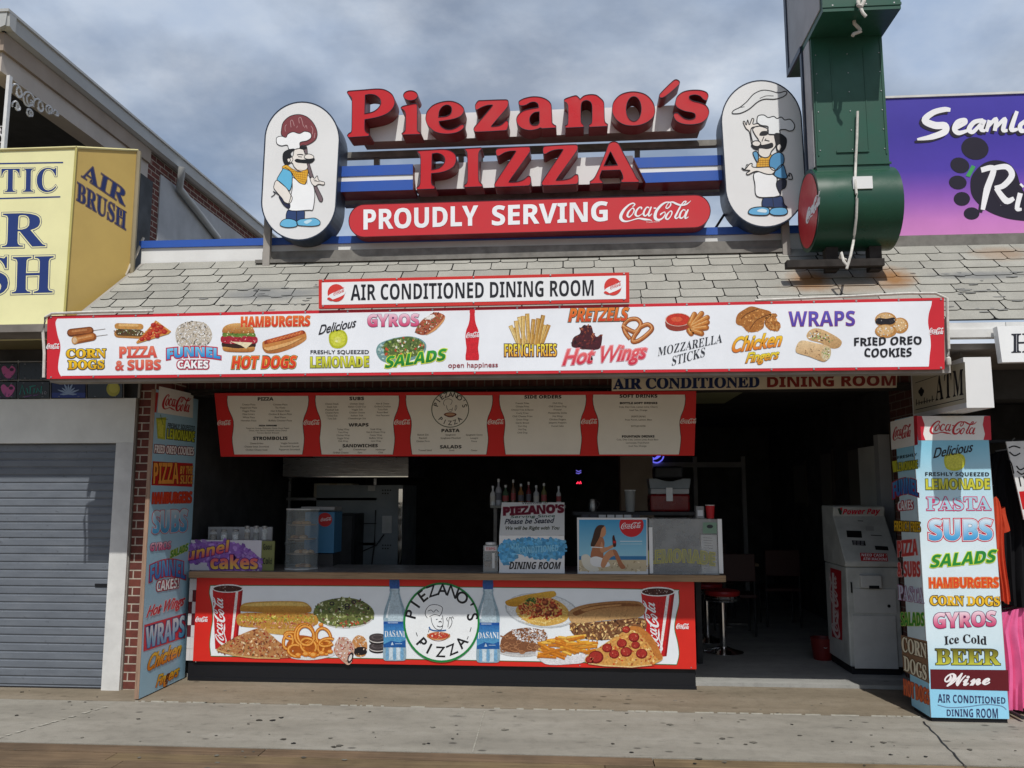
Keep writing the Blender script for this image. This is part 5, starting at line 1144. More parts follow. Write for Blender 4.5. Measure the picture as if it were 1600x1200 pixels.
def letter(name, loops, d=0.175, conv=None, Y=LET_Y):
 pl = YP(Y)
 px = [smooth([(*conv(p[0], p[1]), *p[2:]) for p in l], 6) for l in loops]
 gs = groups([[(x, -y) for x, y in l] for l in px])
 mb = MB()
 for g in gs:
  P = [[pl.p3((x, -y)) for x, y in l] for l in g]
  flat = [p for l in P for p in l]
  for a, b, c in tessellate_polygon(P):
   A, B, C = flat[a], flat[b], flat[c]
   if (B-A).cross(C-A).y > 0: B, C = C, B
   mb.face([A, B, C], m=0)
   mb.face([q+Vector((0, d, 0)) for q in (A, C, B)], m=1)
  for l in P:
   n = len(l)
   for i in range(n):
    a, b = l[i], l[(i+1) % n]; o = Vector((0, d, 0))
    mb.face([a+o, b+o, b, a], m=1)
 o = mb.build(name, ['red_face', 'red_return'], rs)
 t = MB()
 for g in gs:
  for hi, l in enumerate(g):
   n = len(l); i_ = offset(l, -0.75) if True else l
   if len(i_) != n:
    i_ = [(x, y) for x, y in l]
    i_ = [((l[k][0]*1), (l[k][1]*1)) for k in range(n)]
    inn = []
    for k in range(n):
     (x0, y0), (x1, y1) = l[k-1], l[(k+1) % n]
     tx, ty = x1-x0, y1-y0; L_ = math.hypot(tx, ty) or 1
     inn.append((l[k][0]-ty/L_*0.75, l[k][1]+tx/L_*0.75))
    i_ = inn
   for k in range(n):
    q = [l[k], l[(k+1) % n], i_[(k+1) % n], i_[k]]
    t.face([pl.p3((x, -y), .004) for x, y in q])
    a, b = pl.p3((l[k][0], -l[k][1]), .004), pl.p3((l[(k+1) % n][0], -l[(k+1) % n][1]), .004)
    o2 = Vector((0, .012, 0)); e = Vector((0, 0, 0))
    t.face([a+o2, b+o2, b, a])
 tb_ = t.build('trim', 'trim_navy', o)
 return o
c1, c2, c3 = zc(540, 120, 8), zc(730, 120, 8), zc(920, 110, 8)
c4, c5 = zc(640, 210, 8), zc(820, 210, 8)
def ellpts(cx, cy, rx, ry, n=14): return [(cx+rx*math.cos(2*math.pi*k/n), cy+ry*math.sin(2*math.pi*k/n)) for k in range(n)]
letter('letter', [[(18,188,1),(40,175),(230,160),(400,148),(500,163),(585,220),(618,310),(595,390),(520,462),(400,508),(243,538,1),(243,655),(262,690),(297,708),(292,745,1),(40,762,1),(18,738),(40,705),(68,688),(75,640),(78,300),(70,262),(40,230),(20,208)],
  [(248,232,1),(300,222),(370,232),(425,275),(438,330),(405,390),(340,435),(242,458,1)]], conv=c1)
letter('letter', [ellpts(812,235,93,65), [(690,385),(715,365),(800,345),(870,332),(895,345),(900,400),(900,655),(910,680),(942,700),(938,722,1),(705,728,1),(700,705),(725,690),(745,660),(748,480),(740,440),(715,410),(692,400)]], conv=c1)
letter('letter', [[(1000,500),(1020,430),(1090,355),(1200,312),(1320,302),(1420,335),(1480,395),(1470,460),(1420,505),(1330,535),(1170,560,1),(1190,610),(1250,650),(1320,655),(1390,630),(1450,592),(1485,605),(1470,650),(1400,695),(1300,715),(1200,712),(1110,685),(1030,615),(1003,555)],
  [(1165,500,1),(1175,430),(1215,375),(1265,355),(1310,370),(1325,410),(1310,460),(1260,490)]], conv=c1)
letter('letter', [[(100,400),(100,350),(135,300),(180,293),(480,283),(515,300),(515,350),(495,395),(300,620,1),(390,610),(440,585),(485,545),(515,560),(515,610),(495,665),(450,675),(110,692),(80,670),(85,635),(120,590),(320,355,1),(260,358),(190,380),(125,415),(105,412)]], conv=c2)
letter('letter', [[(640,330),(650,300),(720,265),(830,245),(940,258),(1020,300),(1055,360),(1062,560),(1078,590),(1112,612),(1112,640,1),(935,650,1),(915,640),(880,655),(790,672),(700,655),(640,610),(612,540),(640,470),(720,415),(890,380,1),(880,340),(840,318),(790,325),(735,355),(690,365),(655,358)],
  [(900,440,1),(840,450),(795,490),(782,545),(800,590),(840,605),(880,595),(900,570,1)]], conv=c2)
letter('letter', [[(1208,290),(1230,270),(1300,245),(1360,232),(1390,250),(1412,275,1),(1460,235),(1540,218),(1610,225),(1650,250),(1705,305),(1715,370),(1720,530),(1730,570),(1760,595),(1752,622,1),(1525,632,1),(1520,600),(1550,578),(1558,540),(1558,370),(1540,320),(1490,298),(1440,318),(1425,370),(1425,545),(1435,578),(1460,605),(1455,632,1),(1228,642,1),(1220,612),(1250,595),(1258,560),(1258,380),(1245,335),(1215,315)]], conv=c2)
letter('letter', [[(290,480),(310,390),(390,305),(500,268),(610,268),(720,305),(800,390),(828,480),(820,560),(760,630),(660,680),(550,695),(440,680),(350,625),(300,550)], ellpts(562,482,92,152,18)], conv=c3)
letter('apostrophe', [[(880,305),(930,245),(1050,130),(1090,112),(1130,130),(1138,165),(1100,210),(975,315),(920,345),(885,340)]], conv=c3)
letter('letter', [[(1080,400),(1100,330),(1170,270),(1270,245),(1390,245),(1470,270),(1495,310),(1490,350),(1470,380),(1430,365),(1390,325),(1330,308),(1265,320),(1258,350),(1300,380),(1400,405),(1470,440),(1505,510),(1485,590),(1410,655),(1290,680),(1170,670),(1090,630),(1058,570),(1065,535),(1110,530),(1150,565),(1200,600),(1270,612),(1325,590),(1325,550),(1290,530),(1190,510),(1110,470),(1080,430)]], conv=c3)
letter('letter', [[(90,208,1),(130,198),(270,190),(420,182),(510,200),(570,245),(585,320),(555,400),(480,450),(390,478),(275,492,1),(275,590),(285,625),(320,650),(310,685,1),(95,690),(88,660),(115,640),(130,600),(135,300),(125,250),(95,225)],
  [(285,245,1),(350,238),(410,262),(440,310),(425,365),(370,415),(278,438,1)]], conv=c4)
letter('letter', [[(680,185),(700,172,1),(895,162,1),(908,180),(880,205),(865,250),(865,540),(875,590),(910,625),(915,655,1),(690,665,1),(678,635),(710,610),(722,570),(720,260),(710,215)]], conv=c4)
letter('letter', [[(1078,240),(1080,190),(1120,168),(1490,148),(1510,175),(1500,230),(1240,595,1),(1340,590),(1420,565),(1480,520),(1510,525),(1520,570),(1510,625),(1480,645),(1080,660),(1058,635),(1070,600),(1330,210,1),(1260,212),(1190,230),(1120,270),(1090,268)]], conv=c4)
letter('letter', [[(225,215),(230,160),(265,140),(640,122),(665,150),(655,205),(390,572,1),(490,565),(570,545),(630,500),(665,505),(675,560),(665,605),(640,625),(235,642),(208,615),(220,580),(480,190,1),(410,192),(330,210),(265,245),(235,245)]], conv=c5)
letter('letter', [[(812,590),(850,560),(880,520),(950,370),(1020,190),(1050,115),(1090,90),(1140,90),(1180,120),(1240,240),(1360,460),(1400,540),(1430,572),(1425,600,1),(1205,602,1),(1203,570),(1226,545),(1212,490),(1190,448,1),(965,455,1),(940,520),(945,560),(978,588),(968,615,1),(818,620,1)],
  [(1070,215,1),(1155,380,1),(992,388,1)]], conv=c5)
PAN_Y = LET_Y+.178
def slabpx(pts, Y, d, name, mats, par, cols=None):
 mb = MB(); pl = YP(Y)
 P = [pl.p3(p) for p in pts]
 mb.prism(P, Vector((0, d, 0)), m=0, mside=len(mats)-1 if isinstance(mats, list) else 0)
 return mb.build(name, mats, par)
slabpx([(588, 181), (1096, 163), (1094, 203), (566, 222)], PAN_Y, .17, 'backing_panel', ['sign_white', 'fascia_grey'], rs)
slabpx([(646, 257), (988, 243), (1008, 285), (650, 297)], PAN_Y, .17, 'backing_panel', ['sign_white', 'red_return'], rs)
def stripes(name, x0, x1, ya, yb, xs=0):
 f = lambda x, y: (x+xs*(y-ya)/(yb-ya) if x == x0 and xs else x, y-(x-x0)*0.031)
 h = yb-ya
 slabpx([f(x0, ya), f(x1, ya), f(x1, yb), f(x0, yb)], 6.805, .22, name, ['sign_white', 'red_return'], rs)
 for a, b in ((0.0, .40), (.60, 1.0)):
  slabpx([f(x0, ya+h*a), f(x1, ya+h*a), f(x1, ya+h*b), f(x0, ya+h*b)], 6.797, .007, 'blue_stripe', 'blue_paint', rs)
stripes('stripe_panel', 528, 645, 260, 300)
stripes('stripe_panel', 990, 1131, 246.5, 285.5, 19)
def barpx(mb, Y, xa, ya, xb, yb, hpx, d):
 pl = YP(Y); mb.prism([pl.p3(p) for p in ((xa, ya), (xb, yb), (xb, yb+hpx), (xa, ya+hpx))], Vector((0, d, 0)))
g = MB(); barpx(g, 7.08, 536, 238, 1132, 217.5, 9, .06); part(rs, g, 'rail', 'steel')
g = MB(); barpx(g, 7.06, 536, 309, 1132, 288.5, 11, .10); part(rs, g, 'rail', 'steel')
for xp, yt, yb_ in ((588, 240, 262), (720, 240, 392), (750, 236, 262), (996, 226, 250), (792, 300, 392), (1040, 290, 385)):
 g = MB(); barpx(g, 7.11, xp-4, yt, xp+4, yt-.3, yb_-yt, .05); part(rs, g, 'post', 'steel')
g = MB()
bz0, bz1 = atY(820, 402, 6.80).z, atY(820, 382, 6.80).z
bx0, bx1 = atY(399, 395, 6.80).x, atY(1236, 380, 6.80).x
g.box(bx0, 6.80, bz0, bx1, 6.86, bz0+.03); g.box(bx0+.05, 6.835, bz0+.031, bx1, 6.86, bz1)
part(rs, g, 'base_angle', 'steel')
for xp in (417, 1228):
 g = MB(); a = atY(xp, 350, 6.78).x; g.box(a-.03, 6.79, bz0-.04, a+.03, 6.834, atY(xp, 290, 6.8).z); part(rs, g, 'post', 'fascia_grey')
g = MB(); g.tube([atY(1117, 358, 6.95), atY(1140, 322, 6.95)], .012, 6); part(rs, g, 'brace', 'steel_dark')
def oval(cx, cy0, cy1, rx, lean, Y, d, n=26):
 top, bot = cy0+rx*1.02, cy1-rx*1.02
 pts = []
 for k in range(n+1):
  a = math.pi+math.pi*k/n; pts.append((cx+lean+rx*math.cos(a), top+rx*1.02*math.sin(a)))
 for k in range(n+1):
  a = math.pi*k/n; pts.append((cx-lean+rx*math.cos(a), bot+rx*1.02*math.sin(a)))
 return pts
OV_Y = 6.68
def oval_cab(pts, side_d=.27):
 pl = YP(OV_Y); mb = MB()
 mb.prism([pl.p3(p) for p in pts], Vector((0, side_d, 0)), m=0, mside=1)
 o = mb.build('oval_cabinet', ['sign_white', 'navy_return'], rs)
 s = Surf(YP(OV_Y), o, h0=.0010); s.begin('edge_trim')
 s.stroke([(*p, 2.0) for p in pts]+[(*pts[0], 2.0)], (30, 42, 62), 0)
 s.end()
 return o
ovL = oval_cab(oval(469.5, 159.5, 375, 58.0, 2.6, OV_Y, .27))
ovR = oval_cab(oval(1193, 126, 354.5, 62.5, -3.2, OV_Y, .27))
SKIN = (238, 232, 224)
LN = (24, 24, 30)
def chef_left(s):
 c = zc(400, 150, 5)
 def P(pts, col, L, sm=True, line=LN, lw=1.0): s.poly([(*c(p[0], p[1]), *p[2:]) for p in pts], col, L, sm, line, lw)
 def S(pts, w, L=6, col=LN): s.stroke([(*q, w) for q in smooth([c(*p) for p in pts], 5, False)], col, L)
 s.begin('chef_picture')
 P([(205,310),(200,260),(215,205),(265,160),(335,145),(400,165),(450,215),(478,280),(470,335),(430,370),(380,390),(340,395)], (128, 62, 66), 1)
 for q in ([(230,280),(228,240),(240,225)], [(275,245),(270,200),(285,190),(300,235)], [(340,215),(335,175),(352,170),(372,240)], [(440,300),(445,260),(430,235)], [(380,250),(392,230),(400,255)], [(318,250),(325,235)], [(455,330),(462,290)]): S(q, .6, 2.2, (205, 165, 165))
 P([(352,395),(395,395),(410,500),(470,690),(522,800),(515,828),(495,820),(455,720),(400,560)], (118, 100, 104), 2)
 P([(160,355),(165,325),(200,315),(235,325),(250,300),(290,282),(340,295),(380,278),(425,290),(432,325),(400,350),(345,365),(340,410),(262,418),(245,385),(200,390),(170,378)], (244, 246, 247), 3)
 P([(232,540),(212,500),(215,450),(245,425),(300,415),(270,450),(290,500),(255,535)], (26, 25, 28), 3.2)
 P([(262,490),(290,470),(300,425),(330,412),(370,420),(385,450),(430,460),(452,482),(435,500),(400,520),(405,560),(375,590),(335,585),(300,555),(285,525),(265,520)], SKIN, 3.6)
 P([(345,395),(370,390),(398,402),(385,418),(345,415)], (26, 25, 28), 5, line=None)
 P([(303,505),(320,492),(360,498),(400,495),(460,490),(440,520),(400,528),(350,525),(318,520)], (22, 22, 26), 5, line=None)
 P([(385,465),(415,455),(448,468),(450,488),(410,495),(380,485)], SKIN, 5.6)
 S([(322,462),(345,458),(372,462)], 1.4, 5.5); S([(378,430),(385,460)], 1.0, 5.5); S([(330,475),(360,478)], .9, 5.5)
 P([(245,495),(262,488),(270,505),(255,520)], SKIN, 5)
 P([(205,560),(240,540),(285,570),(340,595),(402,575),(405,620),(385,688),(345,680),(305,640),(270,590)], (233, 178, 52), 5.2, lw=.6)
 for k in range(8):
  S([(268+k*19,568+k*8-max(0,k-3)*9),(290+k*16,610+k*14 if k < 5 else 690)], .45, 6.6, (170, 112, 22));
 for k in range(6): S([(255+k*16,572+k*18),(404-k*3,585+k*18)], .45, 6.7, (170, 112, 22))
 P([(165,650),(200,590),(225,560),(270,590),(285,630),(280,700),(262,740),(235,715),(170,660)], (104, 188, 226), 4.6)
 P([(285,640),(310,650),(345,682),(390,688),(405,620),(430,660),(455,720),(460,790),(445,890),(420,892),(260,892),(270,800),(285,720)], (247, 249, 250), 4.2)
 P([(165,660),(235,715),(265,760),(285,800),(265,840),(225,830),(205,800),(150,735),(140,710)], SKIN, 4.9)
 S([(120,790),(150,765),(135,745),(180,775)], 1.2, 5.6); P([(180,785),(205,800),(225,840),(265,845),(260,880),(215,850)], (40, 44, 74), 4.4)
 P([(425,650),(440,635),(460,645),(480,625),(492,660),(535,675),(530,695),(490,690),(465,705),(440,690)], SKIN, 5.4)
 S([(455,665),(500,672)], .8, 6.2); S([(450,655),(475,662)], .8, 6.2)
 P([(245,900),(300,895),(375,895),(380,960),(390,985),(250,985)], (44, 66, 112), 3.4); S([(318,900),(318,980)], 1.2, 4.4)
 P([(190,1010),(205,975),(245,960),(300,970),(328,1000),(310,1022),(240,1028)], (108, 184, 222), 4.6)
 P([(320,985),(345,965),(400,960),(460,955),(500,980),(495,1008),(440,1018),(360,1015),(325,1008)], (108, 184, 222), 4.8)
 P([(375,985),(410,968),(440,972),(400,1000)], (196, 228, 242), 5.7, line=None)
 return s.end()
chef_left(Surf(YP(OV_Y), ovL, .0016))
def chef_right(s):
 c = zc(1110, 115, 4.6125)
 def P(pts, col, L, sm=True, line=LN, lw=1.5): s.poly([(*c(p[0], p[1]), *p[2:]) for p in pts], col, L, sm, line, lw)
 def S(pts, w, L=6, col=LN): s.stroke([(*q, w) for q in smooth([c(*p) for p in pts], 5, False)], col, L)
 s.begin('chef_picture')
 P([(155,285),(170,265),(210,245),(260,205),(310,150),(370,122),(430,125),(490,140),(540,128),(550,145),(520,170),(460,185),(390,185),(340,205),(280,255),(220,285),(175,290)], (226, 228, 228), 1)
 S([(355,180),(400,162),(455,162)], .9, 2.4); S([(210,245),(245,240)], .9, 2.4)
 P([(335,335),(345,305),(385,300),(415,318),(455,310),(480,325),(510,315),(535,335),(575,332),(605,370),(598,405),(570,415),(540,405),(500,408),(498,435),(412,435),(415,385),(370,375),(340,360)], (240, 243, 244), 3)
 P([(235,350),(245,345),(258,372),(268,335),(280,370),(300,325),(312,330),(306,365),(345,360),(350,380),(300,390),(290,420),(300,480),(320,540),(300,520),(280,420),(255,395)], SKIN, 2.4)
 P([(305,400),(345,380),(412,400),(420,440),(470,450),(470,520),(440,560),(420,600),(380,605),(345,575),(350,490),(320,440)], SKIN, 2.8)
 P([(462,440),(500,435),(545,470),(540,530),(510,568),(480,560),(470,500)], (28, 27, 30), 3.6)
 P([(480,520),(500,508),(512,530),(495,558),(480,545)], SKIN, 4.6)
 P([(352,445),(365,420),(400,415),(418,428),(405,445),(375,450)], (26, 26, 30), 4.2, line=None)
 P([(290,518),(310,520),(350,545),(330,552),(305,540)], (24, 24, 28), 4.2, line=None)
 P([(300,510),(330,485),(360,500),(370,515),(410,508),(445,500),(450,530),(410,545),(360,540),(320,548)], (24, 24, 28), 4.0, line=None)
 P([(300,505),(315,488),(345,488),(362,505),(345,525),(312,522)], SKIN, 5.2)
 S([(385,455),(370,490)], 1.2, 5.4); S([(390,480),(425,488)], 1.4, 5.4); S([(400,470),(390,485)], 1.0, 5.5)
 P([(305,575),(330,562),(345,590),(340,645)], (96, 160, 200), 3.2)
 P([(345,620),(370,605),(400,610),(440,585),(425,630),(418,678),(335,675)], (232, 176, 60), 3.4, lw=.6)
 for k in range(5): S([(340+k*19,618),(338+k*19,676)], .5, 5, (165, 110, 25))
 for k in range(4): S([(340,628+k*15),(424,626+k*15)], .5, 5.1, (165, 110, 25))
 P([(425,630),(445,590),(490,570),(525,590),(525,650),(470,700),(430,680)], (84, 150, 196), 4.6)
 P([(520,655),(545,720),(550,755),(500,755),(460,735),(470,700)], (84, 150, 196), 4.4)
 P([(315,720),(400,710),(460,735),(480,760),(475,810),(500,880),(440,892),(335,885),(320,800)], (243, 245, 246), 3.8)
 P([(225,680),(250,690),(280,655),(300,650),(300,672),(335,678),(430,675),(465,695),(445,725),(400,725),(330,705),(270,730),(258,720),(285,700),(240,695)], SKIN, 4.9)
 S([(250,690),(262,655),(275,665)], 1.0, 6)
 P([(480,780),(510,765),(545,770),(540,820),(510,840),(505,870),(490,850),(475,810)], (32, 36, 58), 3.6)
 S([(548,755),(575,720),(590,760),(560,762)], 1.6, 5.6); S([(565,715),(570,745)], 1.3, 5.7)
 P([(380,900),(440,895),(512,885),(530,940),(550,968),(470,968),(430,962),(375,960)], (40, 60, 104), 3.3); S([(448,900),(455,960)], 1.0, 4.3)
 P([(272,1005),(290,975),(350,962),(415,970),(425,1005),(400,1022),(310,1020)], (104, 176, 220), 4.2)
 P([(425,1005),(440,975),(490,965),(540,970),(556,1000),(530,1020),(460,1022)], (104, 176, 220), 4.4)
 P([(335,990),(370,975),(405,985),(400,1002),(360,1000)], (214, 234, 244), 5.2, line=None)
 return s.end()
chef_right(Surf(YP(OV_Y), ovR, .0016))
def pill(x0, x1, yt, yb, slope, n=14):
 r = (yb-yt)/2; pts = []
 for k in range(n+1):
  a = math.pi/2+math.pi*k/n; pts.append((x0+r*.95+r*.95*math.cos(a), yt+r+0-r*math.sin(a)))
 for k in range(n+1):
  a = -math.pi/2+math.pi*k/n; pts.append((x1-r*.95+r*.95*math.cos(a), yt+r-r*math.sin(a)))
 return [(x, y+slope*(x-x0)) for x, y in pts]
PILL_Y = 6.74
g = MB(); pp_ = pill(545, 1110, 320, 371, -.0285)
g.prism([YP(PILL_Y).p3(p) for p in pp_], Vector((0, .19, 0)), m=0, mside=1)
pl_ = part(rs, g, 'pill_cabinet', ['red_soft', 'red_return'])
s = Surf(YP(PILL_Y), pl_, .0014)
s.begin('lettering')
cz = zc(380, 100, 3.5556)
s.text('PROUDLY', 'b', (568.5, 358.5), (746.5, 352.0), 30.5, WHT, L=1, fat=.45)
s.text('SERVING', 'b', (769, 352.0), (949, 345.0), 30, WHT, L=1, fat=.45)
s.end()
s.begin('drinks_logo')
c6 = zc(950, 290, 9.41)
logo(s, (967.5, 347.5), (1080, 343.0), WHT, 1, ht=33)
s.text('Trade-mark', 'p', (1009.5, 348.6), (1031, 347.2), 2.6, (240, 220, 220), L=1)
s.end()
s.begin('edge_trim'); s.stroke([(*p, 1.1) for p in pp_]+[(*pp_[0], 1.1)], (70, 12, 20), 0); s.end()
NY0, NY1 = 6.22, 6.46
TXL, TXR = atY(1271, 150, NY0).x, atY(1384, 160, NY0).x
tw = thing('tower_sign', 'tall dark green sign tower with round drum base and hanging white cord', 'tower sign', ((TXL+TXR)/2, 6.4, atY(1310, 412, 6.45).z))
zn1 = atY(1325, 62, NY0).z; zn0 = atY(1330, 258, NY0).z
HY0, HY1 = 5.86, 6.84
zh0 = atY(1345, 16, HY0).z
HXL, HXR = TXL-.01, TXR+.01
g = MB()
g.box(TXL, NY0, zn0-.06, TXR, NY1, zh0+.06)
part(tw, g, 'neck', 'tower_green')
g = MB(); g.box(HXL, HY0, zh0, HXR, HY1, zh0+2.2); part(tw, g, 'head', 'tower_green')
g = MB()
for z in (zh0+.03, zh0+.5, zh0+1.0): g.box(HXL-.004, HY0-.006, z, HXR+.004, HY0-.0005, z+.02)
g.box(TXL+.012, NY0-.006, zn0+.08, TXL+.022, NY0-.0005, zh0-.02); g.box(TXR-.022, NY0-.006, zn0+.08, TXR-.012, NY0-.0005, zh0-.02)
g.box(TXL+.14, NY0-.004, zn0+.45, TXL+.148, NY0-.0005, zh0-.1); g.box(TXR-.15, NY0-.004, zn0+.1, TXR-.142, NY0-.0005, zh0-.1)
g.box(TXL+.15, NY0-.010, zn0+.10, TXR-.15, NY0-.0005, zn0+.115)
g.box(TXL-.004, NY0-.010, zn0+.0, TXR+.012, NY0-.0005, zn0+.016)
part(tw, g, 'seam', 'tower_green')
g = MB()
for i in range(7):
 for xx in (TXL+.03, TXR-.03, (TXL+TXR)/2): g.box(xx-.0035, NY0-.005, zn0+.12+i*.155, xx+.0035, NY0-.0005, zn0+.127+i*.155)
for xx in (.06, .3, .5): g.box(TXL+xx-.005, HY0-.008, zh0+.04, TXL+xx+.005, HY0-.0005, zh0+.05)
part(tw, g, 'rivets', 'galv')
DR = .30; dcz = atY(1330, 327, 6.38).z; dcy = 6.40
DX0_, DX1_ = TXL-.03, TXR+.045
g = MB()
n = 48
def dp(a, x, r=DR): return Vector((x, dcy+r*math.cos(a)*1.0, dcz+r*math.sin(a)*1.07))
for k in range(n):
 a, b = 2*math.pi*k/n, 2*math.pi*(k+1)/n
 g.face([dp(a, DX0_), dp(a, DX1_), dp(b, DX1_), dp(b, DX0_)][::-1])
g.face([dp(2*math.pi*k/n, DX0_) for k in range(n)]); g.face([dp(2*math.pi*k/n, DX1_) for k in range(n)][::-1])
dr = part(tw, g, 'drum', 'drum_green', smooth=True)
g = MB(); g.face([dp(2*math.pi*k/n, DX0_-.004, DR*.90) for k in range(n)]); dsc = g.build('disc_face', 'red_soft', dr)
s = Surf(Plane((DX0_-.004, 0, 0), (0, -1, 0), (0, 0, 1)), dr, .002)
s.begin('lettering'); logo(s, (1260.5, 352), (1282.5, 318), WHT, 1, ht=25, bold=1.0); s.end()
g = MB(); g.box(DX0_+.25, dcy-DR-.006, dcz+.06, DX0_+.39, dcy-DR+.02, dcz+.155, (.75, .75, .75, 1)); lab = g.build('label_plate', 'sign_white', dr)
g = MB(); g.box(HXL-.008, HY0+.05, zh0+.05, HXL-.001, HY1-.06, zh0+2.2); g.box(TXL-.008, NY0+.03, dcz+DR, TXL-.001, NY1-.05, zh0+.049); part(tw, g, 'side_face', 'aged_white')
g = MB(); g.box(HXL-.02, HY1-.058, zh0, HXL-.001, HY1, zh0+2.2); g.box(HXL-.02, NY1-.04, zh0, HXL-.001, HY1-.059, zh0+.045); g.box(TXL-.022, NY1-.045, dcz+.2, TXL-.001, NY1, zh0-.001); part(tw, g, 'side_frame', 'navy_return')
g = MB()
fz = atY(1305, 412, 6.32).z
zf2 = dcz-.25
for xx in (DX0_+.10, DX1_-.19): g.box(xx, 6.33, fz-.05, xx+.09, 6.42, zf2)
part(tw, g, 'support_post', 'rust_bar')
g = MB(); a, b = atY(1229, 412, 6.30).x, atY(1381, 412, 6.30).x; g.box(a, 6.28, fz-.03, b, 6.36, fz+.025); part(tw, g, 'foot_bar', 'rust_bar')
g = MB()
pts = [(1340, 174), (1339, 215), (1337, 255), (1336, 282), (1339, 310), (1338, 340), (1334, 375), (1329, 400), (1323, 420)]
P3 = []
for i, (px, py) in enumerate(pts):
 Yv = NY0-.03 if py < 260 else (dcy-math.sqrt(max(0.0, DR**2-((atY(px, py, 6.1).z-dcz)/1.07)**2))-.025 if py < 385 else 6.1)
 P3.append(atY(px, py, min(Yv, NY0-.03)))
P3s = []
for i in range(len(P3)-1):
 for k in range(4): P3s.append(P3[i].lerp(P3[i+1], k/4))
P3s.append(P3[-1])
g.tube(P3s, .010, 8); part(tw, g, 'cord', 'rope', smooth=True)
g = MB(); g.tube([atY(1324, 415, 6.1), atY(1318, 408, 6.12), atY(1315, 395, 6.15), atY(1312, 402, 6.18), atY(1322, 406, 6.2)], .010, 6); part(tw, g, 'bent_tip', 'rope', smooth=True)
def lampline(pp, r, name):
 g = MB(); q = []
 for i in range(len(pp)-1):
  for k in range(3):
   a, b = pp[i], pp[i+1]; t = k/3; q.append(atY(a[0]+(b[0]-a[0])*t, a[1]+(b[1]-a[1])*t, a[2]+(b[2]-a[2])*t))
 q.append(atY(*pp[-1])); g.tube(q, r, 8); part(tw, g, name, 'rope', smooth=True)
lampline([(1342, -6, 5.82), (1341, 8, 5.81), (1346, 10, 5.80), (1350, 2, 5.80), (1349, -4, 5.82)], .015, 'hook')
lampline([(1344, 10, 5.81), (1348, 20, 5.80), (1353, 26, 5.80)], .012, 'hook')
lampline([(1334, 27, 6.0), (1335, 37, 6.0), (1343, 45, 6.0), (1345, 49, 6.0), (1334, 53, 6.0), (1332, 56, 6.0)], .013, 'hook')
BB_Y = 7.12
bbL, bbR = atY(1372, 270, BB_Y).x, 6.2
bz_0, bz_1 = atY(1480, 382, BB_Y).z, atY(1480, 151, BB_Y).z
bb = thing('billboard', 'purple and pink billboard with black footprint and white brush lettering', 'billboard', ((bbL+bbR)/2, BB_Y, bz_0))
g = MB()
steps = 24
def bcol(t):
 st = [(0, (214, 138, 196)), (.16, (206, 130, 200)), (.34, (142, 88, 186)), (.5, (82, 62, 172)), (.75, (66, 54, 160)), (1, (72, 62, 168))]
 for (a, ca), (b, cb) in zip(st, st[1:]):
  if a <= t <= b: return lin(tuple(x+(y-x)*(t-a)/(b-a) for x, y in zip(ca, cb)))
 return lin(st[-1][1])
for i in range( steps ):
 za, zb2 = bz_0+(bz_1-bz_0)*i/steps, bz_0+(bz_1-bz_0)*(i+1)/steps
 ca, cb = bcol(i/steps), bcol((i+1)/steps)
 g.face([(bbL, BB_Y, za), (bbR, BB_Y, za), (bbR, BB_Y, zb2), (bbL, BB_Y, zb2)], [ca, ca, cb, cb])
g.box(bbL, BB_Y+.002, bz_0, bbR, BB_Y+.08, bz_1, lin((120, 90, 150)))
part(bb, g, 'panel', 'print')
g = MB(); g.box(bbL, BB_Y-.012, bz_1+.001, bbR, BB_Y+.085, bz_1+.02); g.box(bbL, BB_Y-.012, bz_0-.018, bbR, BB_Y+.085, bz_0-.001); part(bb, g, 'frame', 'trim_white')
g = MB()
for x in (bbL+.2, bbL+1.2, bbL+2.2): g.box(x, BB_Y+.09, 3.3, x+.05, BB_Y+.15, bz_1-.2)
part(bb, g, 'support_post', 'steel')
g = MB(); g.box(bbL+.3, BB_Y-.10, bz_0-.12, bbR, BB_Y+.08, bz_0-.02); part(bb, g, 'ledge', 'steel')
s = Surf(YP(BB_Y), bb, .002)
c = zc(1200, 0, 2.5)
s.begin('footprint')
FP = (34, 28, 44)
for (x, y, rx, ry, ro) in ((808, 580, 54, 44, .2), (749, 646, 38, 30, .3), (741, 713, 35, 27, .1), (757, 777, 32, 27, 0), (795, 834, 31, 24, 0)):
 q = c(x, y); s.ell(q[0], q[1], rx/2.5, ry/2.5, FP, 0, ro)
s.poly([c(*p) for p in ((790,720),(800,680),(840,640),(890,626),(940,640),(970,675),(985,720),(1010,760),(1080,790),(1180,800),(1180,860),(1080,868),(990,862),(920,850),(850,820),(800,770))], FP, 0, True)
s.poly([c(*p) for p in ((772,688),(796,645),(810,652),(788,692))], (70, 160, 90), 1.2)
s.end()
s.begin('lettering')
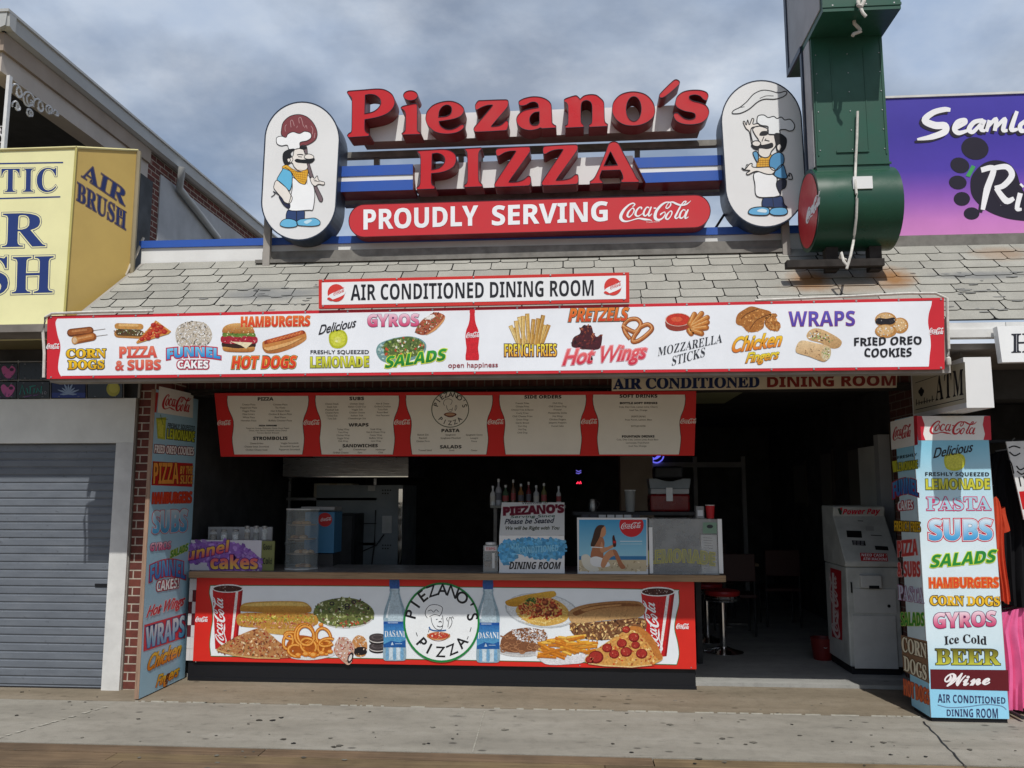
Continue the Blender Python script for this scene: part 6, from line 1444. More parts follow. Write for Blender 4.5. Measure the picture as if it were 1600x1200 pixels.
def brush(dx=0, dy=0, col=(245, 245, 248), L=2):
 def S(pts, L_=L):
  q = []
  for (x, y, w), nx in zip(pts, pts[1:]+pts[-1:]): q.append((x, y, w))
  sm_ = smooth([c(x+dx, y+dy) for x, y, w in q], 6, False); n_ = len(sm_)-1
  out = []
  for i, p in enumerate(sm_):
   f = i/n_*(len(q)-1); a = int(f); b = min(a+1, len(q)-1); out.append((*p, (q[a][2]*(1-f+a)+q[b][2]*(f-a))/2.5))
  s.stroke(out, col, L_)
 S([(712,430,14),(690,428,20),(645,440,22),(612,470,26),(650,490,28),(690,492,28),(690,515,26),(640,535,22),(582,545,8)])
 S([(735,500,16),(770,480,16),(768,468,14),(740,478,20),(728,505,20),(745,520,18),(785,508,10)], L+.4)
 S([(840,470,14),(805,478,18),(785,505,20),(800,516,16),(835,480,12)], L+.8); S([(845,468,18),(832,505,18),(848,512,10)], L+1)
 S([(865,470,16),(852,515,14)], L+.4); S([(855,500,12),(890,465,16),(885,512,16)], L+.8); S([(888,500,12),(925,465,16),(918,508,18),(935,510,10)], L+1.2)
 S([(972,435,14),(950,505,20),(975,505,10)], L+.5)
 S([(1010,470,14),(985,490,18),(990,512,18),(1020,505,10)], L+.8)
 S([(1060,460,14),(1035,480,18),(1055,500,18),(1030,512,12)], L+.8)
 S([(832,665,20),(880,660,22),(855,740,26),(838,820,16)], L+.2); S([(870,660,18),(930,652,22),(952,685,24),(920,725,22),(885,735,16)], L+.6); S([(890,735,18),(930,785,26),(960,775,14)], L+1)
 S([(985,755,20),(972,815,18),(990,818,10)], L+.5); S([(988,728,18),(994,722,18)], L+.6)
 S([(1030,760,18),(1010,820,16)], L+.5); S([(1020,790,12),(1055,760,18),(1048,815,16)], L+.8)
brush(-10, 10, (38, 30, 46), .9); brush()
s.ell(*c(912, 799), 2.2, 2.2, (200, 200, 205), 1.5, ring=.7)
s.end()
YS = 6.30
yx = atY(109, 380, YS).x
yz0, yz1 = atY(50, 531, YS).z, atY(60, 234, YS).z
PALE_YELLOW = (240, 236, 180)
ys = thing('airbrush_sign', 'large pale yellow box sign with navy serif lettering and mustard side', 'sign', (yx-1, YS, yz0))
g = MB(); g.box(-8, YS, yz0, yx, YS+.02, yz1, lin(PALE_YELLOW)); part(ys, g, 'front_panel', 'print_gloss')
syb = 6.75
SX_ = atY(210, 330, syb).x
zt_b = atY(210, 237, syb).z
ud = Vector((SX_-yx, syb-YS, 0))
SP = Plane((yx, YS, 0), ud, (0, 0, 1))
g = MB()
q0 = Vector((yx+.001, YS, yz0)); q1 = Vector((SX_, syb, yz0)); q2 = Vector((SX_, syb, zt_b)); q3 = Vector((yx+.001, YS, yz1))
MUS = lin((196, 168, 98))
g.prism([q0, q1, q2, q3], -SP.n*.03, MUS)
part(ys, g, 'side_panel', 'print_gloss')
g = MB(); g.face([Vector((-8, YS+.021, yz1-.001)), Vector((yx-.03, YS+.021, yz1-.001)), Vector((SX_-.03, syb, zt_b-.001)), Vector((-8, syb, zt_b-.001))][::1], lin((170, 160, 110)))
g.box(-8, YS+.021, yz0+.002, yx-.04, syb, yz0+.03, lin((120, 112, 80))); part(ys, g, 'cabinet', 'print')
g = MB()
g.tube([q3+Vector((0, -.004, .008)), q2+Vector((0, -.004, .008))], .012, 6, lin((214, 205, 150))); g.tube([Vector((-8, YS-.004, yz1+.008)), q3+Vector((0, -.004, .008))], .012, 6, lin((214, 205, 150)))
g.tube([q0+Vector((.002, -.006, 0)), q3+Vector((.002, -.006, 0))], .010, 6, lin((196, 186, 110)))
g.tube([q1+Vector((.01, 0, 0)), q2+Vector((.01, 0, 0))], .022, 6, lin((150, 138, 110)))
part(ys, g, 'edge_trim', 'painted')
NAVY = (42, 62, 122)
s = Surf(YP(YS), ys, .001)
c = zc(0, 0, 2.5)
CREAM = (236, 232, 170)
OUT = lambda k=1.0: ((2.4*k, NAVY), (1.7*k, CREAM))
s.begin('lettering')
s.stroke([(*c(-50, 640), 2.2), (*c(247, 635), 2.2)], NAVY, 0); s.stroke([(*c(-50, 777), 2.2), (*c(236, 769), 2.2)], NAVY, 0)
for ch_, xa_, xb_ in (('T', 4, 76), ('I', 90, 131), ('C', 143, 220)):
 s.text(ch_, 's', c(xa_, 751-xa_*.012), c(xb_, 751-xb_*.012), 36.5, NAVY, ((2.0, NAVY), (1.35, PALE_YELLOW)), L=1.5, up=(.9, -36.5))
s.text('R', 's', c(8, 966), c(178, 962), 52.5, NAVY, ((2.6, NAVY), (1.8, PALE_YELLOW)), L=1.5, up=(1.6, -52.5))
s.text('B', 's', c(-190, 968), c(-40, 966), 53, NAVY, ((2.6, NAVY), (1.8, PALE_YELLOW)), L=1.5, up=(1.6, -52.5))
s.text('SH', 's', c(-72, 1150), c(206, 1143), 57, NAVY, ((2.6, NAVY), (1.8, PALE_YELLOW)), L=1.5, up=(1.8, -57))
s.end()
g = MB(); g.tube([atY(*p) for p in ((224, 372, 6.95), (219, 384, 6.9), (213, 398, 6.8), (204, 414, 6.74), (197, 430, 6.72))], .012, 6, lin((200, 190, 170))); part(ys, g, 'cable', 'painted', smooth=True)
s = Surf(SP, ys, .001)
s.begin('lettering')
ND = (40, 52, 98)
s.text('AIR', 's', c(318, 690), c(487, 805), 26, ND, ((1.1, ND), (.5, (150, 120, 60))), L=1.5, up=(5, -23))
s.text('BRUSH', 's', c(299, 782), c(490, 898), 29, ND, ((1.1, ND), (.5, (150, 120, 60))), L=1.5, up=(1.5, -28))
s.end()
wg = thing('wing_sign', 'tall pale blue wooden menu board against the brick pillar, listing foods', 'sign', (WING_X-.02, 6.8, 0))
WZ0, WZ1 = .012, atX(243, 608, WING_X).z
g = MB(); g.box(WING_X-.036, 6.4, WZ0, WING_X-.001, 7.165, WZ1); part(wg, g, 'board', 'edge_wood')
g = MB()
cw = zc(200, 600, 2.353)
LBL, LB2 = (178, 216, 234), (196, 226, 238)
g.face([(WING_X, 6.402, WZ0), (WING_X, 7.16, WZ0), (WING_X, 7.16, WZ1), (WING_X, 6.402, WZ1)], lin((168, 210, 232)))
part(wg, g, 'face_sheet', 'print')
s = Surf(Plane((WING_X, 0, 0), (0, 1, 0), (0, 0, 1)), wg, .0012)
def W_(*pts): return [cw(*p) for p in pts]
s.begin('header'); s.poly(W_((114, 8), (240, 36), (238, 125), (108, 105)), (238, 236, 230), 0)
s.poly(W_((102, 30), (112, 32), (104, 105), (97, 104)), (190, 50, 50), 0)
logo(s, cw(125, 92), cw(228, 108), (196, 40, 48), 1, ht=29, bold=1.15, up=(1.5, -27)); s.end()
s.begin('lemonade_picture'); s.poly(W_((103, 125), (140, 122), (136, 205), (108, 200)), (196, 204, 60), 0); s.poly(W_((108, 135), (130, 132), (128, 195), (112, 193)), (226, 228, 90), 1); s.stroke([(*cw(103, 125), .8), (*cw(145, 130), .8)], (90, 110, 40), 2)
s.stroke([(*cw(118, 112), 1.0), (*cw(128, 150), 1.0)], (90, 130, 60), 2); s.end()
def wt(name, t, st, a, b, h, col, out=(), col2=None, fat=.25, lean=1.0, **k):
 s.begin(name); s.text(t, st, cw(*a), cw(*b), h/2.353, col, out, 1.6, up=(lean, -h/2.353), fat=fat, col2=col2, **k); s.end()
wt('lettering', 'FRESHLY SQUEEZED', 'b', (144, 160), (244, 172), 17, BLK, fat=0)
wt('lettering', 'LEMONADE', 'b', (142, 200), (242, 212), 36, (206, 216, 66), ((1.2, (70, 80, 40)),))
wt('lettering', 'FRIED OREO COOKIES', 'b', (96, 252), (240, 262), 28, (250, 244, 244), ((1.3, (120, 30, 50)),))
s.begin('red_band'); s.poly(W_((91, 284), (238, 292), (236, 378), (86, 372)), (198, 34, 34), 0); s.end()
wt('lettering', 'PIZZA', 'b', (92, 366), (184, 366), 76, (242, 160, 70), ((1.0, (110, 20, 20)),), fat=.3)
wt('lettering', 'BY THE', 'b', (190, 330), (236, 330), 28, (242, 170, 80), ((.6, (110, 20, 20)),))
wt('lettering', 'SLICE', 'b', (190, 366), (236, 366), 30, (242, 170, 80), ((.6, (110, 20, 20)),))
wt('lettering', 'HAMBURGERS', 'b', (88, 440), (232, 436), 40, (226, 78, 44), ((1.0, (200, 50, 40)),))
wt('lettering', 'SUBS', 'b', (90, 548), (214, 540), 78, (214, 232, 244), ((2.4, (200, 60, 90)), (1.5, (238, 240, 246)), (.8, (60, 70, 130))), (70, 160, 214), fat=.8)
wt('lettering', 'GYROS', 'b', (80, 614), (155, 606), 28, (240, 200, 214), ((.9, (150, 70, 110)),), (214, 100, 140))
wt('lettering', 'SALADS', 'b', (155, 640), (218, 612), 26, (60, 150, 60), ((.9, (214, 226, 90)),))
wt('lettering', 'FUNNEL', 'b', (80, 726), (208, 716), 58, (110, 180, 226), ((2.2, (206, 60, 84)), (.8, (40, 60, 130))), (60, 120, 200), fat=.5, warp=lambda u, v: (u, v+.28*math.sin(math.pi*u)))
wt('lettering', 'CAKES!', 'b', (104, 762), (184, 748), 36, (246, 246, 248), ((1.6, (206, 60, 84)), (.7, (60, 50, 60))))
wt('lettering', 'Hot Wings', 'p', (66, 858), (200, 814), 42, (216, 70, 80), ((1.2, (246, 226, 230)),), fat=.5, shear=.3)
s.begin('red_band'); s.poly(W_((60, 886), (212, 842), (209, 932), (56, 984)), (214, 60, 74), 0); s.end()
wt('lettering', 'WRAPS', 'b', (64, 972), (206, 926), 76, (236, 244, 248), ((1.5, (60, 90, 150)),), (84, 164, 214), fat=.4)
wt('lettering', 'Chicken', 'p', (66, 1058), (186, 1000), 62, (240, 204, 60), ((1.2, (110, 60, 30)),), (226, 132, 40), fat=.7, shear=.25)
wt('lettering', 'Fingers', 'p', (100, 1116), (180, 1074), 46, (240, 204, 60), ((1.1, (110, 60, 30)),), (226, 132, 40), fat=.6, shear=.25)
g = MB(); g.face([(WING_X+.002, 6.46, 0.0), (WING_X+.0, 6.46, .02), (WING_X+.0, 7.1, .02), (WING_X+.002, 7.1, 0)]);
s.begin('latch'); s.poly(W_((231, 28), (238, 30), (237, 42), (230, 40)), (20, 20, 20), 2); s.end()
RY = 6.26; RX0, RX1 = 2.462, 2.992
RZ1 = atY(1490, 650, RY).z
rsn = thing('pillar_sign', 'tall two-sided pale blue food sign box beside the cash machine', 'sign', (2.73, 6.4, 0))
g = MB(); g.box(RX0, RY, .03, RX1, RY+.33, RZ1, lin((150, 150, 150))); part(rsn, g, 'box', 'painted')
g = MB()
def vgrad(stops, z):
 for (a, ca), (b, cb) in zip(stops, stops[1:]):
  if a <= z <= b: return lin(tuple(x+(y-x)*(z-a)/(b-a) for x, y in zip(ca, cb)))
 return lin(stops[-1][1])
ST_ = [(0, (150, 212, 240)), (.10, (150, 212, 240)), (.22, (214, 234, 242)), (.55, (222, 238, 244)), (.78, (188, 224, 238)), (.9, (140, 206, 232)), (1, (140, 206, 232))]
for i in range(20):
 a, b = i/20, (i+1)/20; za, zb2 = .03+(RZ1-.03)*a, .03+(RZ1-.03)*b; ca, cb = vgrad(ST_, a), vgrad(ST_, b)
 g.face([(RX0+.003, RY-.002, za), (RX1-.003, RY-.002, za), (RX1-.003, RY-.002, zb2), (RX0+.003, RY-.002, zb2)], [ca, ca, cb, cb])
part(rsn, g, 'front_sheet', 'print')
g = MB()
for i in range(20):
 a, b = i/20, (i+1)/20; za, zb2 = .03+(RZ1-.03)*a, .03+(RZ1-.03)*b; ca, cb = vgrad(ST_, a), vgrad(ST_, b)
 g.face([(RX0-.002, RY+.327, za), (RX0-.002, RY+.003, za), (RX0-.002, RY+.003, zb2), (RX0-.002, RY+.327, zb2)], [ca, ca, cb, cb])
part(rsn, g, 'side_sheet', 'print')
g = MB(); g.box(RX0+.01, RY+.01, 0, RX1-.01, RY+.32, .029); part(rsn, g, 'plinth', 'black_trim')
s = Surf(YP(RY-.002), rsn, .0012)
r4, r5 = zc(1380, 480, 3.5275), zc(1380, 780, 3.2445)
s.begin('header')
s.poly([r4(*p) for p in ((176, 600), (590, 599), (596, 732), (193, 734))], (240, 240, 238), 0)
s.poly([r4(*p) for p in ((176, 600), (212, 600), (228, 648), (220, 700), (232, 733), (193, 734))], (206, 44, 62), 1)
s.poly([r4(*p) for p in ((590, 599), (556, 600), (548, 648), (560, 700), (552, 732), (596, 732))], (206, 44, 62), 1)
logo(s, r4(255, 700), r4(516, 704), (196, 40, 52), 2, ht=23.5, bold=1.1)
s.end()
def rt(name, t, st, cv, a, b, h, col, out=(), col2=None, fat=.3, **k):
 sc_ = 3.5275 if cv is r4 else 3.2445
 s.begin(name); s.text(t, st, cv(*a), cv(*b), h/sc_, col, out, 1.8, up=(-h/sc_*.035, -h/sc_), fat=fat, col2=col2, **k); s.end()
rt('lettering', 'Delicious', 'p', r4, (276, 832), (486, 796), 56, (26, 26, 34), fat=.25, shear=.3)
s.begin('lemon_picture'); s.poly([r4(*p) for p in ((335, 845), (345, 815), (395, 805), (440, 815), (452, 850), (438, 888), (392, 902), (348, 888))], (204, 206, 60), 0, True)
s.poly([r4(*p) for p in ((345, 845), (355, 822), (395, 815), (430, 825), (440, 850), (425, 880), (392, 890), (355, 880))], (220, 218, 84), .8, True)
for k in range(7):
 a = k*.9; s.stroke([(*r4(392, 852), .5), (*r4(392+38*math.cos(a), 852+30*math.sin(a)), .5)], (206, 206, 70), 1.8)
s.end()
rt('lettering', 'FRESHLY SQUEEZED', 'b', r4, (231, 930), (583, 931), 21, BLK, fat=.0)
rt('lettering', 'LEMONADE', 'b', r4, (236, 1003), (586, 1001), 55, (206, 204, 66), ((1.3, (104, 110, 40)),), fat=.3)
rt('lettering', 'PASTA', 's', r4, (242, 1117), (592, 1116), 68, (170, 214, 230), ((1.6, (206, 70, 120)),), fat=.2)
rt('lettering', 'SUBS', 'b', r5, (236, 205), (550, 203), 98, (226, 240, 250), ((3.6, (206, 44, 74)), (2.2, (244, 246, 250)), (1.3, (40, 60, 120))), (62, 160, 220), fat=.9)
rt('lettering', 'SALADS', 'b', r5, (238, 346), (562, 318), 62, (44, 140, 56), ((1.7, (206, 226, 74)),), fat=.5, shear=.25)
rt('lettering', 'HAMBURGERS', 'b', r5, (234, 449), (584, 447), 50, (226, 74, 36), ((1.3, (200, 50, 36)), (.9, (240, 170, 80))), fat=.3)
rt('lettering', 'CORN DOGS', 's', r5, (238, 535), (590, 539), 44, (238, 190, 46), ((1.5, (96, 66, 20)),), fat=.4)
rt('lettering', 'GYROS', 'b', r5, (258, 652), (570, 640), 72, (246, 220, 230), ((1.7, (110, 44, 90)),), (206, 66, 110), fat=.8)
rt('lettering', 'Ice Cold', 's', r5, (310, 738), (524, 738), 42, (34, 30, 34), fat=.1, warp=lambda u, v: (u, v+.25*math.sin(math.pi*u)))
rt('lettering', 'BEER', 's', r5, (268, 836), (592, 838), 76, (104, 100, 34), ((1.5, (44, 40, 20)),), (206, 206, 70), fat=.5)
s.begin('wine_band'); s.poly([r5(*p) for p in ((238, 862), (633, 866), (637, 972), (241, 962))], (98, 26, 34), 0); s.end()
rt('lettering', 'Wine', 'c', r5, (312, 948), (540, 938), 62, (244, 240, 240), fat=.7)
rt('lettering', 'AIR CONDITIONED', 'b', r5, (276, 1030), (620, 1042), 44, (52, 54, 96), fat=-.15, warp=lambda u, v: (u, v*(1-.28*u)+.14*u))
rt('lettering', 'DINING ROOM', 'b', r5, (322, 1098), (582, 1110), 44, (52, 54, 96), fat=-.15, warp=lambda u, v: (u, v*(.75+.4*u)))
s.begin('flourish'); s.stroke([(*q, 1.0) for q in smooth([r5(*p) for p in ((275, 1042), (330, 1055), (420, 1052), (520, 1040), (600, 1048), (624, 1066))], 5, False)], (110, 130, 160), 1); s.end()
s = Surf(Plane((RX0-.002, 0, 0), (0, -1, 0), (0, 0, 1)), rsn, .0012)
s.begin('header')
s.poly([r4(*p) for p in ((40, 632), (168, 600), (174, 762), (46, 786))], (236, 234, 228), 0)
s.poly([r4(*p) for p in ((168, 600), (186, 596), (192, 757), (174, 762))], (190, 44, 54), 0)
logo(s, r4(55, 738), r4(156, 716), (190, 40, 50), 1, ht=24, bold=1.0)
s.end()
def st_(name, t, st, cv, a, b, h, col, out=(), col2=None, fat=.2, **k):
 sc_ = 3.5275 if cv is r4 else 3.2445
 s.begin(name); s.text(t, st, cv(*a), cv(*b), h/sc_, col, out, 1.8, up=(-h/sc_*.04, -h/sc_), fat=fat, col2=col2, **k); s.end()
st_('lettering', 'FRESHLY', 'b', r4, (80, 838), (190, 818), 16, BLK, fat=0)
s.begin('lemon_picture'); s.poly([r4(*p) for p in ((50, 850), (78, 845), (80, 905), (56, 910))], (200, 204, 60), 0); s.end()
st_('lettering', 'LEMONADE', 'b', r4, (78, 905), (192, 888), 46, (206, 206, 66), ((.9, (90, 96, 40)),))
st_('lettering', 'FUNNEL', 'b', r4, (58, 1052), (194, 1042), 82, (90, 160, 216), ((2.0, (190, 50, 70)), (.8, (40, 50, 110))), (60, 110, 190), fat=.5, warp=lambda u, v: (u, v+.25*math.sin(math.pi*u)))
st_('lettering', 'CAKES', 'b', r4, (84, 1120), (166, 1112), 48, (244, 244, 246), ((1.5, (190, 50, 70)),))
st_('lettering', 'FRENCH FRIES', 'b', r5, (60, 160), (192, 166), 50, (236, 190, 50), ((1.0, (60, 40, 20)),))
st_('lettering', 'PIZZA', 'b', r5, (76, 292), (176, 282), 80, (206, 70, 66), ((1.0, (236, 200, 200)),), fat=.4)
st_('lettering', '& SUBS', 'b', r5, (76, 392), (190, 392), 76, (206, 70, 66), ((1.0, (236, 200, 200)),), fat=.4)
st_('lettering', 'PASTA', 's', r5, (80, 508), (208, 528), 72, (206, 216, 234), ((1.0, (170, 120, 160)),), fat=.1)
st_('lettering', 'SALADS', 'b', r5, (92, 640), (210, 642), 66, (60, 150, 60), ((.9, (200, 220, 110)),))
s.begin('brown_band'); s.poly([r5(*p) for p in ((90, 688), (224, 720), (236, 935), (104, 870))], (146, 112, 84), 0); s.end()
st_('lettering', 'CORN', 's', r5, (98, 770), (222, 806), 72, (244, 236, 210), ((1.4, (96, 70, 40)),), fat=.4)
st_('lettering', 'DOGS', 's', r5, (108, 866), (222, 918), 72, (244, 236, 210), ((1.4, (96, 70, 40)),), fat=.4)
st_('lettering', 'HOT DOGS', 'b', r5, (108, 990), (236, 1042), 78, (226, 100, 40), ((1.0, (170, 60, 30)),))
AY = 5.83; ax_ = atY(1508, 600, AY).x; ax1 = atY(1551, 600, AY).x
az0, az1 = atY(1530, 637, AY).z, atY(1530, 558, AY).z
AYB = AY*1.155
at_ = thing('atm_sign', 'projecting white box sign lettered ATM hung under the eaves', 'sign', (ax_, AY, az0))
g = MB(); g.box(ax_, AY, az0, ax1, AYB, az1); part(at_, g, 'box', 'sign_white')
s = Surf(Plane((ax_-.0005, 0, 0), (0, -1, 0), (0, 0, 1)), at_, .0012)
ca = zc(1380, 560, 7.2727)
s.begin('face'); s.poly([ca(*p) for p in ((330, 192), (930, 40), (950, 500), (350, 632))], (196, 190, 170), 0); s.end()
s.begin('lettering')
s.text('ATM', 's', ca(600, 480), ca(915, 412), 40, (30, 32, 40), (), 1, up=(-.6, -40), fat=.12, track=.10)
s.stroke([(*ca(365, 280), .9), (*ca(620, 195), .9)], (40, 42, 48), 1); s.stroke([(*ca(370, 585), 1.1), (*ca(920, 458), 1.1)], (40, 42, 48), 1)
for k in range(7):
 x = 380+k*30; y = 535-k*7
 s.stroke([(*ca(x, y), 1.4), (*ca(x, y-70+(k % 3)*18), 1.2)], (40, 42, 48), 1.3); s.stroke([(*ca(x, y-20), 1.2), (*ca(x+22, y-30), 1.2)], (40, 42, 48), 1.6)
for p, r in (((435, 350), 2.0), ((418, 378), 2.2), ((452, 374), 2.2), ((436, 402), 2.6)): s.ell(*ca(*p), r, r*1.6, (40, 42, 48), 1)
s.end()
g = MB()
for yy in (AY+.25, AYB-.12): g.tube([Vector((ax_+.1, yy, az1)), Vector((ax_+.1, yy, SZ+.03))], .008, 6)
part(at_, g, 'hanger', 'steel')
hs = thing('shop_name_board', 'white signboard with black capital H fixed to the right eaves', 'sign', (3.4, 5.8, 2.5))
HYp = 5.78; pl = YP(HYp)
g = MB(); P = [pl.p3(p) for p in ((1558, 510), (1760, 505), (1760, 562), (1566, 566))]
g.prism(P, Vector((0, .06, 0)), lin((244, 246, 246))); part(hs, g, 'board', 'print')
s = Surf(pl, hs, .0012); s.begin('lettering')
s.text('H', 's', (1580.5, 551), (1612, 550), 29, (40, 42, 50), ((.4, (40, 42, 50)),), 1); s.stroke([(1588, 550, .8), (1588, 523, .8)], (200, 200, 205), 3); s.end()
hd = thing('dining_room_board', 'long cream board lettered in navy and rust red, hung under the awning', 'sign', (1.3, 6.6, 2.4))
HD_Y = 6.62; pl = YP(HD_Y)
g = MB(); P = [pl.p3(p) for p in ((956, 585), (1402, 578), (1401, 605.5), (956, 610.5))]
g.prism(P, Vector((0, .02, 0)), lin((226, 214, 190))); part(hd, g, 'board', 'print')
s = Surf(pl, hd, .0012); s.begin('lettering')
s.text('AIR CONDITIONED', 's', (958.5, 607.8), (1186, 604.8), 16.2, (24, 44, 92), (), 1, fat=.65)
s.text('DINING ROOM', 'b', (1199, 604.8), (1399, 602), 15.6, (140, 44, 34), (), 1, fat=.55)
s.end()
g = MB()
for px in (1000, 1180, 1360):
 a = atY(px, 580, HD_Y+.01); g.tube([Vector((a.x, HD_Y+.01, a.z)), Vector((a.x, HD_Y+.01, SZ+.03))], .004, 5)
part(hd, g, 'hanger', 'steel')
AC_Y = BAN_Y-.02
ac = thing('roof_board', 'white red-framed board reading air conditioned dining room, standing on the banner', 'sign', (0, AC_Y, 2.95))
pl = YP(AC_Y)
def ql(x0, x1, yt, yb, sl): return [(x0, yt), (x1, yt-sl), (x1, yb-sl), (x0, yb)]
g = MB(); P = [pl.p3(p) for p in ((498, 437), (983, 425.5), (983.5, 472), (498, 482))]
g.prism(P, Vector((0, .03, 0)), lin((206, 52, 46))); part(ac, g, 'frame', 'print')
s = Surf(pl, ac, .0015);
s.begin('panel'); s.poly([(503, 441.5), (978, 430.5), (978, 467), (503, 476.5)], (240, 242, 244), 0); s.end()
s.begin('lettering'); s.text('AIR CONDITIONED DINING ROOM', 'b', (548, 469.5), (927.5, 462), 24.5, (32, 32, 38), (), 1, fat=.05); s.end()
for cx_, cy_ in ((525.5, 457.8), (957.5, 448)):
 s.h0 = .0036; s.begin('drinks_disc'); s.ell(cx_, cy_, 13.5, 13.8, (214, 60, 52), 0, n=24)
 s.poly([(cx_-14, cy_+8), (cx_-9, cy_+2), (cx_+13, cy_-7), (cx_+13, cy_+2), (cx_-4, cy_+10), (cx_-10, cy_+10.5)], (240, 242, 244), 1, True)
 s.poly([(cx_-14, cy_+9.5), (cx_-11, cy_+7), (cx_-5, cy_+11), (cx_-8, cy_+12.5)], (214, 60, 52), 1.6, True)
 logo(s, (cx_-4, cy_+5), (cx_+13, cy_-1.5), (206, 60, 52), 2, ht=9, bold=.9); s.end()
g = MB()
for px in (505, 620, 740, 860, 975):
 for py in ((438, 478) if px != 0 else ()):
  a = pl.p3((px, py-(px-498)*.0225+.5), .002); g.lathe([(0, -.004), (.006, -.003), (.006, 0)], a, 8, (.7, .7, .7, 1), axis='y')
part(ac, g, 'screws', 'galv')
def cap_(s, x0, y0, x1, y1, w, col, L, w1=None, n=6):
 w1 = w if w1 is None else w1
 a = math.atan2(y1-y0, x1-x0); q = []
 for k in range(n+1):
  t = a+math.pi/2+math.pi*k/n; q.append((x0+w/2*math.cos(t), y0+w/2*math.sin(t)))
 for k in range(n+1):
  t = a-math.pi/2+math.pi*k/n; q.append((x1+w1/2*math.cos(t), y1+w1/2*math.sin(t)))
 s.add([q], col, L)
def lerpc(a, b, t): return tuple(x+(y-x)*t for x, y in zip(a, b))
def vg(top, bot, y0, y1): return lambda x, y: lerpc(top, bot, max(0, min(1, (y-y0)/(y1-y0))))
def shaded(s, pts, top, bot, L, sm=True):
 q = smooth(pts) if sm else pts
 ys = [p[1] for p in q]; s.add([q], vg(top, bot, min(ys), max(ys)), L)
def band(s, pts, w, top, bot, L, n=3):
 """a rounded bar of food: several nested strokes from dark edge to light middle"""
 for k in range(n):
  f = 1-k/n*.75
  s.stroke([(x, y-w*(1-f)*.18, ww*w*f if False else w*f) for x, y, *ww in pts], lerpc(bot, top, k/(n-1)), L+k*.35)
def ring(s, cx, cy, rx, ry, w, cols, L, rot=0, a0=0, a1=360, n=22):
 c, sn = math.cos(rot), math.sin(rot)
 for k, f in enumerate((1.0, .66, .3)):
  pts = []
  for i in range(n+1):
   a = rad(a0+(a1-a0)*i/n); x, y = rx*math.cos(a), ry*math.sin(a)
   pts.append((cx+x*c-y*sn, cy+x*sn+y*c, w*f))
  s.stroke(pts, cols[min(k, len(cols)-1)], L+k*.3)
def leafy(s, pts, n, r, L, extra=()):
 s.poly(pts, (92, 112, 56), L, True)
 s.scatter(pts, n, r, [(96, 128, 52), (132, 160, 74), (70, 98, 44), (176, 192, 118), (150, 170, 96), (60, 84, 44), (198, 204, 150)], L+.3, .5, jag=.45)
 for col, k, rr in extra: s.scatter(pts, k, rr, [col], L+1.3, .7)
ban = thing('food_banner', 'long white banner with food pictures and red ends across the awning', 'banner', (-.7, BAN_Y, FZ0))
BP = YP(BAN_Y)
bt = lambda x: 493.5-.0203*(x-75)
bb_ = lambda x: 592-.0107*(x-73)
g = MB()
P = [BP.p3(p) for p in ((74, bt(74)), (1475, bt(1475)), (1476, bb_(1476)), (73, bb_(73)))]
g.prism(P, Vector((0, .012, 0)), lin((206, 40, 52))); part(ban, g, 'backing', 'print')
s = Surf(BP, ban, .0012)
A = zc(60, 420, 4); B = zc(440, 420, 4); C = zc(780, 420, 4); D = zc(1120, 440, 4)
s.begin('white_field')
ed = [(93, bt(93)+4.5)]
left = [A(*p) for p in ((118, 312), (108, 335), (112, 370), (122, 420), (136, 465), (138, 510), (128, 570), (124, 620), (130, 650), (145, 676))]
right = [D(*p) for p in ((1345, 110), (1340, 150), (1325, 200), (1320, 260), (1332, 330), (1337, 400), (1330, 460), (1326, 516))]
n_ = 24
lo = [(a, bb_(a)-4.5) for a in [96+(1451-96)*k/n_ for k in range(n_+1)]]
up_ = [(a, bt(a)+4.8) for a in [1456-(1456-90)*k/n_ for k in range(n_+1)]]
s.poly(smooth(left, 4, False)+lo+smooth(right[::-1], 4, False)+up_, (238, 242, 248), 0)
s.end()
s = Surf(BP, ban, .0024)
s.begin('drinks_logo'); logo(s, A(52, 502), A(134, 502), WHT, 0, ht=10, bold=1.3); s.end()
s.begin('drinks_logo'); logo(s, D(1325, 333), D(1417, 330), WHT, 0, ht=12, bold=1.25); s.end()
s.begin('corn_dog_picture')
s.stroke([(*A(325, 388), .9), (*A(420, 376), .7)], (150, 140, 130), 1); s.stroke([(*A(345, 424), .9), (*A(434, 412), .7)], (150, 140, 130), 1)
cap_(s, *A(205, 400), *A(322, 387), 12.5, (112, 58, 24), 1.2); cap_(s, *A(203, 397), *A(322, 384), 8.5, (160, 92, 44), 1.6); cap_(s, *A(215, 392), *A(300, 382), 3, (196, 132, 80), 2)
cap_(s, *A(235, 445), *A(340, 425), 12.5, (150, 84, 34), 2.3); cap_(s, *A(240, 442), *A(335, 422), 8, (196, 122, 58), 2.7); cap_(s, *A(250, 437), *A(330, 420), 3, (222, 160, 100), 3)
s.ell(*A(230, 447), 5.2, 6.4, (206, 150, 84), 3.3); s.ell(*A(229, 447), 3.4, 4.4, (226, 196, 160), 3.7)
s.end()
s.begin('sub_and_pizza_picture')
cap_(s, *A(500, 405), *A(640, 412), 13, (186, 130, 66), 0); cap_(s, *A(505, 398), *A(635, 403), 10, (92, 70, 40), .6)
s.scatter([A(480, 375), A(655, 385), A(655, 412), A(485, 405)], 60, (.7, 1.6), [(222, 226, 190), (130, 150, 80), (90, 50, 30), (70, 80, 36), (240, 240, 220)], 1)
cap_(s, *A(495, 358), *A(640, 362), 9, (202, 146, 76), 2); cap_(s, *A(510, 352), *A(620, 354), 4, (230, 186, 120), 2.5)
s.poly([A(735, 322), A(832, 392), A(815, 408), A(620, 468), A(612, 460)], (214, 150, 70), 3); s.poly([A(733, 332), A(815, 392), A(625, 460)], (204, 72, 40), 3.6)
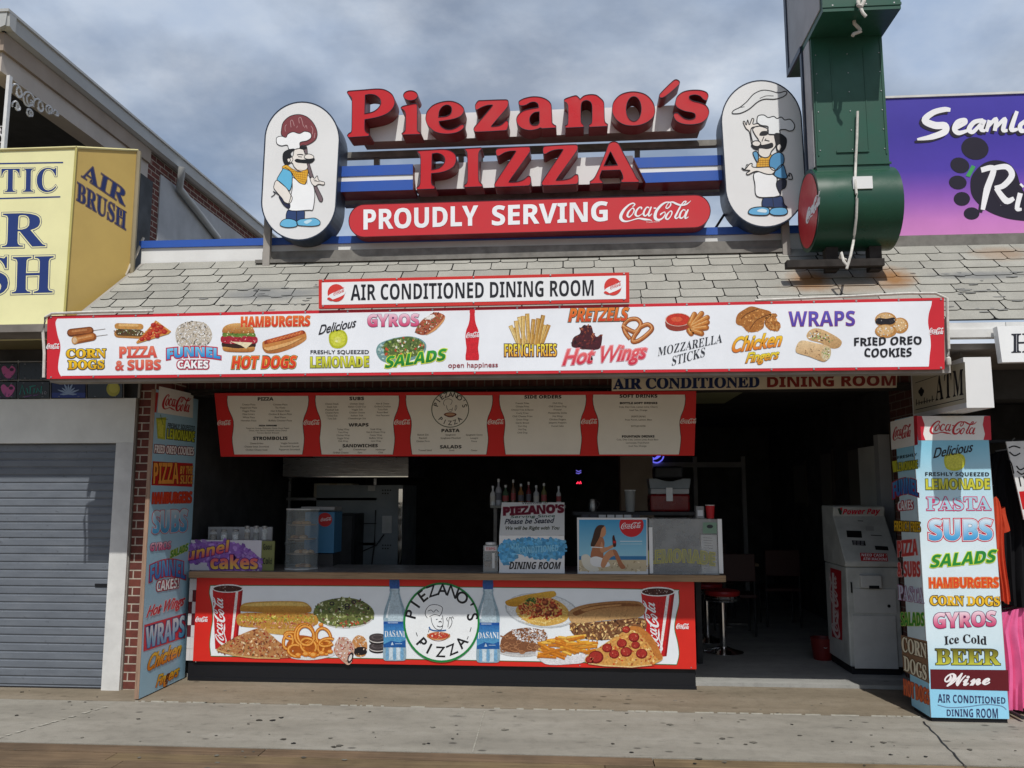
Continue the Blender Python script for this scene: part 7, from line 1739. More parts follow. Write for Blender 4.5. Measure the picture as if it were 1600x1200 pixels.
s.scatter([A(733, 335), A(812, 392), A(630, 458)], 60, (.6, 1.5), [(240, 200, 130), (226, 130, 70), (190, 50, 34), (236, 180, 110)], 4)
for p in ((742, 385), (700, 405), (770, 365), (720, 352), (650, 440), (690, 435), (790, 395), (745, 420)): s.ell(*A(*p), 4, 3.4, (172, 36, 30), 5.2, n=10); s.ell(A(*p)[0]-.6, A(*p)[1]-.7, 2.4, 1.8, (200, 66, 50), 5.6, n=8)
s.end()
def T(name, t, st, a, b, h, col, out=(), col2=None, fat=.2, surf=None, **k):
 s_ = surf or s
 s_.begin(name); s_.text(t, st, a, b, h, col, out, 2.2, fat=fat, col2=col2, **k); s_.end()
BKO = (44, 40, 26)
T('lettering', 'CORN', 's', A(178, 556), A(422, 553), 12.6, (246, 206, 40), ((1.5, BKO),), (214, 160, 24), fat=.55)
T('lettering', 'DOGS', 's', A(188, 627), A(412, 624), 12.8, (246, 206, 40), ((1.5, BKO),), (214, 160, 24), fat=.55)
T('lettering', 'PIZZA', 'b', A(510, 556), A(740, 552), 16.5, (236, 130, 100), ((1.2, (226, 200, 190)), (.7, (190, 70, 60))), (214, 70, 64), fat=.2)
T('lettering', '& SUBS', 'b', A(484, 634), A(764, 630), 15, (236, 130, 100), ((1.2, (226, 200, 190)), (.7, (190, 70, 60))), (206, 66, 64), fat=.2)
s.begin('funnel_cake_picture')
q = [A(*p) for p in ((858, 420), (870, 365), (920, 335), (985, 328), (1050, 345), (1085, 400), (1078, 450), (1040, 485), (960, 495), (880, 480))]
s.poly(q, (206, 196, 180), 0, True)
s.scatter(q, 300, (.7, 2.0), [(252, 252, 252), (246, 246, 246), (255, 255, 255), (74, 66, 58), (170, 150, 120), (255, 255, 255), (246, 244, 240), (60, 56, 52)], .5, .4, jag=.5)
s.end()
T('lettering', 'FUNNEL', 'b', A(808, 556), A(1136, 554), 15, (130, 206, 240), ((2.6, (196, 40, 70)), (1.0, (60, 70, 130))), (40, 140, 210), fat=.8, warp=lambda u, v: (u, v*(1-.1*math.sin(math.pi*u))+.28*math.sin(math.pi*u)-.12))
T('lettering', 'CAKES', 'b', A(872, 622), A(1062, 622), 11.5, (248, 248, 250), ((2.2, (196, 40, 70)), (.9, (60, 40, 60))), fat=.4)
def burger(s, f):
 q = [f(*p) for p in ((1155, 400), (1160, 365), (1200, 345), (1260, 340), (1320, 350), (1345, 375), (1348, 402))]
 shaded(s, q, (228, 180, 110), (172, 106, 46), 3)
 s.scatter(q, 26, (.4, .8), [(240, 220, 170)], 4, .6)
 s.poly([f(*p) for p in ((1155, 402), (1350, 402), (1355, 425), (1300, 420), (1250, 428), (1200, 420), (1158, 425))], (106, 138, 56), 2.5, True)
 s.scatter([f(1160, 400), f(1350, 400), f(1350, 425), f(1160, 425)], 22, (.8, 1.7), [(170, 190, 110), (220, 220, 160), (80, 110, 44)], 3, .5)
 s.poly([f(*p) for p in ((1150, 420), (1250, 418), (1362, 425), (1362, 465), (1250, 470), (1150, 462))], (176, 36, 56), 2, True)
 s.scatter([f(1155, 425), f(1360, 428), f(1355, 462), f(1155, 460)], 30, (.9, 2.2), [(206, 60, 84), (150, 24, 40), (220, 110, 120), (240, 190, 180)], 2.3, .4)
 s.poly([f(*p) for p in ((1152, 462), (1355, 465), (1352, 490), (1250, 500), (1155, 490))], (58, 34, 24), 1.2, True)
 s.poly([f(*p) for p in ((1200, 455), (1340, 462), (1300, 500), (1270, 480))], (240, 226, 190), 3.4)
 q = [f(*p) for p in ((1155, 488), (1250, 498), (1350, 488), (1345, 515), (1300, 522), (1200, 520), (1160, 512))]
 shaded(s, q, (214, 160, 90), (168, 100, 44), 1.6)
s.begin('hamburger_picture'); burger(s, A); s.end()
T('lettering', 'HAMBURGERS', 'b', A(1268, 364), B(176, 357), 15.5, (240, 120, 50), ((1.1, (240, 196, 130)), (.6, (190, 40, 30))), (214, 50, 36), fat=.25, up=(.4, -15.5))
s.begin('hot_dog_picture')
def hd_(f):
 q = [f(*p) for p in ((1400, 480), (1405, 455), (1450, 440), (1560, 415), (1660, 390), (1675, 410), (1672, 445), (1600, 490), (1500, 525), (1430, 528), (1405, 505))]
 shaded(s, q, (226, 168, 100), (176, 106, 50), 0)
 cap_(s, *f(1430, 462), *f(1650, 402), 9, (150, 56, 24), 1.4); cap_(s, *f(1440, 455), *f(1645, 398), 5.5, (196, 92, 44), 1.8)
 pts = [];
 for k in range(17): pts.append((*f(1450+k*12, 452-k*3.3+(7 if k % 2 else -7)), 1.2))
 s.stroke(pts, (236, 150, 90), 2.4)
 s.poly([f(*p) for p in ((1402, 482), (1430, 470), (1560, 440), (1670, 405), (1668, 430), (1560, 470), (1430, 505))], (204, 136, 70), 2.6, True)
 s.poly([f(*p) for p in ((1410, 495), (1440, 490), (1560, 460), (1650, 430), (1560, 480), (1440, 512))], (232, 180, 116), 3.1, True)
hd_(A); s.end()
T('lettering', 'HOT DOGS', 'b', A(1210, 624), B(84, 620), 18.5, (240, 90, 40), ((1.8, (60, 70, 26)), (1.1, (236, 190, 90))), (206, 40, 30), fat=.5, shear=.14)
def dele(s, f, pts_lemon, L=0):
 s.poly([f(*p) for p in pts_lemon], (196, 200, 40), L, True)
s.begin('lemon_picture')
q = [B(*p) for p in ((296, 420), (310, 395), (345, 382), (390, 388), (412, 425), (405, 470), (370, 496), (325, 494), (300, 465))]
s.poly(q, (190, 196, 36), 0, True); s.poly([((x-529)*.8+529, (y-529.5)*.8+529.5) for x, y in q], (214, 218, 70), .6, True)
s.ell(*B(350, 445), 6, 5, (226, 228, 110), 1.2); s.ell(*B(345, 452), 2, 1.5, (244, 244, 180), 1.8)
s.end()
T('lettering', 'Delicious', 'p', B(232, 412), B(458, 364), 15, (40, 38, 46), fat=.22, up=(0, -15), shear=.3)
T('lettering', 'FRESHLY SQUEEZED', 'p', B(182, 532), B(546, 531), 5.6, (40, 40, 48), fat=.14)
T('lettering', 'LEMONADE', 'b', B(182, 617), B(545, 613), 16.2, (226, 226, 60), ((1.1, (96, 100, 50)),), (176, 180, 50), fat=.4)
T('lettering', 'GYROS', 'b', B(540, 360), B(856, 356), 18, (240, 206, 220), ((1.2, (96, 70, 110)),), (206, 66, 110), fat=.75)
s.begin('gyro_picture')
q = [B(*p) for p in ((835, 390), (870, 330), (910, 300), (960, 272), (1010, 285), (1020, 300), (990, 340), (940, 385), (900, 412), (860, 410))]
s.poly(q, (176, 90, 60), 0, True)
s.scatter(q, 110, (.8, 2.3), [(130, 50, 34), (206, 150, 110), (240, 226, 210), (160, 60, 44), (110, 120, 60), (196, 110, 80), (100, 36, 30)], .4, .5)
s.poly([B(*p) for p in ((940, 385), (990, 340), (1022, 298), (1012, 330), (960, 385), (900, 415))], (222, 160, 104), 2, True)
s.poly([B(*p) for p in ((905, 300), (950, 285), (955, 305), (915, 318))], (244, 240, 236), 2, True)
s.end()
s.begin('salad_picture')
s.poly([B(*p) for p in ((592, 520), (605, 475), (650, 450), (720, 430), (800, 422), (870, 440), (905, 480), (880, 540), (780, 580), (680, 590), (620, 570))], (120, 160, 160), 0, True)
q = [B(*p) for p in ((625, 500), (650, 460), (720, 435), (800, 425), (870, 450), (895, 490), (860, 535), (760, 560), (660, 550))]
leafy(s, q, 150, (1.0, 2.8), .5, (((206, 84, 50), 7, (2, 3)), ((226, 130, 80), 5, (1.5, 2.4)), ((240, 244, 230), 7, (1.5, 2.6)), ((150, 70, 90), 5, (1, 2))))
s.scatter([B(600, 500), B(625, 470), B(640, 560), B(610, 550)], 14, (1.5, 3), [(150, 190, 186), (110, 150, 150), (180, 206, 200)], 1, .6)
s.end()
T('lettering', 'SALADS', 'b', B(648, 620), B(1018, 570), 17.5, (54, 160, 62), ((1.6, (222, 236, 70)),), (24, 120, 46), fat=.55, shear=.25, up=(-1, -17.5))
def cokebottle(s, x, yt, yb, hw, col, L=0, line=None):
 h = yb-yt
 pr = [(.38, 0), (.40, .035), (.34, .045), (.36, .10), (.40, .19), (.55, .28), (.84, .38), (.98, .47), (1.0, .55), (.92, .66), (.84, .74), (.88, .82), (.98, .90), (.98, .97), (.90, 1.0)]
 q = [(x+hw*a, yt+h*b) for a, b in pr]+[(x-hw*a, yt+h*b) for a, b in pr[::-1]]
 s.poly(q, col, L, False, line, 1.0)
s.begin('bottle_picture'); cokebottle(s, 738, 485.5, 563, 10.8, (214, 34, 46)); s.ell(738, 485, 4.2, 2.6, (214, 34, 46), .4); logo(s, B(1154, 434), B(1238, 428), WHT, 1, ht=10, bold=1.3); s.end()
T('lettering', 'open happiness', 'p', B(1042, 618), B(1352, 614), 7.6, (150, 50, 60), fat=.1)
s.begin('fries_picture')
for (x0, y0, x1, y1) in ((70, 355, 120, 470), (105, 325, 125, 475), (150, 295, 150, 475), (175, 280, 185, 475), (215, 315, 200, 475), (245, 310, 225, 475), (275, 290, 240, 475), (310, 350, 265, 475), (285, 350, 250, 478), (125, 300, 165, 478), (90, 370, 140, 475), (255, 330, 215, 470)):
 c = random.choice([(214, 170, 84), (226, 188, 108), (200, 150, 66), (234, 204, 130)])
 L = random.uniform(0, 3)
 s.stroke([(*C(x0, y0), 6.6), (*C(x1, y1), 6.0)], lerpc(c, (140, 96, 40), .45), L); s.stroke([(*C(x0+3, y0+2), 4.2), (*C(x1, y1), 3.6)], c, L+.3); s.stroke([(*C(x0-5, y0+8), 1.0), (*C(x1-5, y1), 1.0)], lerpc(c, (250, 240, 200), .5), L+.5)
s.end()
T('lettering', 'FRENCH FRIES', 'b', C(34, 548), C(358, 546), 19, (240, 226, 70), ((1.3, (60, 44, 40)), (.8, (90, 40, 50))), (236, 170, 60), fat=.05)
T('lettering', 'PRETZELS', 'b', C(434, 330), C(794, 324), 20, (236, 130, 40), ((1.5, (44, 30, 24)), (.6, (246, 200, 120))), (206, 60, 34), fat=.3, shear=.2)
s.begin('hot_wings_picture')
q = [C(*p) for p in ((452, 480), (465, 430), (505, 405), (510, 370), (540, 355), (575, 358), (590, 405), (610, 425), (640, 410), (642, 450), (625, 500), (560, 505), (480, 495))]
s.poly(q, (74, 24, 34), 0, True)
s.scatter(q, 70, (1.2, 3.2), [(110, 40, 36), (60, 18, 30), (140, 66, 44), (44, 14, 26), (90, 30, 40), (170, 96, 66)], .4, .5)
s.end()
s.begin('pretzel_picture')
prt = [(820, 440), (790, 400), (780, 355), (810, 320), (860, 315), (885, 345), (870, 385), (845, 420), (835, 455), (870, 450), (920, 415), (955, 375), (930, 348), (885, 365), (850, 395), (800, 375), (770, 355)]
pp = smooth([C(*p) for p in prt], 5, False)
s.stroke([(*p, 7.2) for p in pp], (140, 74, 30), 0); s.stroke([(p[0]-.3, p[1]-.5, 4.8) for p in pp], (192, 112, 54), .5); s.stroke([(p[0]-.6, p[1]-1.2, 1.6) for p in pp], (232, 172, 116), 1.0)
s.end()
T('lettering', 'Hot Wings', 'p', C(398, 602), C(905, 560), 24, (232, 110, 110), ((1.9, (226, 110, 130)), (1.2, (250, 232, 234))), (206, 44, 70), fat=.85, up=(1, -24), shear=.28)
s.begin('mozzarella_picture')
s.ell(*C(1120, 335), 21, 13.5, (176, 44, 30), 0); s.ell(*C(1110, 350), 18, 10, (150, 60, 44), .3)
s.ell(*C(1118, 318), 19, 9.5, (206, 56, 34), .8); s.ell(*C(1110, 316), 9, 4, (224, 96, 60), 1.2); s.ell(*C(1118, 318), 20.5, 10.5, (232, 206, 190), .6, ring=.93)
for (x0, y0, x1, y1) in ((1190, 345, 1220, 285), (1205, 350, 1265, 280), (1200, 360, 1300, 305), (1205, 372, 1300, 335), (1210, 380, 1295, 368), (1200, 385, 1265, 405), (1185, 385, 1200, 405)):
 cap_(s, *C(x0, y0), *C(x1, y1), 8.5, (164, 94, 34), 1.4+y1/900); cap_(s, *C(x0, y0-4), *C(x1-3, y1-4), 5, (206, 132, 58), 1.8+y1/900); cap_(s, *C(x0, y0-8), *C(x1-6, y1-8), 1.8, (230, 176, 110), 2.2+y1/900)
s.end()
T('lettering', 'MOZZARELLA', 's', C(990, 546), C(1392, 460), 13.5, (50, 54, 62), fat=-.1, up=(1.2, -13.5))
T('lettering', 'STICKS', 's', C(1078, 606), C(1284, 548), 14.5, (50, 54, 62), fat=-.1, up=(1.2, -14.5))
s.begin('chicken_picture')
q1 = [D(*p) for p in ((118, 250), (130, 205), (170, 175), (215, 155), (270, 168), (330, 185), (340, 205), (300, 240), (290, 290), (240, 315), (190, 312), (160, 280), (130, 270))]
q2 = [D(*p) for p in ((300, 265), (305, 225), (340, 200), (375, 205), (370, 235), (398, 270), (385, 305), (350, 308), (315, 290))]
for q in (q1, q2):
 s.poly(q, (176, 112, 48), 0, True); s.scatter(q, 90, (.8, 2.2), [(196, 130, 60), (214, 152, 82), (166, 100, 40), (206, 140, 70), (226, 170, 100)], .3, .6)
for l in (((205, 300), (250, 240), (330, 205)), ((150, 235), (190, 200), (260, 170)), ((300, 265), (310, 235), (345, 205))): s.stroke([(*p, 1.0) for p in smooth([D(*p) for p in l], 4, False)], (110, 62, 22), 2)
s.end()
T('lettering', 'Chicken', 'p', D(86, 444), D(392, 402), 23, (246, 206, 50), ((1.3, (96, 70, 30)),), (222, 120, 40), fat=.85, up=(1, -23), shear=.28)
T('lettering', 'Fingers', 'p', D(180, 508), D(376, 482), 15.5, (236, 222, 60), ((1.1, (84, 74, 30)),), (214, 130, 40), fat=.65, up=(1, -15.5), shear=.28)
T('lettering', 'WRAPS', 'b', D(448, 280), D(862, 276), 23, (96, 90, 190), ((.35, (206, 50, 90)),), (84, 60, 160), fat=0)
s.begin('wrap_picture')
q = [D(*p) for p in ((560, 340), (575, 310), (610, 292), (660, 300), (740, 340), (780, 375), (765, 410), (720, 418), (650, 385), (580, 365))]
shaded(s, q, (226, 190, 140), (190, 150, 100), 0)
q = [D(*p) for p in ((565, 345), (590, 315), (630, 308), (690, 330), (720, 375), (650, 375), (590, 362))]
s.scatter(q, 60, (.8, 2.0), [(240, 240, 226), (120, 140, 70), (150, 90, 70), (206, 180, 150), (90, 60, 44), (170, 190, 120)], .6, .5)
q = [D(*p) for p in ((492, 420), (510, 380), (540, 368), (620, 385), (700, 405), (712, 440), (690, 490), (660, 500), (580, 470), (500, 445))]
shaded(s, q, (236, 208, 164), (200, 160, 112), 3.2)
s.ell(*D(682, 450), 7.5, 11, (210, 190, 150), 3.8, .2); s.scatter([D(660, 415), D(705, 420), D(700, 480), D(665, 485)], 34, (.7, 1.6), [(120, 150, 80), (240, 236, 220), (150, 110, 80), (190, 200, 140)], 4, .6)
s.scatter([D(500, 400), D(640, 420), D(640, 480), D(510, 440)], 12, (.7, 1.6), [(150, 100, 56), (130, 80, 44)], 4, .4)
s.end()
s.begin('fried_cookie_picture')
for (x, y, rx, ry, L) in ((1145, 275, 13, 12.5, 0), (1055, 240, 17, 12, .8), (1055, 310, 17, 10.5, 2.6)):
 s.ell(*D(x, y), rx, ry, (196, 140, 74), L); s.ell(D(x, y)[0]-1, D(x, y)[1]-1.5, rx*.8, ry*.75, (224, 184, 130), L+.3)
 n_ = 30; s.scatter([(D(x, y)[0]+rx*.8*math.cos(k), D(x, y)[1]+ry*.8*math.sin(k)) for k in (0, 1, 2, 3, 4, 5)], n_, (.6, 1.8), [(242, 238, 230), (232, 214, 180), (214, 170, 110)], L+.5, .6)
s.poly([D(*p) for p in ((992, 240), (1010, 228), (1060, 232), (1105, 225), (1115, 245), (1100, 265), (1040, 272), (995, 262))], (34, 28, 34), 2.2, True)
s.scatter([D(1000, 240), D(1105, 235), D(1095, 262), D(1010, 265)], 10, (.8, 1.6), [(60, 52, 54), (90, 84, 84), (210, 206, 200)], 2.4, .4)
s.end()
T('lettering', 'FRIED OREO', 'b', D(858, 402), D(1278, 390), 12.2, (30, 30, 36), fat=.25, warp=lambda u, v: (u, v+.06*math.sin(u*31)))
T('lettering', 'COOKIES', 'b', D(922, 472), D(1216, 468), 13, (30, 30, 36), fat=.25, warp=lambda u, v: (u, v+.06*math.sin(u*27)))
g = MB()
for k in range(22):
 x = 80+k*66.2
 for y in (bt(x)+2.4, bb_(x)-2.6): g.lathe([(0, -.003), (.0065, -.003), (.0075, 0)], BP.p3((x, y), .001), 8, (.72, .72, .70, 1), axis='y')
part(ban, g, 'grommets', 'galv')
g = MB()
pts = [BP.p3(p, .006) for p in ((69, 590), (70, 552), (68, 520), (72, 496), (82, 490), (140, 488), (240, 486))]
g.tube(smooth_3d(pts) if False else pts, .011, 7); part(ban, g, 'edge_rope', 'rope', smooth=True)
g = MB()
pts = [BP.p3(p, -.004) for p in ((1180, 469), (1300, 464), (1420, 458), (1462, 458), (1480, 466), (1481, 500), (1483, 545), (1482, 556))]
g.tube(pts, .010, 7); g.lathe([(.006, 0), (.016, -.01), (.018, -.05), (.012, -.06), (0, -.06)], BP.p3((1482, 557), -.004), 8); part(ban, g, 'edge_rope', 'rope', smooth=True)
cp = thing('counter_panel', 'red and white counter front poster of pizza, sandwiches, bottles and soda cups', 'poster', (-1.1, CNT_Y, .168))
CPl = YP(CNT_Y)
K1 = zc(280, 880, 3.8095); K2 = zc(680, 880, 3.7209)
g = MB(); P = [CPl.p3(p) for p in ((304, 904.5), (1084, 906), (1088, 1049), (301, 1037))]
X0_, X1_ = CX0+.002, CX1; zb0 = .168; zb1_ = zt0-.004
g.box(X0_, CNT_Y, zb0, X1_, CNT_Y+.010, zb1_, lin((214, 44, 34))); part(cp, g, 'red_sheet', 'print')
s = Surf(CPl, cp, .0012)
s.begin('white_field')
GRN = (70, 110, 50)
q = [K1(185, 132), K1(600, 133), K1(1100, 136), K2(400, 141), K2(900, 145), K2(1420, 155)]
rr_ = [K2(*p) for p in ((1415, 165), (1418, 230), (1400, 310), (1392, 380), (1410, 460), (1418, 530), (1405, 588))]
b_ = [K2(1400, 590), K2(900, 578), K2(400, 568), K1(1100, 566), K1(600, 560), K1(188, 553)]
l_ = [K1(*p) for p in ((188, 545), (182, 480), (190, 400), (200, 330), (195, 250), (180, 180), (184, 140))]
out_ = q+smooth(rr_, 4, False)+b_+smooth(l_, 4, False)
s.poly(out_, (232, 238, 242), 0); s.stroke([(*p, 1.2) for p in out_]+[(*out_[0], 1.2)], GRN, .8)
s.end()
s = Surf(CPl, cp, .0026)
s.begin('drinks_logo'); logo(s, K1(98, 350), K1(172, 350), WHT, 0, ht=9.5, bold=1.3); s.end()
s.begin('drinks_logo'); logo(s, K2(1402, 382), K2(1476, 384), WHT, 0, ht=10, bold=1.3); s.end()
def cup(s, f, tl, tr, bl, br, L, lg):
 q = [tl, (tl[0]*.97+bl[0]*.03, tl[1]*.5+bl[1]*.5), bl, ((bl[0]+br[0])/2, max(bl[1], br[1])+8), br, (tr[0]*.5+br[0]*.5, tr[1]*.5+br[1]*.5), tr]
 a = lambda p: f(*p)
 s.poly([a(tl), a(bl), a(((bl[0]+br[0])/2, br[1]+6)), a(br), a(tr)], (200, 30, 34), L)
 W = tr[0]-tl[0]
 s.poly([a((tr[0]-W*.23, tr[1]+10)), a((tr[0]-W*.15, tr[1]+10)), a((br[0]-W*.16, br[1]-15)), a((br[0]-W*.22, br[1]-10))], (240, 236, 234), L+.5, True)
 s.poly([a((tr[0]-W*.08, tr[1]+10)), a((tr[0], tr[1])), a((br[0], br[1])), a((br[0]-W*.06, br[1]))], (150, 18, 24), L+.5)
 cx_, cy_ = (tl[0]+tr[0])/2, (tl[1]+tr[1])/2
 p = a((cx_, cy_)); rx = (a(tr)[0]-a(tl)[0])/2*1.05
 s.ell(p[0], p[1], rx, rx*.27, (240, 240, 240), L+1); s.ell(p[0], p[1]+.3, rx*.9, rx*.20, (70, 34, 30), L+1.4)
 s.scatter([(p[0]-rx*.8, p[1]), (p[0], p[1]-rx*.17), (p[0]+rx*.8, p[1]), (p[0], p[1]+rx*.2)], 26, (.5, 1.3), [(170, 130, 120), (110, 60, 50), (220, 206, 200), (60, 24, 24)], L+1.6, .5)
 logo(s, f(*lg[0]), f(*lg[1]), WHT, L+2.0, ht=lg[2], bold=1.2, up=(-lg[2]*.95, -lg[2]*.1))
s.begin('soda_cup_picture'); cup(s, K1, (200, 150), (380, 150), (215, 510), (345, 500), 0, ((285, 492), (262, 200), 20)); s.end()
s.begin('sub_sandwich_picture')
q = [K1(*p) for p in ((365, 262), (385, 240), (450, 230), (600, 225), (740, 230), (785, 262), (780, 292), (600, 300), (450, 290), (370, 285))]
shaded(s, q, (214, 168, 74), (190, 130, 50), 4)
s.poly([K1(*p) for p in ((380, 250), (450, 238), (600, 232), (730, 236), (770, 255), (600, 252), (450, 256))], (232, 196, 110), 5, True)
q = [K1(*p) for p in ((360, 300), (600, 298), (800, 300), (820, 365), (640, 395), (480, 385), (355, 370))]
s.poly(q, (190, 140, 60), 1, True)
s.scatter([K1(365, 315), K1(800, 312), K1(800, 348), K1(365, 345)], 160, (.7, 2.0), [(206, 206, 80), (150, 160, 60), (226, 222, 130), (120, 130, 44), (190, 180, 60)], 1.6, .4)
s.scatter([K1(360, 290), K1(800, 295), K1(800, 318), K1(365, 312)], 60, (.8, 2.2), [(206, 96, 60), (226, 170, 110), (180, 70, 40)], 1.4, .4)
s.scatter([K1(360, 345), K1(820, 350), K1(760, 385), K1(480, 382), K1(358, 372)], 110, (.8, 2.4), [(190, 110, 80), (220, 160, 130), (160, 70, 50), (226, 186, 150), (206, 130, 100)], 2, .5)
s.poly([K1(*p) for p in ((480, 385), (560, 392), (700, 392), (690, 425), (600, 425), (520, 412))], (206, 164, 84), 1.2, True)
s.end()
s.begin('pizza_slice_picture')
q = [K1(*p) for p in ((225, 510), (300, 460), (400, 410), (490, 385), (540, 420), (600, 470), (680, 520), (690, 555), (600, 565), (450, 560), (330, 548), (240, 530))]
s.poly(q, (186, 130, 80), 3, True)
s.scatter(q, 330, (.9, 2.8), [(150, 80, 50), (200, 130, 90), (216, 180, 130), (120, 60, 40), (170, 100, 60), (226, 200, 160), (100, 90, 50), (160, 60, 40), (190, 150, 110)], 3.5, .5)
s.stroke([(*K1(225, 515), 2.0), (*K1(330, 548), 2.2), (*K1(450, 562), 2.2), (*K1(600, 566), 2.0)], (206, 170, 110), 5)
s.end()
def rings(f, base, L0):
 for (x, y, rx, ry, ro, L) in ((745, 425, 55, 62, .3, 2), (755, 430, 48, 58, -.3, 2.6), (650, 465, 28, 45, .2, 1), (860, 440, 42, 55, -.3, 1.6), (870, 500, 45, 40, .2, 1.2), (700, 520, 50, 34, .2, 1.4), (800, 505, 60, 45, 0, 1), (770, 490, 50, 40, .7, 2.2), (880, 470, 45, 22, -.2, 3), (670, 430, 40, 20, .1, 1.4)):
  p = f(x, y); ring(s, p[0], p[1], rx/3.8, ry/3.8, 5.2, [(176, 92, 20), (222, 136, 40), (240, 178, 90)], L0+L, ro, random.uniform(0, 60), random.uniform(300, 420))
s.begin('curly_fries_picture')
s.poly([K1(*p) for p in ((640, 540), (800, 555), (930, 530), (920, 550), (800, 575), (680, 568))], (226, 226, 224), 2, True)
s.poly([K1(*p) for p in ((640, 480), (700, 430), (800, 440), (900, 480), (890, 540), (760, 552), (660, 530))], (176, 90, 24), 4.2, True)
rings(K1, (0, 0, 0), 4.5)
for p, r in (((755, 540), 14), ((800, 545), 16), ((850, 535), 14), ((900, 525), 12), ((845, 365), 10), ((710, 545), 12)): q = K1(*p); s.ell(*q, r/2.6, r/3.4, (214, 124, 34), 8.5); s.ell(q[0]-.5, q[1]-.8, r/4, r/6, (236, 170, 84), 8.8)
s.end()
s.begin('salad_picture')
s.ell(*K1(990, 305), 46, 22, (206, 206, 200), 0); s.ell(*K1(990, 300), 43, 19.5, (172, 172, 162), .4)
q = [K1(*p) for p in ((800, 290), (830, 240), (900, 215), (1000, 205), (1090, 225), (1150, 270), (1155, 320), (1090, 365), (960, 378), (860, 360), (810, 325))]
s.poly(q, (104, 112, 60), .8, True)
s.scatter(q, 300, (1.0, 3.2), [(96, 104, 50), (140, 150, 84), (176, 180, 120), (120, 136, 66), (44, 36, 38), (206, 212, 170), (120, 80, 70), (84, 116, 60), (222, 222, 200), (150, 160, 100)], 1.2, .5, jag=.45)
s.scatter([K1(960, 350), K1(1050, 335), K1(1070, 360), K1(980, 378)], 16, (1.5, 3.4), [(176, 54, 40), (200, 90, 64)], 2.6, .4)
for p in ((910, 240), (1000, 265), (1040, 230), (1000, 250)): q = K1(*p); ring(s, *q, 3.2, 2.2, 1.8, [(26, 22, 28), (50, 44, 50)], 3)
s.end()
s.begin('cookie_picture')
q = [K1(*p) for p in ((920, 520), (945, 450), (990, 440), (1030, 470), (1045, 500), (1030, 580), (1005, 605), (960, 570))]
s.poly(q, (206, 170, 150), 3, True); s.scatter(q, 90, (.8, 2.2), [(240, 236, 236), (226, 210, 206), (176, 84, 74), (150, 60, 60), (200, 120, 100)], 3.4, .5)
s.ell(*K1(1020, 562), 4, 9, (40, 34, 40), 5, .35); s.ell(*K1(1020, 562), 2.2, 5.5, (230, 224, 220), 5.5, .35)
q = [K1(*p) for p in ((1030, 465), (1060, 430), (1100, 440), (1120, 480), (1110, 545), (1060, 555), (1035, 520))]
s.poly(q, (200, 140, 84), 2, True); s.scatter(q, 50, (.8, 2), [(226, 180, 130), (240, 226, 210), (176, 110, 60)], 2.3, .5)
s.poly([K1(*p) for p in ((1045, 505), (1110, 500), (1112, 540), (1050, 545))], (34, 28, 32), 2.8, True)
for (y, L) in ((505, 1), (475, 1.5), (455, 2.0)):
 pass
for (yc, L) in ((500, 0.2), (448, 1.2)):
 for dy_, col in ((14, (32, 28, 32)), (4, (206, 202, 198)), (-2, (54, 48, 52)), (-8, (70, 64, 66))):
  s.ell(*K1(1182, yc+dy_), 13.5, 6.0, col, L+(14-dy_)*.03)
 s.ell(*K1(1182, yc-8), 10, 3.8, (96, 88, 90), L+.9, ring=.75)
s.end()
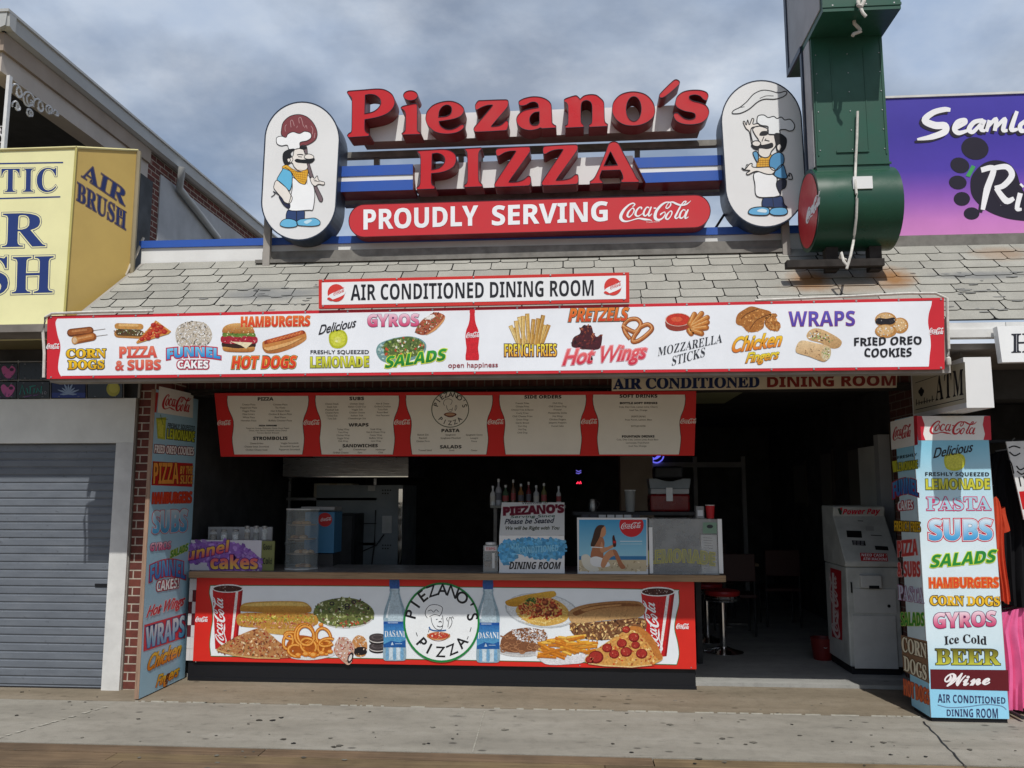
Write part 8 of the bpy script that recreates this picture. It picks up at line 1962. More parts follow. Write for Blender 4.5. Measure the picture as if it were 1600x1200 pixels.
def water(s, f, x, yt, yb, L=4):
 h = yb-yt
 pr = [(.40, .11), (.42, .16), (.62, .26), (.86, .36), (1.0, .47), (.96, .52), (.96, .78), (1.0, .83), (1.02, .93), (.95, .985), (.7, 1.0)]
 sc_ = 68
 q = [f(x+sc_*a, yt+h*b) for a, b in pr]+[f(x-sc_*a, yt+h*b) for a, b in pr[::-1]]
 s.poly(q, (150, 176, 190), L, True); s.poly([(lambda p: (p[0], p[1]))(f(x+sc_*a*.72, yt+h*b)) for a, b in pr[:-1]]+[f(x-sc_*a*.6, yt+h*b) for a, b in pr[:-1][::-1]], (186, 206, 216), L+.4, True)
 s.poly([f(x-sc_*.5, yt+h*.3), f(x-sc_*.35, yt+h*.24), f(x-sc_*.6, yt+h*.47), f(x-sc_*.78, yt+h*.47)], (226, 236, 242), L+.8)
 s.poly([f(x-30, yt), f(x+28, yt), f(x+30, yt+h*.06), f(x+28, yt+h*.11), f(x-28, yt+h*.11), f(x-32, yt+h*.06)], (52, 96, 168), L+1)
 for k in range(7): s.stroke([(*f(x-24+k*8, yt+6), .4), (*f(x-24+k*8, yt+h*.10), .4)], (34, 70, 140), L+1.4)
 y0, y1 = yt+h*.515, yt+h*.835
 s.add([[f(x-66, y0), f(x+66, y0), f(x+66, y1), f(x-66, y1)]], vg((34, 100, 176), (96, 170, 210), f(x, y0)[1], f(x, y1)[1]), L+1)
 s.add([[f(x-66, y0), f(x+66, y0), f(x+66, y0+16), f(x-66, y0+16)]], (30, 84, 160), L+1.4)
 s.poly([f(x-66, y1-18), f(x-20, y1-40), f(x+30, y1-30), f(x+66, y1-44), f(x+66, y1), f(x-66, y1)], (30, 90, 160), L+1.6)
 s.stroke([(*f(x-40, y0+8), 1.0), (*f(x+20, y0+8), 1.0)], (200, 220, 236), L+2)
 s.text('DASANI', 's', f(x-60, yt+h*.71), f(x+62, yt+h*.71), 9.5, (240, 246, 250), (), L+2.2, fat=-.05, warp=lambda u, v: (u, v+.12*math.sin(math.pi*u)))
 s.poly([f(x-22, y1-14), f(x-14, y1-34), f(x-5, y1-14)], (200, 220, 236), L+2.2); s.stroke([(*f(x+4, y1-22), 1.0), (*f(x+44, y1-22), 1.0)], (170, 200, 226), L+2.2)
 s.add([[f(x-66, y0), f(x-50, y0), f(x-50, y1), f(x-66, y1)]], (30, 84, 150), L+1.8) if False else None
 for k in range(5):
  xx = x-44+k*22; s.poly([f(xx-7, yb-h*.16), f(xx+7, yb-h*.16), f(xx+9, yb-h*.02), f(xx-9, yb-h*.02)], (206, 222, 232) if k % 2 else (120, 170, 206), L+.8, True)
s.begin('water_bottle_picture'); water(s, K1, 1283, 98, 580); s.end()
s.begin('water_bottle_picture'); water(s, K2, 308, 98, 577); s.end()
s.begin('emblem')
ex, ey, er = 690.0, 972.5, 62.5
s.ell(ex, ey, er*.955, er, (236, 240, 242), 8, n=48); s.ell(ex, ey, er*.955, er, (30, 130, 62), 8.6, n=48, ring=.945)
s.arctext("PIEZANO'S", 'p', ex, ey, er*.655, -76, 80, 16.5, (24, 24, 28), 9.4, sy=1.05, fat=.42)
for k, (ch, a) in enumerate(zip('PIZZA', (-47, -27, -2, 23, 48))):
 g_ = GLY['p'+ch]; ca_, sa_ = math.cos(rad(-a)), math.sin(rad(-a)); sc_ = 16.0/CAPH['p']
 px_, py_ = ex+er*.80*math.sin(rad(a)), ey+er*.86*math.cos(rad(a))
 ls = [[(px_+(x-g_[0]/2)*sc_*ca_+y*sc_*sa_*1, py_+(x-g_[0]/2)*sc_*sa_-y*sc_*ca_) for x, y in l] for l in g_[1]]
 for gg in groups([[(x, -y) for x, y in l] for l in ls]): s.add([[(x, -y) for x, y in offset(l, .42)] for l in gg], (24, 24, 28), 9.4+.1*k)
for (xa, ya, xb, yb) in ((650.5, 988, 652.5, 994), (655, 1001, 658, 1006), (736.5, 980, 734.5, 987), (732, 994, 730, 999)): s.stroke([(xa, ya, 1.1), (xb, yb, 1.1)], (24, 24, 28), 9.4)
EK = lambda x, y: (280+x/3.8095, 880+y/3.8095)
def EL(pts, w=.9, col=(50, 50, 56)): s.stroke([(*p, w) for p in smooth([EK(*p) for p in pts], 5, False)], col, 10)
s.poly([EK(*p) for p in ((1470, 300), (1475, 260), (1510, 245), (1560, 252), (1565, 285), (1550, 310), (1500, 320), (1475, 325))], (246, 248, 248), 9.2, True)
EL([(1478, 325), (1465, 300), (1475, 268), (1500, 248), (1540, 248), (1568, 265), (1560, 300), (1548, 315)])
EL([(1480, 285), (1500, 278), (1515, 290), (1530, 276), (1545, 288)]); EL([(1490, 318), (1520, 305), (1552, 312)]); EL([(1500, 322), (1508, 360), (1530, 390), (1562, 392), (1572, 350), (1568, 310)])
EL([(1545, 350), (1556, 345), (1562, 352)], 1.4); EL([(1535, 372), (1555, 378), (1570, 370)], 1.2); EL([(1530, 335), (1538, 332)], 1.2); EL([(1560, 330), (1566, 330)], 1.2)
EL([(1600, 380), (1605, 345), (1612, 320), (1625, 345), (1618, 372), (1605, 388)]); EL([(1600, 345), (1592, 330), (1598, 322)]); EL([(1618, 330), (1628, 318), (1634, 330)])
EL([(1488, 378), (1500, 395), (1540, 402), (1590, 398)], 2.2, (60, 100, 150)); EL([(1490, 392), (1484, 410)], 1.0)
s.ell(*EK(1545, 432), 18.5, 6.5, (206, 150, 90), 9.6); s.ell(*EK(1545, 430), 16, 5.2, (190, 70, 50), 10); s.scatter([EK(1490, 430), EK(1545, 412), EK(1600, 430), EK(1545, 448)], 30, (.6, 1.5), [(240, 236, 226), (230, 180, 130), (170, 40, 36)], 10.4, .6)
EL([(1478, 420), (1500, 450), (1545, 462), (1590, 450), (1612, 420)], .9, (120, 60, 40))
s.end()
s.begin('spaghetti_picture')
s.ell(*K2(620, 275), 58, 27, (196, 202, 206), 0, .12); s.ell(*K2(618, 272), 55, 25, (226, 230, 232), .4, .12)
q = [K2(*p) for p in ((410, 220), (500, 190), (600, 172), (690, 162), (700, 190), (600, 225), (480, 252), (420, 245))]
shaded(s, q, (226, 178, 66), (190, 134, 36), 1)
q = [K2(*p) for p in ((470, 285), (490, 240), (560, 205), (660, 200), (740, 235), (780, 290), (750, 340), (640, 365), (540, 345))]
s.poly(q, (214, 170, 84), 1.4, True)
for k in range(120):
 a = random.uniform(0, 6.28); x, y = 625+random.uniform(-130, 130), 305+random.uniform(-50, 48)
 if inside(K2(x, y), smooth(q)): p0 = K2(x, y); s.stroke(smooth([p0, (p0[0]+4*math.cos(a), p0[1]+2.4*math.sin(a)), (p0[0]+8*math.cos(a+.8), p0[1]+3.5*math.sin(a+.8))], 3, False) and [(*z, .9) for z in smooth([p0, (p0[0]+4*math.cos(a), p0[1]+2.4*math.sin(a)), (p0[0]+8*math.cos(a+.8), p0[1]+3.5*math.sin(a+.8))], 3, False)], random.choice([(232, 204, 120), (206, 160, 70), (240, 220, 150)]), 2+k*.004)
q = [K2(*p) for p in ((480, 270), (520, 230), (600, 205), (680, 210), (740, 260), (720, 310), (620, 325), (530, 310))]
s.scatter(q, 220, (1.0, 3.2), [(190, 74, 36), (160, 50, 26), (214, 110, 60), (140, 40, 24), (226, 140, 84)], 3, .6)
for p in ((640, 230), (600, 270), (685, 250), (660, 290)): z = K2(*p); s.ell(*z, 5, 4.4, (120, 44, 22), 4.4); s.ell(z[0]-1, z[1]-1.2, 3, 2.2, (186, 96, 56), 4.8)
s.scatter([K2(520, 215), K2(580, 200), K2(590, 235), K2(530, 250)], 30, (1, 2.4), [(70, 110, 40), (110, 150, 60), (50, 84, 30)], 5, .6)
s.end()
s.begin('funnel_cake_picture')
s.ell(*K2(500, 500), 40, 12, (206, 206, 206), 1); s.ell(*K2(500, 495), 37, 10, (186, 186, 188), 1.4)
q = [K2(*p) for p in ((380, 460), (400, 420), (460, 385), (560, 375), (640, 400), (650, 440), (600, 500), (480, 520), (390, 505))]
s.poly(q, (130, 84, 56), 2, True)
for k in range(60):
 x, y = 510+random.uniform(-120, 130), 450+random.uniform(-65, 65); p0 = K2(x, y)
 if inside(p0, smooth(q)): ring(s, *p0, random.uniform(2.5, 7), random.uniform(1.5, 3.5), 2.0, [(110, 64, 40), (160, 106, 70), (190, 140, 100)], 2.4+k*.02, random.uniform(-.5, .5), 0, random.uniform(150, 330), 8)
s.scatter([K2(450, 395), K2(560, 375), K2(650, 410), K2(620, 460), K2(500, 450)], 150, (.8, 2.2), [(236, 236, 238), (220, 220, 224), (206, 200, 200)], 4, .6)
s.end()
s.begin('fries_picture')
s.poly([K2(*p) for p in ((590, 510), (640, 585), (800, 585), (870, 570), (940, 490), (800, 540)) ], (226, 226, 230), 2, True)
for k in range(60):
 x0 = random.uniform(590, 880); y0 = 440+abs(x0-750)*.22+random.uniform(-20, 75); a = random.uniform(-.5, .9); l = random.uniform(60, 130)
 x1, y1 = x0+l*math.cos(a), y0+l*math.sin(a)*.6
 if y1 > 560-abs(x1-760)*.25: y1 = 560-abs(x1-760)*.25
 if x1 > 950: continue
 c = random.choice([(240, 178, 60), (226, 150, 44), (246, 200, 90), (214, 130, 36)]); L = 3+k*.06
 s.stroke([(*K2(x0, y0), 4.6), (*K2(x1, y1), 4.4)], lerpc(c, (150, 80, 20), .4), L); s.stroke([(*K2(x0, y0-3), 2.6), (*K2(x1, y1-3), 2.4)], c, L+.03)
s.end()
s.begin('cheesesteak_picture')
q = [K2(*p) for p in ((778, 320), (775, 285), (820, 255), (900, 235), (1050, 220), (1180, 222), (1215, 250), (1210, 300), (1150, 320), (1000, 330), (880, 345), (800, 345))]
shaded(s, q, (166, 112, 62), (206, 168, 116), 4.2)
s.poly([K2(*p) for p in ((800, 285), (900, 250), (1050, 232), (1180, 236), (1200, 250), (1050, 252), (900, 275), (820, 305))], (134, 82, 40), 4.9, True)
s.poly([K2(*p) for p in ((850, 268), (950, 248), (1080, 238), (1080, 246), (950, 260), (870, 280))], (190, 138, 84), 5.3, True)
for x in (850, 930, 1010, 1100): s.stroke([(*K2(x, 325-(x-850)*.05), .8), (*K2(x+12, 300-(x-850)*.05), .6)], (150, 110, 70), 5.4)
q = [K2(*p) for p in ((790, 350), (900, 345), (1050, 330), (1210, 320), (1225, 380), (1150, 420), (1000, 445), (880, 440), (800, 410))]
s.poly(q, (120, 80, 50), 2, True)
s.scatter(q, 260, (1.0, 3.4), [(110, 66, 40), (150, 100, 64), (84, 48, 30), (190, 146, 100), (226, 190, 130), (70, 40, 26), (206, 160, 90), (236, 206, 140)], 2.4, .45, jag=.4)
s.end()
s.begin('pepperoni_slice_picture')
q = [K2(*p) for p in ((870, 570), (880, 540), (980, 470), (1090, 400), (1140, 365), (1200, 380), (1260, 440), (1310, 520), (1320, 560), (1250, 590), (1140, 600), (980, 590), (890, 580))]
s.poly(q, (216, 160, 84), 6, True)
s.scatter(q, 300, (1.0, 2.8), [(232, 186, 104), (206, 120, 60), (190, 84, 40), (240, 206, 140), (222, 150, 70), (236, 190, 110)], 6.4, .6)
s.poly([K2(*p) for p in ((1140, 365), (1200, 375), (1270, 440), (1320, 545), (1295, 560), (1240, 470), (1180, 400), (1130, 385))], (196, 124, 56), 7.6, True)
for p, r in (((1000, 492), 30), ((1085, 465), 30), ((1155, 430), 32), ((1110, 515), 34), ((1040, 528), 30), ((1200, 525), 34), ((935, 545), 44), ((1165, 475), 26), ((1110, 385), 24), ((900, 560), 26)):
 z = K2(*p); r = r/3.72; s.ell(*z, r, r*.86, (126, 26, 24), 8, n=16); s.ell(z[0]-.4, z[1]-.6, r*.82, r*.68, (170, 48, 40), 8.4, n=14); s.scatter([(z[0]+r*.6*math.cos(k), z[1]+r*.5*math.sin(k)) for k in (0, 1.2, 2.4, 3.6, 5)], 7, (.6, 1.4), [(200, 90, 66), (150, 36, 34), (214, 120, 90)], 8.7)
s.stroke([(*K2(890, 582), 1.6), (*K2(980, 594), 2.0), (*K2(1140, 602), 2.0), (*K2(1260, 590), 1.8)], (232, 200, 140), 8)
s.end()
s.begin('soda_cup_picture'); cup(s, K2, (1196, 165), (1392, 165), (1235, 470), (1345, 540), 0, ((1325, 515), (1275, 220), 22)); s.end()
g = MB()
for x, y in ((302+4, 1034), (1080, 1043), (906, 1040)): g.lathe([(0, -.003), (.005, -.002), (.005, 0)], CPl.p3((x, y), .001), 8, axis='y')
part(cp, g, 'screws', 'galv')
tilt = rad(20)
mo = atY(715, 713, 7.14)
MP = Plane((0, 7.14, mo.z), (1, 0, 0), (0, -math.sin(tilt), math.cos(tilt)))
mb_ = thing('menu_board', 'long red and white menu board tilted over the counter opening', 'menu board', (mo.x, 7.14, mo.z))
M3, M4 = zc(320, 590, 4), zc(700, 590, 4)
g = MB(); P = [MP.p3(p) for p in ((335, 614.5), (1088, 611), (1085, 712), (345, 713.5))]
g.prism(P, -MP.n*.02, lin((208, 36, 36))); part(mb_, g, 'board', 'print')
s = Surf(MP, mb_, .0012)
MW = (230, 226, 216)
yt_ = lambda x: 615.3-.0035*(x-335)
s.begin('white_panels')
BX_ = [(346, 8), (487.5, 1), (629, 1), (772.5, 1), (920.5, 1)]
def prof_side(x, hw, side, y0, y1):
 pr = [(.40, .03), (.36, .10), (.42, .19), (.58, .28), (.86, .38), (.98, .45), (1.0, .52), (.94, .62), (.86, .72), (.88, .80), (.96, .90), (1.06, 1.0)]
 return [(x+side*hw*a, y0+(y1-y0)*b) for a, b in pr]
xs_ = [(352, 478), (501, 621), (643, 764), (788, 911), (936, 1065)]
centres = [351, 487.5, 629, 775, 921, 1076]
HW = 14
for i in range(5):
 y0, y1 = yt_(centres[i])+.5, 710
 L_ = prof_side(centres[i] if i else 349, HW if i else 16, 1, y0, y1); R_ = prof_side(centres[i+1], HW, -1, y0, y1)
 s.poly(L_+R_[::-1], MW, 0)
 s.stroke([(*p, .9) for p in L_], (70, 12, 14), .6); s.stroke([(*p, .9) for p in R_], (70, 12, 14), .6)
s.end()
def heads(t, x0, x1, y, h=4.8):
 s.text(t, 'b', (x0, y), (x1, y-.2), h, (22, 22, 24), (), 1, fat=.2)
def items(lines, xc, y0, dy, h=2.5, col=(96, 88, 78)):
 for k, t in enumerate(lines):
  w = len(t)*1.72*h/2.5
  s.text(t, 'p', (xc-w/2, y0+k*dy), (xc+w/2, y0+k*dy-.1), h, col, (), 1, fat=.02)
s.begin('lettering')
heads('PIZZA', *[M3(x, 0)[0] for x in (332, 428)], M3(0, 143)[1]); heads('STROMBOLIS', M3(303, 0)[0], M3(517, 0)[0], M3(0, 389)[1])
heads('SUBS', M3(905, 0)[0], M3(995, 0)[0], M3(0, 140)[1]); heads('WRAPS', M3(900, 0)[0], M3(1023, 0)[0], M3(0, 305)[1]); heads('SANDWICHES', M3(862, 0)[0], M3(1081, 0)[0], M3(0, 435)[1])
heads('PASTA', M4(-40, 0)[0], M4(72, 0)[0], M4(0, 340)[1]); heads('SALADS', M4(-50, 0)[0], M4(84, 0)[0], M4(0, 442)[1])
heads('SIDE ORDERS', M4(478, 0)[0], M4(708, 0)[0], M4(0, 130)[1]); heads('SOFT DRINKS', M4(1073, 0)[0], M4(1308, 0)[0], M4(0, 125)[1])
heads('BOTTLE SOFT DRINKS', M4(1075, 0)[0], M4(1308, 0)[0], M4(0, 165)[1], 2.9); heads('FOUNTAIN DRINKS', M4(1088, 0)[0], M4(1290, 0)[0], M4(0, 374)[1], 3.2)
items(['Cheese Pizza', 'Pepperoni Pizza', 'Veggie Pizza', 'Meat Lovers', 'White Pizza', 'Hawaiian Pizza'], M3(275, 0)[0], M3(0, 173)[1], 5)
items(['Chicken Pizza', 'The Works', 'Ham & Bacon Pizza', 'Chicken & Bacon Pizza', 'Beef Pizza', 'Buffalo Chicken Pizza'], M3(472, 0)[0], M3(0, 173)[1], 5)
heads('PIZZA TOPPINGS', M3(340, 0)[0], M3(450, 0)[0], M3(0, 304)[1], 1.9); items(['Pepperoni, Sausage, Mushroom, Onion, Green Pepper', 'Olives, Ham, Bacon, Meatballs, Extra Cheese', 'Tomato, Spinach, Broccoli'], M3(395, 0)[0], M3(0, 320)[1], 3.6, 2.0)
items(['Cheese & Ham', 'Cheese Steak Stromboli', 'Chicken Cheese Steak'], M3(325, 0)[0], M3(0, 416)[1], 5); items(['Veggie Stromboli', 'Stromboli Special', 'Pepperoni Stromboli'], M3(530, 0)[0], M3(0, 414)[1], 5)
items(['Cheese Steak', 'Steak Sub', 'Meatball Sub', 'Chicken Parm', 'Turkey Sub', 'Tuna Sub'], M3(795, 0)[0], M3(0, 169)[1], 4.6); items(['Chicken Steak', 'Italian Cold Cut', 'Veggie Sub', 'Chicken Cheese', 'Italian Sub', 'Cheeseburger Sub'], M3(952, 0)[0], M3(0, 168)[1], 4.6); items(['Ham & Cheese', 'Grilled Chicken', 'Tuna Melt', 'Roast Beef', 'Hot Pastrami'], M3(1112, 0)[0], M3(0, 167)[1], 4.6)
items(['Turkey Wrap', 'Tuna Wrap', 'Chicken Wrap', 'Veggie Wrap', 'Club Wrap'], M3(865, 0)[0], M3(0, 328)[1], 4.6); items(['Steak Wrap', 'Ham & Cheese Wrap', 'Caesar Wrap', 'Buffalo Wrap', 'Gyro Wrap'], M3(1070, 0)[0], M3(0, 327)[1], 4.6)
items(['BLT', 'Grilled Cheese'], M3(850, 0)[0], M3(0, 455)[1], 4.6); items(['Cheeseburger', 'Gyro', ], M3(970, 0)[0], M3(0, 454)[1], 4.6); items(['Hamburger', 'Club'], M3(1100, 0)[0], M3(0, 454)[1], 4.6)
items(['Baked Ziti', 'Ravioli', 'Chicken Parm'], 661, M3(0, 362)[1], 5); items(['Spaghetti', 'Spaghetti Meatball'], 704, M3(0, 362)[1], 5); items(['Spaghetti Sauce', 'Lasagna', 'Penne'], 741, M3(0, 362)[1], 5)
items(['Tossed Salad'], 664, M3(0, 459)[1], 5); items(['Greek'], 706, M3(0, 459)[1], 5); items(['Caesar'], 741, M3(0, 459)[1], 5)
items(['French Fries', 'Cheese Fries', 'Cheese Fries & Bacon', 'Curly Fries', 'Chili Cheese Fries', 'Onion Rings', 'Garlic Bread', 'Corn Dog', 'Hot Dog', 'Chili Dog'], M4(465, 0)[0], M4(0, 165)[1], 5.1)
items(['Chili Dog', 'Chili Cheese Dog', 'Pretzel', 'Mozzarella Sticks', 'Hot Wings', 'Chicken Fingers', 'Jalapeno Poppers', 'Funnel Cake'], M4(685, 0)[0], M4(0, 164)[1], 5.1)
items(['Cola, Diet Cola, Lemon Lime, Cherry', 'Iced Tea, Orange'], M4(1190, 0)[0], M4(0, 188)[1], 5); items(['SPORTS DRINKS', 'Fruit Punch, Lemon, Blue'], M4(1190, 0)[0], M4(0, 248)[1], 5); items(['BOTTLED WATER'], M4(1190, 0)[0], M4(0, 308)[1], 5); items(['Cola, Diet Cola, Lemon Lime, Root Beer', 'Lemonade, Fruit Punch', 'Iced Tea, Orange'], M4(1185, 0)[0], M4(0, 392)[1], 5)
s.end()
s2 = Surf(MP, mb_, .0030); s2.begin('drinks_logo')
for i, x in enumerate(centres):
 y = 660-.0035*(x-335); s2.text
 logo(s2, (x-13 if i else 340, y+4.5), (x+12.5 if i else 361, y+4.2), (236, 226, 220), 0, ht=9, bold=1.25)
s2.end()
s.begin('emblem')
ex, ey = 703.5, 639.5
s.ell(ex, ey, 29, 28, MW, 1.4, n=36); s.ell(ex, ey, 29.5, 28.5, (52, 70, 52), 1.8, n=36, ring=.955)
s.arctext("PIEZANO'S", 'p', ex, ey, 19.5, -72, 76, 7.4, (30, 30, 32), 2.4, fat=.16)
for k, (ch, a) in enumerate(zip('PIZZA', (-45, -24, -1, 21, 43))):
 g_ = GLY['p'+ch]; ca_, sa_ = math.cos(rad(-a)), math.sin(rad(-a)); sc_ = 6.6/CAPH['p']
 px_, py_ = ex+24.5*math.sin(rad(a)), ey+24.5*math.cos(rad(a))
 ls = [[(px_+(x-g_[0]/2)*sc_*ca_+y*sc_*sa_, py_+(x-g_[0]/2)*sc_*sa_-y*sc_*ca_) for x, y in l] for l in g_[1]]
 for gg in groups([[(x, -y) for x, y in l] for l in ls]): s.add([[(x, -y) for x, y in offset(l, .15)] for l in gg], (30, 30, 32), 2.4+.1*k)
EM = lambda x, y: (ex+(x-1545)/7.6, ey-2+(y-355)/7.6)
def EL2(pts, w=.7, col=(54, 50, 50)): s.stroke([(*p, w) for p in smooth([EM(*p) for p in pts], 4, False)], col, 2.6)
EL2([(1478, 325), (1465, 300), (1475, 268), (1500, 248), (1540, 248), (1568, 265), (1560, 300), (1548, 315)]); EL2([(1500, 322), (1508, 360), (1530, 390), (1562, 392), (1572, 350)]); EL2([(1600, 380), (1605, 345), (1612, 320), (1625, 345), (1605, 388)]); EL2([(1535, 372), (1570, 370)])
s.ell(*EM(1545, 432), 10, 3.4, (120, 60, 44), 2.4, n=20); s.ell(*EM(1545, 431), 7.5, 2.0, (190, 150, 120), 2.8, n=16); EL2([(1478, 420), (1500, 450), (1545, 462), (1590, 450), (1612, 420)], .8)
s.end()
g = MB()
for px in (360, 560, 760, 950, 1070):
 a = MP.p3((px, 616)); g.tube([a-MP.n*.024, Vector((a.x, a.y+.05, zb1+.01))], .006, 5)
part(mb_, g, 'hanger', 'steel')
def lay(o): return o
fb = thing('funnel_cake_stand', 'low white stand with purple airbrushed funnel cakes sign on the counter', 'stand', (-3.0, 7.2, CT))
FY = 7.12
g = MB()
fx0, fx1 = atY(297, 868, FY).x, atY(408, 868, FY).x; fz1 = atY(350, 844, FY).z
g.box(fx0, FY, CT+.002, fx1, FY+.015, fz1, lin((206, 204, 214))); g.box(fx0, FY+.016, fz1-.02, fx1, FY+.22, fz1-.004, lin((190, 190, 190)))
part(fb, g, 'front_board', 'print')
fx2 = atY(428, 868, FY).x
g = MB(); g.box(fx1+.002, FY+.004, CT+.002, fx2, FY+.02, fz1-.006, lin((120, 124, 74))); part(fb, g, 'side_board', 'print')
s = Surf(YP(FY), fb, .0012)
F_ = zc(280, 720, 3.8095)
s.begin('lettering')
s.poly([F_(*p) for p in ((80, 595), (75, 495), (315, 485), (462, 562), (462, 648), (185, 648), (168, 608))], (140, 94, 180), 0, True)
s.scatter([F_(75, 600), F_(70, 490), F_(320, 480), F_(470, 560), F_(470, 655), F_(180, 655), F_(165, 610)], 300, (2, 5), [(136, 90, 176), (146, 102, 184), (126, 80, 168), (166, 130, 200)], 0, .6)
s.text('Funnel', 'b', F_(-8, 606), F_(290, 540), 17, (236, 196, 70), ((1.6, (84, 30, 110)),), 2, fat=.5, col2=(214, 60, 110), up=(2, -17))
s.text('cakes', 'b', F_(188, 642), F_(466, 642), 20, (226, 90, 110), ((1.8, (84, 30, 110)),), 2, fat=.6, col2=(240, 206, 80))
s.end()
s.begin('lettering'); s.text('Good', 'b', F_(500, 530), F_(550, 530), 9, (40, 50, 36), (), 1); s.text('Cold', 'b', F_(498, 615), F_(552, 615), 10, (40, 50, 36), (), 1); s.end()
g = MB(); wz = atY(350, 823, 7.5).z; g.box(fx0, 7.46, CT, atY(425, 830, 7.46).x, 7.48, wz, lin((200, 200, 200))); part(fb, g, 'back_board', 'painted')
JZ = fz1-.004
for k, (px, w, tall, mt, lid) in enumerate(((333, 12, 0, 'jar_spice', 1), (350, 11, 0, 'sign_white', 1), (368, 11, 0, 'sign_white', 1), (386, 10, 1, 'jar_spice', 1), (400, 10, 1, 'rubber', 1), (413, 10, 1, 'aged_white', 1))):
 x = atY(px, 840, 7.25).x; r = .030 if not tall else .026; h = .085 if not tall else .115
 LB = ['squat glass jar of dark crumbs, leftmost on the funnel cake stand', 'squat glass jar of pink powder beside the leftmost jar', 'squat glass jar of white sugar in the middle of the row', 'tall shaker jar of brown spice, left of three with steel lids', 'tall shaker jar of black crumbs between two other tall shakers', 'tall pale shaker jar at the right end of the row'][k]
 j = thing('topping_jar', LB, 'jar', (x, 7.25, JZ), 'topping jars on the funnel cake stand')
 g = MB(); g.lathe([(0, .001), (r, .001), (r, h*.8), (r*.8, h*.9), (0, h*.9)], (x, 7.25, JZ), 16); part(j, g, 'glass', 'jar_glass', smooth=True)
 g = MB(); g.lathe([(0, .004), (r*.88, .004), (r*.88, h*.55), (0, h*.56)], (x, 7.25, JZ), 14); part(j, g, 'filling', mt, smooth=True)
 g = MB(); g.lathe([(r*.86, h*.86), (r*.9, h*.88), (r*.9, h*1.06), (0, h*1.08)], (x, 7.25, JZ), 16); part(j, g, 'lid', 'galv', smooth=True)
pc = thing('pastry_case', 'clear acrylic tower case with four trays of pastries', 'display case', (atY(470, 890, 7.35).x, 7.35, CT))
x0, x1 = atY(440, 840, 7.25).x, atY(492, 840, 7.25).x; zz1 = atY(468, 797, 7.25).z
g = MB(); n = 8; cx_ = (x0+x1)/2; rr = (x1-x0)/2
g.lathe([(rr, .012), (rr, zz1-CT), ], (cx_, 7.35, CT), 8); part(pc, g, 'shell', 'acrylic')
g = MB(); g.lathe([(0, 0.001), (rr*1.02, .001), (rr*1.02, .012), (0, .012)], (cx_, 7.35, CT), 8); g.lathe([(0, 0), (rr*1.02, 0), (rr*1.02, .012), (0, .012)], (cx_, 7.35, zz1), 8); part(pc, g, 'base_and_lid', 'plastic_grey')
for k, py in enumerate((819, 841, 864, 886)):
 z = atY(470, py, 7.35).z-.008
 g = MB(); g.lathe([(0, 0), (rr*.8, 0), (rr*.84, .006), (0, .005)], (cx_, 7.35, z), 20, (.5, .42, .34, 1)); tr = part(pc, g, 'tray', 'painted')
 g = MB()
 for i in range(9):
  a = random.uniform(0, 6.28); q = random.uniform(0, rr*.6); c = random.choice([(.42, .24, .10, 1), (.5, .32, .16, 1), (.55, .42, .28, 1), (.3, .16, .08, 1)])
  g.lathe([(0, 0), (.030, .004), (.034, .014), (.02, .028), (0, .032)], (cx_+q*math.cos(a), 7.35+q*math.sin(a), z+.006), 9, c)
 g.build('pastries', 'food', pc, smooth=True)
po = thing('cooler_front', 'dim blue cooler front with round red badge behind pastry case', 'cooler', (atY(505, 830, 7.75).x, 7.7, CT))
g = MB(); boxpx(g, 7.62, 476, 800, 522, 864, .25, lin((60, 120, 160))); part(po, g, 'poster', 'print')
g = MB(); a = atY(476, 865, 7.62); b = atY(522, 797, 7.62); g.box(a.x, 7.625, CT+.001, b.x, 7.87, a.z-.003, lin((60, 60, 62))); g.box(a.x-.05, 7.63, b.z+.001, b.x, 7.87, b.z+.03, lin((150, 150, 150))); part(po, g, 'cabinet', 'painted')
s = Surf(YP(7.62), po, .0015); s.begin('badge'); s.ell(508, 812, 11, 11, (190, 36, 40), 0); logo(s, (501, 815), (518, 813), WHT, 1, ht=6); s.end()
kh = thing('exhaust_hood', 'dull steel exhaust hood hanging at the back of the kitchen', 'hood', (atY(540, 730, 9.2).x, 9.2, 1.9))
g = MB(); boxpx(g, 9.0, 442, 715, 638, 744, 1.0); part(kh, g, 'canopy', 'stainless')
a = atY(442, 744, 9.0); b = atY(638, 740, 9.0)
g = MB(); g.box(a.x+.02, 8.99, a.z-.012, b.x, 9.03, a.z-.002); part(kh, g, 'lip', 'chrome')
g = MB(); g.box(a.x+.3, 9.1, atY(500, 714, 9.0).z, b.x-.3, 9.8, CZ-.002); part(kh, g, 'duct', 'stainless')
fr = thing('steel_fridge', 'tall grey steel fridge seen from its side below hood', 'fridge', (atY(570, 880, 9.3).x, 9.6, .031))
g = MB(); a, b, c_, d = boxpx(g, 9.3, 492, 758, 628, 960, .8); part(fr, g, 'body', 'plastic_blue')
g = MB(); boxpx(g, 9.28, 622, 764, 628, 890, .018); part(fr, g, 'hinge_strip', 'chrome')
g = MB(); boxpx(g, 9.285, 575, 759, 586, 767, .01); boxpx(g, 9.285, 597, 806, 612, 833, .012); part(fr, g, 'label_plate', 'plastic_grey')
g = MB()
for oy in (766, 852):
 for i in range(7): p = atY(598+(i % 4)*4, oy+(i//4)*5, 9.29); g.lathe([(0, 0), (.009, 0), (.009, .006)], p, 8, axis='y')
g.tube([atY(587, 797, 9.27), atY(585, 850, 9.27), atY(580, 890, 9.27)], .008, 6); g.tube([atY(600, 835, 9.27), atY(588, 852, 9.27), atY(560, 864, 9.27)], .007, 6); g.tube([atY(560, 818, 9.27), atY(588, 818, 9.27)], .005, 6)
part(fr, g, 'vent_and_cables', 'rubber')
